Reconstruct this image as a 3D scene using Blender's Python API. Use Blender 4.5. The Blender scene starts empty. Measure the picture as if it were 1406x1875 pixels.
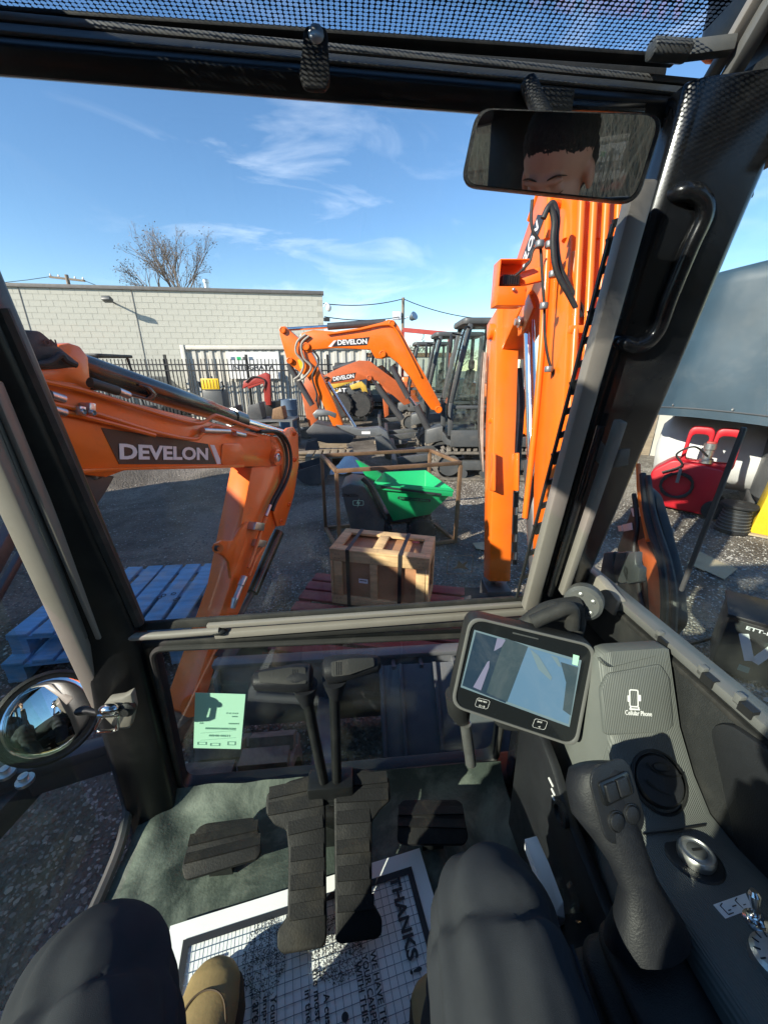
import bpy, bmesh, math, random
from mathutils import Vector, Matrix, noise
rnd = random.Random(11)
R = math.radians
V = Vector
sc = bpy.context.scene
COL = sc.collection

# ------------------------------------------------------------------ camera
CAM_Z = 1.75; PITCH = R(20.5); F_PX = 704.0; PCX = 703.0; PCY = 937.5; CAB_YAW = R(5.0)
cam_d = bpy.data.cameras.new('camera'); cam = bpy.data.objects.new('camera', cam_d); COL.objects.link(cam)
cam.location = (0, 0, CAM_Z); cam.rotation_euler = (R(90) - PITCH, 0, 0)
cam_d.sensor_fit = 'VERTICAL'; cam_d.sensor_height = 36.0; cam_d.lens = F_PX / 1875.0 * 36.0
cam_d.clip_start = 0.02; cam_d.clip_end = 2000
sc.camera = cam
sc.render.resolution_x = 767; sc.render.resolution_y = 1024

# ------------------------------------------------------------------ sky, sun, exposure
SUN_EL = R(27.0); LH = V((0.80, 0.60)).normalized()          # horizontal travel direction of the light
L = V((LH.x * math.cos(SUN_EL), LH.y * math.cos(SUN_EL), -math.sin(SUN_EL)))
world = bpy.data.worlds.new('World'); sc.world = world; world.use_nodes = True
nt = world.node_tree; N = nt.nodes; K = nt.links
for n in list(N): N.remove(n)
out = N.new('ShaderNodeOutputWorld'); bg = N.new('ShaderNodeBackground'); bg.inputs['Strength'].default_value = 0.100
sky = N.new('ShaderNodeTexSky'); sky.sky_type = 'NISHITA'; sky.sun_disc = False
sky.sun_elevation = SUN_EL; sky.sun_rotation = math.atan2(-LH.x, -LH.y)
sky.air_density = 1.0; sky.dust_density = 0.0; sky.ozone_density = 2.6
tc = N.new('ShaderNodeTexCoord')
CLX = 0.1
# thin cirrus: stretched noise over direction, thicker in one drifting bank
mp = N.new('ShaderNodeMapping'); mp.inputs['Location'].default_value = (-.3, 0, 0); mp.inputs['Rotation'].default_value = (0.35, R(38), 0.5); mp.inputs['Scale'].default_value = (1.0, 1.4, 3.6)
nz = N.new('ShaderNodeTexNoise'); nz.inputs['Scale'].default_value = 3.0; nz.inputs['Detail'].default_value = 8; nz.inputs['Roughness'].default_value = 0.58; nz.inputs['Distortion'].default_value = 0.7
nb = N.new('ShaderNodeTexNoise'); nb.inputs['Scale'].default_value = 1.35; nb.inputs['Detail'].default_value = 2
mb = N.new('ShaderNodeMapping'); mb.inputs['Location'].default_value = (CLX, 0.15, 0.3)
r1 = N.new('ShaderNodeValToRGB'); r1.color_ramp.elements[0].position = 0.50; r1.color_ramp.elements[1].position = 0.88
r2 = N.new('ShaderNodeValToRGB'); r2.color_ramp.elements[0].position = 0.50; r2.color_ramp.elements[1].position = 0.70
mu = N.new('ShaderNodeMath'); mu.operation = 'MULTIPLY'; mu2 = N.new('ShaderNodeMath'); mu2.operation = 'MULTIPLY'; mu2.inputs[1].default_value = 0.62
mx = N.new('ShaderNodeMixRGB'); mx.inputs['Color2'].default_value = (8.6, 9.0, 9.4, 1)
K.new(tc.outputs['Generated'], mp.inputs['Vector']); K.new(mp.outputs[0], nz.inputs['Vector'])
K.new(tc.outputs['Generated'], mb.inputs['Vector']); K.new(mb.outputs[0], nb.inputs['Vector'])
K.new(nz.outputs['Fac'], r1.inputs[0]); K.new(nb.outputs['Fac'], r2.inputs[0])
K.new(r1.outputs[0], mu.inputs[0]); K.new(r2.outputs[0], mu.inputs[1]); K.new(mu.outputs[0], mu2.inputs[0])
hs = N.new('ShaderNodeHueSaturation'); hs.inputs['Saturation'].default_value = 1.14; K.new(sky.outputs[0], hs.inputs['Color'])
K.new(mu2.outputs[0], mx.inputs['Fac']); K.new(hs.outputs[0], mx.inputs['Color1'])
K.new(mx.outputs[0], bg.inputs['Color']); K.new(bg.outputs[0], out.inputs[0])
sd = bpy.data.lights.new('sun', 'SUN'); sd.energy = 3.9; sd.angle = R(0.55); sd.color = (1.0, 0.92, 0.79)
so = bpy.data.objects.new('sun', sd); COL.objects.link(so); so.location = (-20, -15, 15)
so.rotation_euler = L.to_track_quat('-Z', 'Y').to_euler()
sc.view_settings.view_transform = 'Standard'; sc.view_settings.look = 'None'; sc.view_settings.gamma = 1.0
sc.view_settings.exposure = 1.15
sc.cycles.max_bounces = 10; sc.cycles.transparent_max_bounces = 24

# ------------------------------------------------------------------ pixel -> direction -> point on a known surface
def ray(px, py, cab=False):
    a = (px - PCX) / F_PX; v = (py - PCY) / F_PX
    d = V((a, math.cos(PITCH) - v * math.sin(PITCH), -math.sin(PITCH) - v * math.cos(PITCH)))
    if cab:
        c, s = math.cos(-CAB_YAW), math.sin(-CAB_YAW)
        d = V((c * d.x - s * d.y, s * d.x + c * d.y, d.z))
    return d
O = V((0, 0, CAM_Z))
def atY(px, py, Y, cab=False): d = ray(px, py, cab); return O + d * (Y / d.y)
def atX(px, py, X, cab=False): d = ray(px, py, cab); return O + d * (X / d.x)
def atZ(px, py, Z, cab=False): d = ray(px, py, cab); return O + d * ((Z - CAM_Z) / d.z)
def atP(px, py, p0, n, cab=False):
    d = ray(px, py, cab); return O + d * ((p0 - O).dot(n) / d.dot(n))
def cY(px, py, Y): return atY(px, py, Y, True)
def cX(px, py, X): return atX(px, py, X, True)
def cZ(px, py, Z): return atZ(px, py, Z, True)
def cP(px, py, p0, n): return atP(px, py, p0, n, True)

# ------------------------------------------------------------------ mesh builder
def spline(pts, k=6):
    pts = [V(p) for p in pts]; o = []
    for i in range(len(pts) - 1):
        p0 = pts[max(i - 1, 0)]; p1 = pts[i]; p2 = pts[i + 1]; p3 = pts[min(i + 2, len(pts) - 1)]
        for j in range(k):
            t = j / k
            o.append(0.5 * ((2 * p1) + (p2 - p0) * t + (2 * p0 - 5 * p1 + 4 * p2 - p3) * t * t + (3 * p1 - p0 - 3 * p2 + p3) * t ** 3))
    o.append(pts[-1]); return o
def frame(d, up=V((0, 0, 1))):
    d = d.normalized(); u = up - d * up.dot(d)
    if u.length < 1e-4: u = V((0, 1, 0)) - d * d.y
    if u.length < 1e-4: u = V((1, 0, 0))
    u.normalize(); s = d.cross(u); return d, s, u
class MB:
    def __init__(s): s.v = []; s.f = []
    def add(s, vs, fs):
        o = len(s.v); s.v += [V(x) for x in vs]; s.f += [tuple(i + o for i in f) for f in fs]; return s
    def box(s, c, sz, M=None):
        c = V(c); hx, hy, hz = sz[0] / 2, sz[1] / 2, sz[2] / 2; vs = []
        for x, y, z in ((-1, -1, -1), (1, -1, -1), (1, 1, -1), (-1, 1, -1), (-1, -1, 1), (1, -1, 1), (1, 1, 1), (-1, 1, 1)):
            p = V((x * hx, y * hy, z * hz)); vs.append(c + (M @ p if M else p))
        return s.add(vs, [(0, 3, 2, 1), (4, 5, 6, 7), (0, 1, 5, 4), (1, 2, 6, 5), (2, 3, 7, 6), (3, 0, 4, 7)])
    def bar(s, p, q, w, h, up=V((0, 0, 1)), w2=None, h2=None):
        p, q = V(p), V(q); d, sd_, u = frame(q - p, V(up)); w2 = w if w2 is None else w2; h2 = h if h2 is None else h2; vs = []
        for c, ww, hh in ((p, w, h), (q, w2, h2)):
            for a, b in ((-1, -1), (1, -1), (1, 1), (-1, 1)): vs.append(c + sd_ * (a * ww / 2) + u * (b * hh / 2))
        return s.add(vs, [(0, 1, 2, 3), (7, 6, 5, 4), (0, 4, 5, 1), (1, 5, 6, 2), (2, 6, 7, 3), (3, 7, 4, 0)])
    def loft(s, rings, cap=True, closed=True):
        n = len(rings[0]); vs = [p for r in rings for p in r]; fs = []
        for i in range(len(rings) - 1):
            for j in range(n if closed else n - 1):
                k = (j + 1) % n; fs.append((i * n + j, i * n + k, (i + 1) * n + k, (i + 1) * n + j))
        if cap and closed: fs.append(tuple(range(n))[::-1]); fs.append(tuple((len(rings) - 1) * n + j for j in range(n)))
        return s.add(vs, fs)
    def tube(s, pts, r, n=8, up=V((0, 0, 1)), flat=1.0, cap=True):
        pts = [V(p) for p in pts]; rings = []; u = None
        for i, p in enumerate(pts):
            d = (pts[min(i + 1, len(pts) - 1)] - pts[max(i - 1, 0)])
            if d.length < 1e-9: d = V((0, 0, 1))
            d.normalize()
            if u is None: _, _, u = frame(d, V(up))
            else:
                u = u - d * u.dot(d)
                if u.length < 1e-5: _, _, u = frame(d, V(up))
                u.normalize()
            sd_ = d.cross(u); rr = r[i] if isinstance(r, (list, tuple)) else r
            rings.append([p + sd_ * (math.cos(2 * math.pi * k / n) * rr) + u * (math.sin(2 * math.pi * k / n) * rr * flat) for k in range(n)])
        return s.loft(rings, cap)
    def cyl(s, p, q, r, r2=None, n=16): return s.tube([p, q], [r, r if r2 is None else r2], n)
    def lathe(s, o, axis, prof, n=20, cap=True):
        o = V(o); d, sd_, u = frame(V(axis), V((0.13, 0.2, 1)))
        rings = [[o + d * h + sd_ * (math.cos(2 * math.pi * k / n) * r) + u * (math.sin(2 * math.pi * k / n) * r) for k in range(n)] for r, h in prof]
        return s.loft(rings, cap)
    def prism(s, poly, vec):
        poly = [V(p) for p in poly]; vec = V(vec); n = len(poly)
        fs = [tuple(range(n))[::-1], tuple(range(n, 2 * n))] + [(i, (i + 1) % n, (i + 1) % n + n, i + n) for i in range(n)]
        return s.add(poly + [p + vec for p in poly], fs)
    def ring(s, outer, inner, vec):
        n = len(outer); vec = V(vec); vs = [V(p) for p in outer] + [V(p) for p in inner]; vs = vs + [p + vec for p in vs]; fs = []
        for i in range(n):
            j = (i + 1) % n
            fs += [(i, j, n + j, n + i), (2 * n + i, 3 * n + i, 3 * n + j, 2 * n + j), (i, 2 * n + i, 2 * n + j, j), (n + i, n + j, 3 * n + j, 3 * n + i)]
        return s.add(vs, fs)
    def ell(s, c, rad, nu=16, nv=10, M=None):
        c = V(c); vs = []; fs = []
        for i in range(nv + 1):
            t = math.pi * i / nv
            for j in range(nu):
                a = 2 * math.pi * j / nu; p = V((rad[0] * math.sin(t) * math.cos(a), rad[1] * math.sin(t) * math.sin(a), rad[2] * math.cos(t)))
                vs.append(c + (M @ p if M else p))
        for i in range(nv):
            for j in range(nu):
                k = (j + 1) % nu; fs.append((i * nu + j, (i + 1) * nu + j, (i + 1) * nu + k, i * nu + k))
        return s.add(vs, fs)
    def grid(s, nx, ny, fn):
        vs = [fn(i / nx, j / ny) for j in range(ny + 1) for i in range(nx + 1)]
        fs = [(j * (nx + 1) + i, j * (nx + 1) + i + 1, (j + 1) * (nx + 1) + i + 1, (j + 1) * (nx + 1) + i) for j in range(ny) for i in range(nx)]
        return s.add(vs, fs)
def rrect(w, h, r, k=5):
    o = []
    for cx, cy, a0 in ((w / 2 - r, h / 2 - r, 0), (-w / 2 + r, h / 2 - r, 90), (-w / 2 + r, -h / 2 + r, 180), (w / 2 - r, -h / 2 + r, 270)):
        for i in range(k + 1):
            a = R(a0 + 90 * i / k); o.append((cx + r * math.cos(a), cy + r * math.sin(a)))
    return o
def circ(n, r=1.0): return [(r * math.cos(2 * math.pi * i / n), r * math.sin(2 * math.pi * i / n)) for i in range(n)]
def roundpoly(pts, r, k=4):
    pts = [V(p) for p in pts]; o = []; n = len(pts)
    for i in range(n):
        p = pts[i]; a = pts[i - 1] - p; b = pts[(i + 1) % n] - p; q = min(r, a.length * .45, b.length * .45)
        A = p + a.normalized() * q; B = p + b.normalized() * q
        for j in range(k + 1):
            t = j / k; o.append(A * (1 - t) ** 2 + p * 2 * t * (1 - t) + B * t * t)
    return o

ROOTM = {}
def root_of(o):
    while o.parent: o = o.parent
    return o
def mesh_from(mb, name, bevel=0.0, seg=2, sharp=38, weld=True, mods=None):
    me = bpy.data.meshes.new(name); bm = bmesh.new()
    vs = [bm.verts.new(p) for p in mb.v]
    for f in mb.f:
        try: bm.faces.new([vs[i] for i in f])
        except ValueError: pass
    if weld: bmesh.ops.remove_doubles(bm, verts=bm.verts, dist=1e-5)
    bmesh.ops.dissolve_degenerate(bm, dist=1e-6, edges=bm.edges)
    bmesh.ops.recalc_face_normals(bm, faces=bm.faces)
    if bevel > 0:
        es = [e for e in bm.edges if len(e.link_faces) == 2 and e.calc_face_angle(0) > R(28)]
        if es: bmesh.ops.bevel(bm, geom=es, offset=bevel, segments=seg, profile=0.5, affect='EDGES', clamp_overlap=True)
    for f in bm.faces: f.smooth = True
    for e in bm.edges:
        if len(e.link_faces) == 2 and e.calc_face_angle(0) > R(sharp): e.smooth = False
    bm.to_mesh(me); bm.free(); return me
def link(o, parent=None):
    COL.objects.link(o)
    if parent is not None: o.parent = parent
    return o
def part(name, mb, m, parent=None, bevel=0.0, world=False, sharp=38, seg=2, kind=None, label=None):
    """one mesh object; with world=True its points are given in world space, else in the thing's own space"""
    if world and parent is not None:
        inv = ROOTM[root_of(parent).name].inverted(); mb.v = [inv @ p for p in mb.v]
    me = mesh_from(mb, name, bevel, seg, sharp)
    for x in (m if isinstance(m, (list, tuple)) else [m]): me.materials.append(M[x])
    o = link(bpy.data.objects.new(name, me), parent)
    if kind: o['kind'] = kind
    if label: o['label'] = label
    return o
def inst(name, me, parent, loc=(0, 0, 0), rot=(0, 0, 0), scale=(1, 1, 1)):
    o = link(bpy.data.objects.new(name, me), parent); o.location = loc; o.rotation_euler = rot; o.scale = scale; return o
def shared(mb, name, m, bevel=0.0):
    me = mesh_from(mb, name, bevel); me.materials.append(M[m]); return me
def thing(name, label, cat, loc=(0, 0, 0), rz=0.0, group=None):
    o = bpy.data.objects.new(name, None); o.empty_display_size = 0.1; link(o); o.location = loc; o.rotation_euler = (0, 0, rz)
    ROOTM[o.name] = Matrix.Translation(V(loc)) @ Matrix.Rotation(rz, 4, 'Z')
    o['label'] = label; o['category'] = cat
    if group: o['group'] = group
    return o
def solo(name, mb, m, label, cat, bevel=0.0, group=None, sharp=38):
    o = part(name, mb, m, None, bevel, sharp=sharp); o['label'] = label; o['category'] = cat
    if group: o['group'] = group
    return o
def struct(name, mb, m, kind='structure', sharp=38):
    o = part(name, mb, m, None, sharp=sharp); o['kind'] = kind; return o
WORK = bpy.data.scenes.new('workbench')          # empty side scene: meshes are evaluated there, so the big scene is not re-evaluated each time
def baked(o):
    WORK.collection.objects.link(o); vl = WORK.view_layers[0]; vl.update(); dg = vl.depsgraph; dg.update()
    me = bpy.data.meshes.new_from_object(o.evaluated_get(dg)); WORK.collection.objects.unlink(o); return me
def text(name, s, m, parent, org, xd, yd, height, width=None, depth=0.001, bold=0.0, world=False, center=True, mirror=False, spacing=1.0):
    """lettering as its own thin mesh: org = centre (or left foot), xd reading direction, yd up direction of the letters"""
    cu = bpy.data.curves.new('lettering', 'FONT'); cu.body = s; cu.size = 1.0; cu.offset = bold; cu.resolution_u = 3; cu.space_character = spacing
    to = bpy.data.objects.new('lettering_tmp', cu); me0 = baked(to)
    vs = [v.co.copy() for v in me0.vertices]; fs = [tuple(p.vertices) for p in me0.polygons]
    bpy.data.objects.remove(to); bpy.data.meshes.remove(me0)
    x0 = min(v.x for v in vs); x1 = max(v.x for v in vs); y0 = min(v.y for v in vs); y1 = max(v.y for v in vs)
    xd = V(xd).normalized(); yd = V(yd); yd = (yd - xd * yd.dot(xd)).normalized(); n = xd.cross(yd)
    sy = height / (y1 - y0); sx = sy if width is None else width / (x1 - x0)
    cx, cy_ = ((x0 + x1) / 2, (y0 + y1) / 2) if center else (x0, y0)
    mi = -1 if mirror else 1
    b = MB(); k = len(vs)
    b.v = [V(org) + xd * ((v.x - cx) * sx * mi) + yd * ((v.y - cy_) * sy) for v in vs]; b.v += [p + n * depth for p in b.v]
    b.f = [tuple(i + k for i in f) for f in fs] + [f[::-1] for f in fs]
    cnt = {}
    for f in fs:
        for i in range(len(f)):
            a, c = f[i], f[(i + 1) % len(f)]; key = (min(a, c), max(a, c)); cnt.setdefault(key, []).append((a, c))
    for e in cnt.values():
        if len(e) == 1: a, c = e[0]; b.f.append((a, c, c + k, a + k))
    return part(name, b, m, parent, world=world)

# ------------------------------------------------------------------ materials
M = {}
def nodes(name):
    m = bpy.data.materials.new(name); m.use_nodes = True; t = m.node_tree
    p = t.nodes['Principled BSDF']; M[name] = m; return m, t, p
def mk(t, typ, **kw):
    n = t.nodes.new(typ)
    for k, v in kw.items():
        if k in n.inputs: n.inputs[k].default_value = v
        else: setattr(n, k, v)
    return n
def paint(name, col, rough=0.5, metal=0.0, var=0.25, scale=6.0, bump=0.0, bscale=150.0, dirt=None, damt=0.5, dscale=5.0, coat=0.0, spec=0.5, dlo=.5, dhi=.75, stretch=None):
    """colour with uneven tone, patchy dirt of its own shape, uneven gloss and fine relief"""
    m, t, p = nodes(name)
    tc = mk(t, 'ShaderNodeTexCoord'); vec = tc.outputs['Object']
    if stretch:
        mp_ = mk(t, 'ShaderNodeMapping'); mp_.inputs['Scale'].default_value = stretch; t.links.new(vec, mp_.inputs[0]); vec = mp_.outputs[0]
    n1 = mk(t, 'ShaderNodeTexNoise', Scale=scale, Detail=6.0, Roughness=0.6); t.links.new(vec, n1.inputs['Vector'])
    rp = mk(t, 'ShaderNodeValToRGB'); e = rp.color_ramp.elements
    e[0].position = 0.3; e[1].position = 0.72
    e[0].color = tuple(c * (1 - var) for c in col) + (1,); e[1].color = tuple(min(1, c * (1 + var * .6)) for c in col) + (1,)
    t.links.new(n1.outputs['Fac'], rp.inputs[0]); c_out = rp.outputs[0]
    if dirt:
        n2 = mk(t, 'ShaderNodeTexNoise', Scale=dscale, Detail=9.0, Roughness=0.68, Distortion=0.4); t.links.new(tc.outputs['Object'], n2.inputs['Vector'])
        r3 = mk(t, 'ShaderNodeValToRGB'); r3.color_ramp.elements[0].position = dlo; r3.color_ramp.elements[1].position = dhi
        mm = mk(t, 'ShaderNodeMath', operation='MULTIPLY'); mm.inputs[1].default_value = damt
        mxx = mk(t, 'ShaderNodeMixRGB'); mxx.inputs['Color2'].default_value = tuple(dirt) + (1,)
        t.links.new(n2.outputs['Fac'], r3.inputs[0]); t.links.new(r3.outputs[0], mm.inputs[0]); t.links.new(mm.outputs[0], mxx.inputs['Fac'])
        t.links.new(c_out, mxx.inputs['Color1']); c_out = mxx.outputs[0]
    t.links.new(c_out, p.inputs['Base Color'])
    mr = mk(t, 'ShaderNodeMapRange'); mr.inputs['To Min'].default_value = max(0.02, rough - .12); mr.inputs['To Max'].default_value = min(1, rough + .14)
    n4 = mk(t, 'ShaderNodeTexNoise', Scale=scale * 2.7, Detail=5.0); t.links.new(tc.outputs['Object'], n4.inputs['Vector'])
    t.links.new(n4.outputs['Fac'], mr.inputs['Value']); t.links.new(mr.outputs[0], p.inputs['Roughness'])
    p.inputs['Metallic'].default_value = metal; p.inputs['Specular IOR Level'].default_value = spec
    if coat: p.inputs['Coat Weight'].default_value = coat; p.inputs['Coat Roughness'].default_value = 0.12
    if bump:
        n3 = mk(t, 'ShaderNodeTexNoise', Scale=bscale, Detail=4.0); t.links.new(vec, n3.inputs['Vector'])
        bp = mk(t, 'ShaderNodeBump', Strength=bump, Distance=0.002); t.links.new(n3.outputs['Fac'], bp.inputs['Height']); t.links.new(bp.outputs[0], p.inputs['Normal'])
    return m
def glass(name, tint=(1, 1, 1), refl=0.09, dust=0.05, dustcol=(.55, .55, .5), rough=0.0):
    """thin pane: clear, a weak mirror reflection that grows at grazing angles, specks of dust"""
    m, t, p = nodes(name); t.nodes.remove(p); o = t.nodes['Material Output']
    tr = mk(t, 'ShaderNodeBsdfTransparent'); tr.inputs[0].default_value = tuple(math.sqrt(c) for c in tint) + (1,)     # two faces per pane
    gl = mk(t, 'ShaderNodeBsdfGlossy', Roughness=rough); gl.inputs[0].default_value = (1, 1, 1, 1)
    lw = mk(t, 'ShaderNodeLayerWeight', Blend=.5); pw = mk(t, 'ShaderNodeMath', operation='POWER'); pw.inputs[1].default_value = 5.0; t.links.new(lw.outputs['Facing'], pw.inputs[0])
    mm = mk(t, 'ShaderNodeMath', operation='MULTIPLY_ADD'); mm.inputs[1].default_value = .55; mm.inputs[2].default_value = refl * .5; t.links.new(pw.outputs[0], mm.inputs[0])
    mx1 = mk(t, 'ShaderNodeMixShader'); t.links.new(mm.outputs[0], mx1.inputs[0])
    t.links.new(tr.outputs[0], mx1.inputs[1]); t.links.new(gl.outputs[0], mx1.inputs[2])
    tc = mk(t, 'ShaderNodeTexCoord'); a = mk(t, 'ShaderNodeTexNoise', Scale=130.0, Detail=3.0); b = mk(t, 'ShaderNodeTexNoise', Scale=7.0, Detail=5.0, Distortion=1.0)
    t.links.new(tc.outputs['Object'], a.inputs['Vector']); t.links.new(tc.outputs['Object'], b.inputs['Vector'])
    ra = mk(t, 'ShaderNodeValToRGB'); ra.color_ramp.elements[0].position = .66; ra.color_ramp.elements[1].position = .72
    rb = mk(t, 'ShaderNodeValToRGB'); rb.color_ramp.elements[0].position = .45; rb.color_ramp.elements[1].position = .8
    t.links.new(a.outputs['Fac'], ra.inputs[0]); t.links.new(b.outputs['Fac'], rb.inputs[0])
    ad = mk(t, 'ShaderNodeMath', operation='MULTIPLY_ADD'); t.links.new(ra.outputs[0], ad.inputs[0]); ad.inputs[1].default_value = .5
    t.links.new(rb.outputs[0], ad.inputs[2]); sc_ = mk(t, 'ShaderNodeMath', operation='MULTIPLY'); sc_.inputs[1].default_value = dust; t.links.new(ad.outputs[0], sc_.inputs[0])
    df = mk(t, 'ShaderNodeBsdfDiffuse'); df.inputs[0].default_value = tuple(dustcol) + (1,)
    mx2 = mk(t, 'ShaderNodeMixShader'); t.links.new(sc_.outputs[0], mx2.inputs[0]); t.links.new(mx1.outputs[0], mx2.inputs[1]); t.links.new(df.outputs[0], mx2.inputs[2])
    t.links.new(mx2.outputs[0], o.inputs[0]); return m

ORANGE = (0.88, 0.165, 0.008)
paint('orange', ORANGE, .36, var=.10, scale=3, coat=.35, dirt=(.28, .11, .05), damt=.30, dscale=17, dlo=.55, dhi=.74, bump=.05, bscale=60)
paint('orange_tube', (.86, .165, .008), .38, var=.12, scale=9, coat=.2)
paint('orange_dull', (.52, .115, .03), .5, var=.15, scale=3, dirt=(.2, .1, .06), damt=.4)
paint('black_gloss', (.010, .011, .013), .22, var=.3, scale=8, coat=.3, dirt=(.05, .05, .045), damt=.25, dscale=18)
paint('black_paint', (.009, .010, .011), .36, spec=.4, var=.3, scale=6, dirt=(.06, .058, .05), damt=.3, dscale=12, bump=.08, bscale=220)
paint('black_rubber', (.018, .018, .018), .72, var=.3, scale=10, dirt=(.09, .08, .07), damt=.45, dscale=14, bump=.25, bscale=300)
paint('black_plastic', (.017, .018, .019), .5, var=.12, scale=14, bump=.5, bscale=650, dirt=(.10, .095, .085), damt=.25, dscale=9)
paint('dark_plastic', (.016, .017, .020), .40, var=.2, scale=14, bump=.35, bscale=700)
paint('grip_rubber', (.012, .013, .017), .52, spec=.3, var=.15, scale=14, bump=.25, bscale=500, dirt=(.06, .06, .06), damt=.2, dscale=25)
paint('pedal_rubber', (.009, .009, .010), .6, spec=.3, var=.25, scale=18, bump=.3, bscale=260, dirt=(.10, .085, .06), damt=.30, dscale=11, dlo=.52, dhi=.8)
paint('taupe', (.235, .215, .195), .42, var=.07, scale=10, bump=.05, bscale=400, dirt=(.13, .12, .10), damt=.3, dscale=10)
paint('grey_frame', (.13, .13, .128), .4, var=.1, scale=9, dirt=(.2, .19, .17), damt=.2)
paint('machine_grey', (.075, .08, .082), .45, var=.18, scale=4, dirt=(.2, .18, .15), damt=.35, dscale=6)
paint('steel_grey', (.22, .23, .235), .45, metal=.5, var=.2, scale=5, dirt=(.12, .1, .08), damt=.4)
paint('dark_steel', (.075, .076, .080), .45, metal=.2, var=.25, scale=5, dirt=(.12, .1, .085), damt=.35, dscale=8, bump=.1, bscale=90)
paint('chrome', (.78, .78, .78), .13, metal=1.0, var=.08)
paint('zinc', (.62, .63, .62), .34, metal=.9, var=.2, scale=30)
paint('hose', (.022, .021, .02), .55, var=.3, scale=30, bump=.3, bscale=400, dirt=(.1, .09, .08), damt=.3, dscale=20)
paint('hose_pale', (.34, .31, .26), .6, var=.3, scale=20)
paint('track_rubber', (.09, .08, .07), .85, var=.4, scale=9, dirt=(.33, .29, .23), damt=.75, dscale=5, dlo=.38, dhi=.66, bump=.5, bscale=60)
paint('white_print', (.78, .77, .77), .5, var=.05)
paint('decal_black', (.025, .024, .026), .4, var=.1)
paint('yellow', (.80, .52, .02), .45, var=.12, dirt=(.3, .2, .05), damt=.25)
paint('cat_yellow', (.62, .39, .05), .5, var=.2, dirt=(.22, .17, .1), damt=.4)
paint('white_paint', (.72, .72, .70), .5, var=.08, dirt=(.42, .40, .35), damt=.4, dscale=3)
paint('green', (.012, .40, .13), .34, var=.08, scale=3, coat=.3)
paint('red_plastic', (.50, .012, .022), .42, var=.12, scale=7, bump=.15, bscale=30)
paint('red_paint', (.36, .03, .02), .5, var=.2)
paint('rust_steel', (.24, .14, .075), .6, metal=.3, var=.35, scale=9, dirt=(.10, .05, .03), damt=.6)
paint('crate_wood', (.66, .46, .23), .75, var=.28, scale=5, stretch=(1.2, 7, 7), bump=.3, bscale=60, dirt=(.20, .13, .07), damt=.35, dscale=9)
paint('plywood', (.42, .22, .11), .6, var=.22, scale=5, stretch=(1, 6, 2), bump=.12, bscale=80)
paint('pallet_wood', (.30, .24, .17), .85, var=.35, scale=5, stretch=(1, 7, 7), bump=.4, bscale=50)
paint('blue_wood', (.14, .37, .60), .75, var=.32, scale=4, stretch=(1.2, 6, 6), bump=.35, bscale=60, dirt=(.40, .38, .33), damt=.65, dscale=6, dlo=.46, dhi=.72)
paint('red_wood', (.27, .055, .055), .7, var=.3, scale=4, stretch=(6, 1.2, 6), bump=.35, bscale=60, dirt=(.22, .12, .1), damt=.4, dscale=9)
paint('strap', (.02, .02, .02), .45, var=.2)
paint('paper', (.88, .89, .91), .7, var=.03, scale=4, dirt=(.55, .55, .53), damt=.12, dscale=6)
paint('ink', (.02, .022, .03), .6, var=.1)
paint('ink_line', (.10, .15, .22), .6, var=.1)
paint('mint_sticker', (.42, .74, .56), .6, var=.04)
paint('mint_ink', (.16, .33, .27), .6, var=.1)
paint('denim', (.030, .033, .040), .9, var=.22, scale=14, bump=.22, bscale=1500, spec=.2)
paint('jacket', (.02, .022, .028), .9, var=.2, scale=20, bump=.3, bscale=500, spec=.2)
paint('tan_leather', (.30, .21, .095), .6, var=.18, scale=12, bump=.25, bscale=150, dirt=(.14, .1, .06), damt=.4, dscale=14)
paint('sole', (.08, .05, .03), .75, var=.2)
paint('skin', (.52, .27, .185), .5, var=.1, scale=20, bump=.2, bscale=300)
paint('hair', (.016, .013, .011), .8, var=.4, scale=120, bump=.8, bscale=500)
paint('bark', (.21, .17, .14), .9, var=.3, scale=6)
paint('dry_leaf', (.22, .15, .08), .8, var=.3)
paint('dry_grass', (.33, .25, .15), .9, var=.45, scale=2.5)
paint('bank_soil', (.14, .115, .08), .95, var=.4, scale=3)
paint('post_wood', (.25, .2, .15), .9, var=.3)
paint('tarp', (.036, .068, .095), .5, var=.18, scale=2.0, bump=.25, bscale=5, dirt=(.16, .17, .17), damt=.25, dscale=3)
paint('tank_grey', (.10, .105, .11), .4, var=.15, scale=3)
paint('cardboard', (.47, .38, .24), .85, var=.15)
paint('box_dark', (.028, .027, .028), .4, var=.2)
paint('asphalt_gap', (.05, .05, .05), .9)
paint('iron', (.012, .012, .013), .5, var=.2)
paint('lamp_glass', (.7, .7, .72), .2)
paint('stone_pale', (.50, .46, .40), .9, var=.3, scale=2)
paint('blade_paint', (.13, .137, .15), .38, var=.2, scale=4, dirt=(.24, .21, .17), damt=.4, dscale=7, bump=.1, bscale=80)
paint('stone_mid', (.34, .32, .29), .9, var=.35, scale=2)
paint('brow', (.045, .030, .022), .9, var=.3, scale=200)
paint('stone_dark', (.20, .175, .15), .9, var=.4, scale=2)
paint('bag_film', (.62, .66, .70), .35, var=.1)
glass('windscreen', (.97, .985, .98), refl=.03, dust=.016)
glass('lower_glass', (.93, .97, .95), refl=.07, dust=.025)
glass('door_glass', (.87, .96, .89), refl=.012, dust=.006)
glass('side_glass', (.86, .91, .90), refl=.05, dust=.03)
glass('cab_glass', (.84, .91, .88), refl=.07, dust=.10)
m_, t_, p_ = nodes('mirror'); p_.inputs['Base Color'].default_value = (.90, .90, .90, 1); p_.inputs['Metallic'].default_value = 1; p_.inputs['Roughness'].default_value = .015
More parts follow.
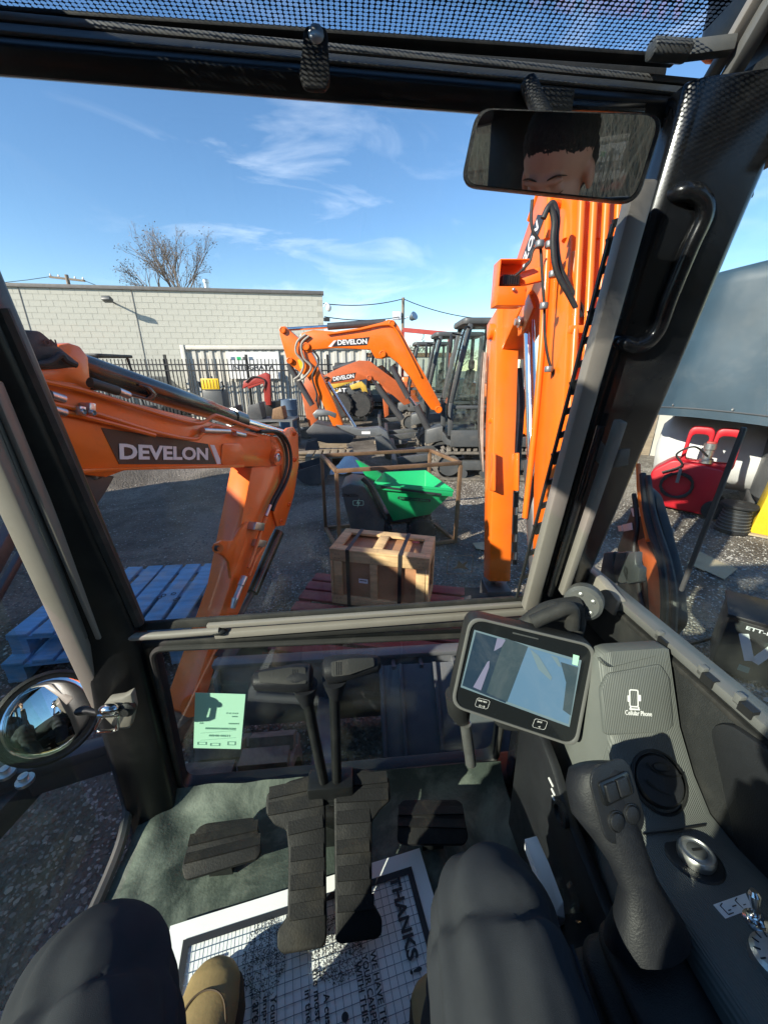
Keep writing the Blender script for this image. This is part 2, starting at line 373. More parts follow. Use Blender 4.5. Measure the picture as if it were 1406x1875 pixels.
m_, t_, p_ = nodes('screen_glass'); p_.inputs['Base Color'].default_value = (.012, .014, .016, 1); p_.inputs['Roughness'].default_value = .12
for nm, cc, em in (('display_navy', (.018, .035, .06), .05), ('display_blue', (.075, .14, .22), .12), ('display_lilac', (.13, .13, .20), .15), ('display_slate', (.035, .055, .07), .08), ('display_pale', (.11, .16, .19), .1)):  # screen colours, painted reflections among them, with a faint glow
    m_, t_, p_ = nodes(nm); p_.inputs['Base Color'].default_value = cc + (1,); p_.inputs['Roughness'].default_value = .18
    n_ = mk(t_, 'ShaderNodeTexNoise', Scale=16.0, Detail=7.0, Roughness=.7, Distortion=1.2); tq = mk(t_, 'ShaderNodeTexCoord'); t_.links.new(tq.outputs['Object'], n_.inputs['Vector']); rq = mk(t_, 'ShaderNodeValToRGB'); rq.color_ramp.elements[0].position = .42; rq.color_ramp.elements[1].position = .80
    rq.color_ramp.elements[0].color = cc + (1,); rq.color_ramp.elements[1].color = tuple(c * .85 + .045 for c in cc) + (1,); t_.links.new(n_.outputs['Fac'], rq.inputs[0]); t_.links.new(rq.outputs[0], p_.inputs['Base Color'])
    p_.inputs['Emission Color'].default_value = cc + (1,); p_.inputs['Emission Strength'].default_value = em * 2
# sun-shade weave: a black net whose holes let the sky through
m_, t_, p_ = nodes('mesh_net'); t_.nodes.remove(p_)
tc_ = mk(t_, 'ShaderNodeTexCoord'); mp_ = mk(t_, 'ShaderNodeMapping'); mp_.inputs['Scale'].default_value = (1, 1.25, 1)
t_.links.new(tc_.outputs['Object'], mp_.inputs[0])
vo = mk(t_, 'ShaderNodeTexVoronoi', Scale=150.0, Randomness=0.1); t_.links.new(mp_.outputs[0], vo.inputs['Vector'])
ltn = mk(t_, 'ShaderNodeMath', operation='LESS_THAN'); ltn.inputs[1].default_value = .46; t_.links.new(vo.outputs['Distance'], ltn.inputs[0])
trn = mk(t_, 'ShaderNodeBsdfTransparent'); trn.inputs[0].default_value = (.9, .92, .95, 1); dfn = mk(t_, 'ShaderNodeBsdfDiffuse'); dfn.inputs[0].default_value = (.012, .02, .03, 1)
mxn = mk(t_, 'ShaderNodeMixShader'); t_.links.new(ltn.outputs[0], mxn.inputs[0]); t_.links.new(dfn.outputs[0], mxn.inputs[1]); t_.links.new(trn.outputs[0], mxn.inputs[2])
t_.links.new(mxn.outputs[0], t_.nodes['Material Output'].inputs[0])
# ribbed console skin
m_ = paint('console_ribbed', (.115, .122, .116), .55, var=.08, scale=10, dirt=(.2, .19, .17), damt=.2, dscale=8)
t_ = m_.node_tree; tc_ = mk(t_, 'ShaderNodeTexCoord'); wv = mk(t_, 'ShaderNodeTexWave', Scale=105.0, Distortion=0.0); wv.bands_direction = 'X'
t_.links.new(tc_.outputs['Object'], wv.inputs['Vector']); bp_ = mk(t_, 'ShaderNodeBump', Strength=.5, Distance=.0012)
t_.links.new(wv.outputs['Fac'], bp_.inputs['Height']); t_.links.new(bp_.outputs[0], t_.nodes['Principled BSDF'].inputs['Normal'])
# rubber floor with worn pale green-grey dust
paint('floor_rubber', (.040, .056, .048), .7, var=.3, scale=9, dirt=(.27, .31, .26), damt=.7, dscale=6, dlo=.46, dhi=.74, bump=.5, bscale=170)
# yard ground
m_, t_, p_ = nodes('yard_ground')
tc_ = mk(t_, 'ShaderNodeTexCoord')
def nz_(s, d=8.0, r=.6, dist=0.0):
    n = mk(t_, 'ShaderNodeTexNoise', Scale=s, Detail=d, Roughness=r, Distortion=dist); t_.links.new(tc_.outputs['Object'], n.inputs['Vector']); return n
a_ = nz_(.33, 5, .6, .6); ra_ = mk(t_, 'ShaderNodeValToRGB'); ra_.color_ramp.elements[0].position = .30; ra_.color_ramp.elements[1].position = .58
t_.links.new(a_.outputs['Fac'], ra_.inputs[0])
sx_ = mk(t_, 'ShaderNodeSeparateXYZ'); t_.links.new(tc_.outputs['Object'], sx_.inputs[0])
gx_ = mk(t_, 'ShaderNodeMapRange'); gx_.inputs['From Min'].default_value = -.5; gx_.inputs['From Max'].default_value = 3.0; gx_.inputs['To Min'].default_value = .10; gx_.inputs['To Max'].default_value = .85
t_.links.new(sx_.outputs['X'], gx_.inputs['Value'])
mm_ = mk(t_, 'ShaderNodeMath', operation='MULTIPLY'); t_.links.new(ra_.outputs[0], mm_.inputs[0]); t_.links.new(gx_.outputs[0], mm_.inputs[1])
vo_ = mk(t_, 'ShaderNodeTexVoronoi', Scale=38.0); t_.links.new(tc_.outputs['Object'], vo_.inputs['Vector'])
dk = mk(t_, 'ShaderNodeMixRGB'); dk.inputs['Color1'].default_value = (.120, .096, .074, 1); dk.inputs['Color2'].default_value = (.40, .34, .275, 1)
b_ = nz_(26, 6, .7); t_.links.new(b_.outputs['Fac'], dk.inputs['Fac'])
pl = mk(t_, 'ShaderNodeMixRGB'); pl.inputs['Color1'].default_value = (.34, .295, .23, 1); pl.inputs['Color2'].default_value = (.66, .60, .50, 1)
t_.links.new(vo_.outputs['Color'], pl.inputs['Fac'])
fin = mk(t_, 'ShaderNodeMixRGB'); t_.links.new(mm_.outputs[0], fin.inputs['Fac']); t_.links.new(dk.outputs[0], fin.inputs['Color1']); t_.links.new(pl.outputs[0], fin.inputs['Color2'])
# scattered pale chips of stone everywhere
c_ = mk(t_, 'ShaderNodeTexVoronoi', Scale=30.0); t_.links.new(tc_.outputs['Object'], c_.inputs['Vector'])
lt_ = mk(t_, 'ShaderNodeMath', operation='LESS_THAN'); lt_.inputs[1].default_value = .22; t_.links.new(c_.outputs['Distance'], lt_.inputs[0])
sp_ = mk(t_, 'ShaderNodeSeparateColor'); t_.links.new(c_.outputs['Color'], sp_.inputs[0])
gt_ = mk(t_, 'ShaderNodeMath', operation='GREATER_THAN'); gt_.inputs[1].default_value = .72; t_.links.new(sp_.outputs[0], gt_.inputs[0])
ml_ = mk(t_, 'ShaderNodeMath', operation='MULTIPLY'); t_.links.new(lt_.outputs[0], ml_.inputs[0]); t_.links.new(gt_.outputs[0], ml_.inputs[1])
fi2 = mk(t_, 'ShaderNodeMixRGB'); fi2.inputs['Color2'].default_value = (.34, .32, .28, 1); t_.links.new(ml_.outputs[0], fi2.inputs['Fac']); dn_ = nz_(.85, 7, .62, .8); dr_ = mk(t_, 'ShaderNodeValToRGB'); dr_.color_ramp.elements[0].position = .40; dr_.color_ramp.elements[1].position = .60; dr_.color_ramp.elements[0].color = (.42, .40, .38, 1); dr_.color_ramp.elements[1].color = (1, 1, 1, 1)
t_.links.new(dn_.outputs['Fac'], dr_.inputs[0]); mlx = mk(t_, 'ShaderNodeMixRGB', blend_type='MULTIPLY'); mlx.inputs['Fac'].default_value = 1.0; t_.links.new(fin.outputs[0], mlx.inputs['Color1']); t_.links.new(dr_.outputs[0], mlx.inputs['Color2'])
t_.links.new(mlx.outputs[0], fi2.inputs['Color1'])
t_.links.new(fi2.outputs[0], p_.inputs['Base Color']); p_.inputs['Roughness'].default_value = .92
bp_ = mk(t_, 'ShaderNodeBump', Strength=1.0, Distance=.04); ad_ = mk(t_, 'ShaderNodeMath', operation='ADD'); t_.links.new(vo_.outputs['Distance'], ad_.inputs[0]); t_.links.new(b_.outputs['Fac'], ad_.inputs[1])
t_.links.new(ad_.outputs[0], bp_.inputs['Height']); t_.links.new(bp_.outputs[0], p_.inputs['Normal'])
# painted concrete block
paint('block_paint', (.50, .49, .42), .85, var=.12, scale=1.4, dirt=(.33, .31, .26), damt=.65, dscale=.55, dlo=.42, dhi=.8, bump=.5, bscale=40)
paint('mortar', (.38, .37, .31), .9, var=.15, scale=2)
paint('coping', (.16, .15, .14), .7, var=.2)
paint('container_white', (.52, .50, .44), .55, var=.08, scale=1.2, dirt=(.34, .26, .18), damt=.5, dscale=1.6, dlo=.52, dhi=.8)
# ================================================================== SETTING
def gz(x, y):
    """uneven yard: dips and two pairs of wheel ruts, never above zero"""
    if abs(x) > 30 or abs(y) > 40: return -.01
    z = -.010 - .014 * noise.noise(V((x * .9, y * .9, 0))) - .008 * noise.noise(V((x * 3.1, y * 3.1, 5)))
    for x0, sl, w in ((-1.35, -.28, .16), (-2.35, -.28, .16), (1.55, .22, .14), (2.5, .22, .14)):
        t = (x - x0 - sl * (y - 3)) / w; z -= .022 * math.exp(-t * t) * (1 + .4 * math.sin(y * 21))
    return min(z, 0)
def gpos(u, v):
    a, c = 2 * u - 1, 2 * v - 1; x = .5 + 9 * a + 250 * a ** 5; y = 4.5 + 9 * c + 250 * c ** 5
    return V((x, y, gz(x, y)))
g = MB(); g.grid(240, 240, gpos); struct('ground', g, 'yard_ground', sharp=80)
def pebbles(name, m, n, seed, box, smin, smax):
    q = random.Random(seed); b = MB()
    for i in range(n):
        x = q.uniform(box[0], box[1]); y = box[2] + (box[3] - box[2]) * q.random() ** 1.7
        s = q.uniform(smin, smax) * (1 + .8 * (q.random() ** 6)); a = q.uniform(0, 6.28); st = q.uniform(.55, 1)
        c, n_ = math.cos(a), math.sin(a); pts = []
        for k in range(5):
            t = k * 1.2566 + q.uniform(-.3, .3); r = s * q.uniform(.75, 1.1); xx, yy = r * math.cos(t), r * st * math.sin(t)
            pts.append(V((x + c * xx - n_ * yy, y + n_ * xx + c * yy, s * q.uniform(-.02, .22) + gz(x, y))))
        top = V((x + q.uniform(-.2, .2) * s, y + q.uniform(-.2, .2) * s, s * q.uniform(.4, .7) + gz(x, y)))
        b.add(pts + [top], [(k, (k + 1) % 5, 5) for k in range(5)])
    me = bpy.data.meshes.new(name); me.from_pydata([tuple(p) for p in b.v], [], b.f); me.materials.append(M[m])
    o = link(bpy.data.objects.new(name, me)); o['kind'] = 'stuff'; o['label'] = name.replace('_', ' ') + ' strewn over the yard'; o['category'] = 'gravel'
pebbles('dark_gravel', 'stone_dark', 26000, 3, (-4.0, 3.5, .2, 8), .006, .014)
pebbles('grey_gravel', 'stone_mid', 17000, 13, (-2.4, .9, .25, 3.2), .004, .010)
pebbles('pale_gravel', 'stone_pale', 9000, 5, (-4.0, 1.2, .2, 8), .004, .010)
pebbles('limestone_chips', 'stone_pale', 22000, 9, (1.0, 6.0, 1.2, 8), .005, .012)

# ------------------------------------------------------------------ concrete block building
bw = thing('block_building', 'long pale painted concrete-block building behind the iron fence', 'building', (-2.4, 17.0, 0), R(8.2))
Hb = 4.43
b = MB(); b.box((-8, 3.99, Hb / 2), (16, 8, Hb)); part('wall', b, 'mortar', bw)
b = MB(); b.box((-8, .06, Hb + .06), (16.1, .30, .12)); part('coping', b, 'coping', bw, .01)
b = MB(); b.box((0, 0, 0), (.391, .05, .191)); blk = shared(b, 'block', 'block_paint')
rest = MB(); q = random.Random(2); rows = int(Hb / .2)
for r in range(rows):
    z = Hb - .1 - r * .2
    for c in range(40):
        x = -.2 - c * .4 - (.2 if r % 2 else 0)
        y = .009 + q.uniform(-.0015, .0015)
        if x < -15.8: continue
        if r < 10 and c < 30: inst('block', blk, bw, (x, y, z), (0, q.uniform(-.004, .004), 0))
        else: rest.box((x, y, z), (.391, .05, .191))
part('lower_blocks', rest, 'block_paint', bw, kind='stuff')
for xx in (-6.9, -10.6):
    b = MB(); b.bar((xx, -.028, 0), (xx, -.028, Hb), .02, .01, V((0, 1, 0))); part('control_joint', b, 'coping', bw)
# wall lamp and vent pipe
wl = thing('wall_lamp', 'small dark floodlight on an arm sticking out from the block wall', 'lamp', (0, 0, 0))
p = atP(212, 556, V((-2.4, 17, 0)), V((-math.sin(R(8.2)), math.cos(R(8.2)), 0))); wn = V((math.sin(R(8.2)), -math.cos(R(8.2)), 0))
b = MB(); b.cyl(p, p + wn * .5 + V((0, 0, .08)), .03); part('arm', b, 'machine_grey', wl)
b = MB(); b.box(p + wn * .55 + V((0, 0, .06)), (.30, .22, .14), Matrix.Rotation(R(-25), 3, 'X')); part('lamp_head', b, 'machine_grey', wl, .02)
p = atY(380, 534, 17.4); b = MB(); b.lathe(p + V((0, 0, -.1)), (0, 0, 1), [(.10, 0), (.10, .4), (.13, .4), (.13, .5), (.02, .55)]); solo('vent_pipe', b, 'zinc', 'short galvanised vent pipe on the block building roof', 'pipe')
cm = thing('security_camera', 'white dome security camera on the corner of the block building', 'camera', (0, 0, 0)); p = atY(593, 562, 16.9)
b = MB(); b.tube(spline([p, p + V((.1, -.05, .12)), p + V((.2, -.1, .05))]), .025); part('bracket', b, 'white_paint', cm)
b = MB(); b.ell(p + V((.2, -.1, -.05)), (.11, .11, .13)); part('dome', b, 'white_paint', cm)
b = MB(); b.box(p + V((.1, -.05, -.45)), (.22, .2, .12)); part('junction_box', b, 'iron', cm)

# ------------------------------------------------------------------ white shipping container
ct = thing('shipping_container', 'white corrugated shipping container with sign panel beside the block building', 'container', (-3.7, 14.0, 0))
b = MB(); pts = []
x = -3.0; k = 0
while x < 3.0:
    for dx, dy in ((0, 0), (.07, 0), (.105, .045), (.21, .045), (.245, 0)): pts.append((x + dx, dy))
    x += .28
prof = [p for p in pts if p[0] < 3.0]
b.add([V((px, py + .02, .16)) for px, py in prof] + [V((px, py + .02, 2.33)) for px, py in prof], [(i, i + 1, len(prof) + i + 1, len(prof) + i) for i in range(len(prof) - 1)])
part('side_panel', b, 'container_white', ct)
b = MB(); b.box((0, 1.25, 1.25), (5.98, 2.3, 2.36)); part('shell', b, 'container_white', ct)
for sx in (-3.03, 3.03):
    b = MB(); b.box((sx, .0, 1.24), (.14, .16, 2.48)); part('corner_post', b, 'container_white', ct, .01)
b = MB(); b.box((0, 0, 2.40), (5.9, .10, .12)); part('top_rail', b, 'container_white', ct, .01)
b = MB(); b.box((0, 0, .09), (5.9, .12, .16)); part('bottom_rail', b, 'container_white', ct, .01)
sp = atY(462, 668, 13.93); ex_, ey_ = V((1, 0, 0)), V((0, 0, 1))
b = MB(); b.box(sp - V((-.05, 0, .02)), (1.75, .03, .86)); part('sign_panel', b, 'white_paint', ct, world=True)
text('lettering', 'INTEGRATA', 'ink', ct, sp + V((.02, -.02, -.08)), ex_, ey_, .15, 1.45, .004, .01, world=True)
for i in range(4):
    b = MB(); b.box(sp + V((-.62 + .2 * i, -.02, .20)), (.13, .006, .10)); part('logo_square', b, ['ink_line', 'green', 'machine_grey', 'ink_line'][i], ct, world=True)
# second container further back
c2 = thing('storage_container', 'cream storage container far behind the two orange excavator booms', 'container', (.9, 19.5, 0))
b = MB(); b.box((0, 0, 1.2), (4.2, 2.4, 2.4)); part('shell', b, 'container_white', c2, .03)
b = MB(); b.box((0, -1.22, 2.3), (4.2, .05, .16)); part('top_rail', b, 'rust_steel', c2)
for i in range(14):
    b = MB(); b.box((-1.95 + i * .3, -1.23, 1.15), (.12, .05, 2.0)); part('rib', b, 'container_white', c2)

# ------------------------------------------------------------------ iron picket fence
fe = thing('iron_fence', 'black iron picket fence in front of the container and block wall', 'fence', (-6.6, 13.2, 0))
b = MB(); b.box((0, 0, 0), (.024, .024, 2.0)); pk = shared(b, 'picket', 'iron')
for i in range(88): inst('picket', pk, fe, (-5.6 + i * .12, 0, 1.03))
for z in (.25, 1.68, 1.86):
    b = MB(); b.box((-.35, .0, z), (10.6, .034, .04)); part('rail', b, 'iron', fe)
for i in range(5):
    b = MB(); b.box((-5.6 + i * 2.6, .05, 1.08), (.07, .07, 2.16)); part('post', b, 'iron', fe)

# ------------------------------------------------------------------ poles and wires
def upole(label, px, y, pytop, arm, r=.11):
    t = atY(px, pytop, y); u = thing('utility_pole', label, 'pole', (t.x, t.y, 0))
    b = MB(); b.cyl((0, 0, 0), (0, 0, t.z), r * 1.25, r, 10); part('pole', b, 'post_wood', u); return u, t
u, t1 = upole('wooden utility pole with cross arm behind the block building', 122, 30, 503, 1)
b = MB(); b.bar((-1.1, -.1, t1.z - .15), (1.1, .1, t1.z - .35), .1, .12); part('cross_arm', b, 'post_wood', u)
for xx in (-1, -.5, .5, 1):
    b = MB(); b.lathe((xx, xx * .1, t1.z - .2 - .09 * xx), (0, 0, 1), [(.03, 0), (.06, .05), (.03, .16)], 8); part('insulator', b, 'lamp_glass', u)
u, t2 = upole('thin utility pole with floodlights behind the far excavators', 738, 21, 545, 0, .07)
for s in (-1, 1):
    b = MB(); b.cyl((0, 0, t2.z - .95), (s * .26, -.1, t2.z - .85), .025, n=8); part('lamp_arm', b, 'zinc', u)
b = MB(); b.box((-.30, -.15, t2.z - .80), (.42, .2, .36)); part('flood_lamp', b, 'lamp_glass', u, .03)
b = MB(); b.lathe((.35, -.1, t2.z - .95), (.5, -.5, .35), [(.05, 0), (.12, .06), (.2, .3), (.2, .34)], 12); part('flood_lamp', b, 'zinc', u)
def wire(label, a, c, sag):
    b = MB(); n = 10
    b.tube([a.lerp(c, i / n) - V((0, 0, sag * 4 * (i / n) * (1 - i / n))) for i in range(n + 1)], .018, 4)
    solo('overhead_wire', b, 'iron', label, 'wire')
wire('overhead wire from the floodlight pole running left to the block wall corner', t2 - V((0, 0, .05)), atY(592, 556, 17.3), .15)
wire('lower overhead wire left of the floodlight pole', t2 - V((0, 0, .8)), atY(594, 580, 17.2), .15)
wire('overhead wire from the floodlight pole running right towards the lit orange boom', t2 - V((0, 0, .05)), atY(930, 585, 19), .25)
wire('overhead wire leaving the cross-armed pole to the left', t1 - V((1, 0, .1)), t1 + V((-16, -3, -.6)), .6)
wire('overhead wire sagging from the cross-armed pole to the right', t1 + V((1, 0, -.3)), t1 + V((9, 2, -1.0)), .7)

# ------------------------------------------------------------------ bare trees
def bare_tree(label, base, h, spread, seed, depth=6, leaves=500, twig=.014):
    q = random.Random(seed); t = thing('bare_tree', label, 'tree', tuple(base)); br = MB(); lf = MB(); tr = MB(); ends = []
    def grow(p, d, ln, r, lev):
        seg = 3; pts = [p]; rr = [r]
        for i in range(seg):
            w_ = .05 if lev == 0 else .16; d = (d + V((q.uniform(-w_, w_), q.uniform(-w_, w_), q.uniform(-.03, .13)))).normalized()
            p = p + d * (ln / seg); pts.append(p); rr.append(max(twig * .6, r * (1 - .35 * (i + 1) / seg)))
        (tr if lev == 0 else br).tube(pts, rr, 7 if lev < 2 else 3, cap=lev < 2)
        if lev >= depth: ends.append(p); return
        for k in range(4 if lev < 2 else (3 if lev < 4 else q.choice((2, 3)))):
            a = (k * 6.283 / 4 + lev * .9 + q.uniform(-.35, .35)) if lev < 3 else q.uniform(0, 6.28); tilt = q.uniform(.28, .75) * spread * (.35 if k == 0 and lev < 3 else 1); ax = d.orthogonal().normalized(); ax.rotate(Matrix.Rotation(a, 3, d))
            nd = (d * math.cos(tilt) + ax * math.sin(tilt)).normalized()
            grow(pts[-1] if k else pts[q.choice((2, 3))], nd, ln * q.uniform(.54, .78), r * .58, lev + 1)
    grow(V((0, 0, 0)), V((0, 0, 1)), h * .36, h * .020, 0)
    part('trunk', tr, 'bark', t); part('branches', br, 'bark', t)
    for i in range(leaves):
        p = q.choice(ends) + V((q.uniform(-.25, .25), q.uniform(-.25, .25), q.uniform(-.3, .2))); s = q.uniform(.03, .065)
        a = V((q.uniform(-1, 1), q.uniform(-1, 1), q.uniform(-1, 1))).normalized() * s; c = a.orthogonal().normalized() * s * .7
        lf.add([p - a, p + c, p + a, p - c], [(0, 1, 2, 3)])
    part('crown', lf, 'dry_leaf', t)
tb = atY(303, 540, 34)
bare_tree('tall bare tree with a rounded crown rising over the block wall', (tb.x + .9, 34, 0), 10.6, .78, 23, 7, 1500, .007)
for i, (px, y, h) in enumerate(((690, 60, 5.5), (760, 66, 6.0), (845, 58, 5.0), (640, 64, 5.0))):
    x = (px - 703) / 704 * y / 1.09
    bare_tree(['low bare tree on the skyline left of the floodlight pole', 'low bare tree on the skyline behind the floodlight pole', 'low bare tree on the skyline behind the far cabs', 'low bare tree on the skyline next to the block wall corner'][i], (x, y, 0), h, 1.35, 40 + i, 5, 500, .03)

# bank of dry brush behind the machine (seen in the cab mirror)
b = MB(); b.grid(40, 10, lambda u, v: V((-14 + 28 * u, -5.0 - 6 * v, 4.2 * v ** .8 + .25 * noise.noise(V((u * 14, v * 6, 1)))))); struct('brush_bank', b, 'bank_soil')
q = random.Random(8); b = MB()
for i in range(22000):
    x = q.uniform(-9, 9); v = q.random(); y = -4.7 - 6 * v; z0 = 4.2 * v ** .8 - .1; h = q.uniform(.5, 1.7); w = q.uniform(.003, .009); dx = q.uniform(-.5, .5) * h; dy = q.uniform(-.3, .3)
    p0 = V((x, y, z0)); p1 = V((x + dx * .4, y + dy * .4, z0 + h * .6)); p2 = V((x + dx, y + dy, z0 + h))
    b.add([p0 - V((w, 0, 0)), p0 + V((w, 0, 0)), p1 + V((w * .7, 0, 0)), p1 - V((w * .7, 0, 0)), p2], [(0, 1, 2, 3), (3, 2, 4)])
me = bpy.data.meshes.new('dry_brush'); me.from_pydata([tuple(p) for p in b.v], [], b.f); me.materials.append(M['dry_grass'])
o = link(bpy.data.objects.new('dry_brush', me)); o['kind'] = 'stuff'; o['label'] = 'tall dry brush covering the bank behind the machine'; o['category'] = 'brush'

# unseen box trailer, added on the left to cast shade over the near yard
tl = thing('shade_trailer', 'unseen white box trailer added on the left to shade the yard', 'trailer', (-5.25, .95, 0))
b = MB(); b.box((0, 0, 1.98), (2.45, 5.9, 2.24)); part('box', b, 'white_paint', tl, .04)
b = MB(); b.box((0, 0, .80), (2.2, 5.7, .14)); part('chassis', b, 'dark_steel', tl)
for sx in (-1.0, 1.0):
    for yy in (-1.2, -.2):
        b = MB(); b.lathe((sx - .12, yy, .42), (1, 0, 0), [(.2, 0), (.40, .02), (.42, .08), (.42, .18), (.40, .24), (.2, .24)], 24); part('wheel', b, 'black_rubber', tl)
for sx in (-.6, .6):
    b = MB(); b.box((sx, 2.0, .37), (.1, .1, .74)); part('landing_leg', b, 'dark_steel', tl)

# ------------------------------------------------------------------ pallets
def pallet(name, label, c, w, d, z0, rz, m, cat='pallet', nb=7, seed=1, group=None, h=.14):
    """deck boards run along local y"""
    t = thing(name, label, cat, (c[0], c[1], z0), rz, group); q = random.Random(seed)
    for i in range(nb):
        bwid = w / nb * q.uniform(.74, .86); x = -w / 2 + w / nb * (i + .5) + q.uniform(-.006, .006)
        b = MB(); b.box((x, q.uniform(-.005, .005), h - .010 + q.uniform(-.0015, .0015)), (bwid, d, .02), Matrix.Rotation(q.uniform(-.008, .008), 3, 'Z')); part('deck_board', b, m, t, .002)
    for yy in (-d / 2 + .05, 0, d / 2 - .05):
        b = MB(); b.box((0, yy, h - .031), (w - .01, .09, .02)); part('stringer_board', b, m, t)
        for xx in (-w / 2 + .06, 0, w / 2 - .06):
            b = MB(); b.box((xx, yy, h - .081), (.10, .085, .078)); part('block', b, m, t)
    for xx in (-w / 2 + .06, 0, w / 2 - .06):
        b = MB(); b.box((xx, 0, .0105), (.10, d - .004, .021)); part('bottom_board', b, m, t)
    return t
bp1 = pallet('wooden_pallet', 'worn blue wooden pallet on the bottom of the stack of two', (-1.80, 2.26), 1.02, .80, .0, R(10), 'blue_wood', nb=7, seed=4)
bp2 = pallet('wooden_pallet', 'worn blue wooden pallet with stamped marks, on top of the stack', (-1.77, 2.31), 1.02, .80, .142, R(6), 'blue_wood', nb=7, seed=7)
for i, (px, py) in enumerate(((300, 1090), (318, 1087), (322, 1098), (292, 1094))):
    p = atZ(px, py, .2835); Mi = ROOTM[bp2.name].inverted() @ p
    b = MB(); b.ring([(Mi.x + x, Mi.y + y, .1412) for x, y in circ(14, .017)], [(Mi.x + x, Mi.y + y, .1412) for x, y in circ(14, .012)], (0, 0, .0012)); part('stamp_mark', b, 'ink', bp2)
red = pallet('wooden_pallet', 'dark red wooden pallet under the plywood crate', (-.06, 2.27), .98, 1.22, 0, R(-11 + 90), 'red_wood', nb=7, seed=9)
pallet('wooden_pallet', 'bare wooden pallet on the ground in front of the far excavator arms', (-1.05, 7.5), .9, .9, 0, R(4), 'pallet_wood', nb=6, seed=12, h=.22)

# ------------------------------------------------------------------ plywood crate
FL = atZ(613, 1104, .142); FR = atZ(790, 1116, .142); ang = R(-13); w = .655; d = .37; h = .42
cr = thing('shipping_crate', 'wooden shipping crate with plywood panels and black straps on the red pallet', 'crate', (FL.x, FL.y, .142), ang)
b = MB(); b.box((w / 2, d / 2, h / 2), (w - .04, d - .04, h - .04)); part('plywood_panel', b, 'plywood', cr)
def plank(c, s, bev=.002, m='crate_wood'):
    b = MB(); b.box(c, s); return part('plank', b, m, cr, bev)
T = .02; W_ = .07
for y in (T / 2, d - T / 2):
    plank((w / 2, y, W_ / 2), (w, T, W_)); plank((w / 2, y, h - W_ / 2), (w, T, W_))
    for x in (W_ / 2, w * .45, w - W_ / 2): plank((x, y, h / 2), (W_ * (.9 if x != w * .45 else .75), T * .96, h - 2 * W_ - .002))
for x in (T / 2 - .0205, w - T / 2 + .0205):
    plank((x, d / 2, W_ / 2), (T, d, W_)); plank((x, d / 2, h - W_ / 2), (T, d, W_))
    for y in (W_ / 2, d - W_ / 2): plank((x, y, h / 2), (T, W_, h - 2 * W_ - .002))
for y in (W_ / 2, d - W_ / 2): plank((w / 2, y, h + .010), (w + .04, W_, .02))
for x in (W_ / 2 - .02, w * .47, w - W_ / 2 + .02): plank((x, d / 2, h + .010), (W_, d - 2 * W_ - .002, .02))
for x in (w * .17, w * .73):
    b = MB(); b.box((x, -.003, h / 2 + .008), (.026, .003, h + .028)); b.box((x, d + .003, h / 2 + .008), (.026, .003, h + .028)); b.box((x, d / 2, h + .0225), (.026, d + .009, .003)); part('strap', b, 'strap', cr)
nl = MB(); qn = random.Random(31)
for x in (W_ * .5, w * .45, w - W_ * .5):
    for z in (W_ * .3, W_ * .7, h - W_ * .7, h - W_ * .3):
        for dx in (-.014, .014): c_ = V((x + dx + qn.uniform(-.004, .004), -.0002, z + qn.uniform(-.004, .004))); nl.cyl(c_ + V((0, .002, 0)), c_ - V((0, .0008, 0)), .0028, n=6)
for x in (W_ * .5 - .02, w * .47, w - W_ * .5 + .02):
    for y in (W_ * .3, W_ * .7, d - W_ * .3, d - W_ * .7):
        c_ = V((x + qn.uniform(-.01, .01), y, h + .0205)); nl.cyl(c_ - V((0, 0, .002)), c_ + V((0, 0, .0006)), .0028, n=6)
part('nails', nl, 'dark_steel', cr, kind='stuff')
b = MB(); b.box((w * .33, .016, h * .48), (.065, .003, .034)); b.v = [p + V((0, .0, 0)) for p in b.v]; part('paper_label', b, 'paper', cr)
b = MB(); b.box((w * .33, .0138, h * .49), (.05, .001, .006)); part('label_print', b, 'ink', cr)
b = MB(); b.box((w - .017, d * .45, h * .6), (.003, .05, .06)); part('paper_label', b, 'paper', cr)
b = MB(); b.box((w * .84, d * .62, h + .0215), (.05, .03, .002)); part('red_tag', b, 'red_paint', cr)

# ------------------------------------------------------------------ steel shipping cage and the green dumper inside it
TZ = .85
fl, fr_, bl, br_ = atZ(616, 866, TZ), atZ(843, 851, TZ), atZ(589, 837, TZ), atZ(787, 827, TZ)
fc = (fl + fr_ + bl + br_) / 4
sf = thing('shipping_cage', 'rusty open steel shipping cage around the green dumper', 'cage', (fc.x, fc.y, 0))
for p_ in (fl, fr_, bl, br_):
    b = MB(); b.bar(V((p_.x, p_.y, 0)), V((p_.x, p_.y, TZ)), .035, .035, (fr_ - fl)); part('post', b, 'rust_steel', sf, .003, world=True)
for a_, c_ in ((fl, fr_), (bl, br_), (fl, bl), (fr_, br_)):
    for z in (TZ + .018, .02):
        b = MB(); b.bar(V((a_.x, a_.y, z)), V((c_.x, c_.y, z)), .035, .035); part('rail', b, 'rust_steel', sf, .003, world=True)
du = thing('mini_dumper', 'small electric dumper with green skip and dark grey body', 'dumper', (.1, 3.95, 0))
D0, D1 = 3.74, 4.22
rimF = [atY(683, 885, D0), atY(832, 899, D0)]; botF = [atY(720, 954, D0 + .06), atY(787, 942, D0 + .06)]
rimB = [atY(700, 866, D1), atY(781, 862, D1)]; botB = [botF[0] + V((.03, .3, .02)), botF[1] + V((0, .3, .02))]
b = MB()
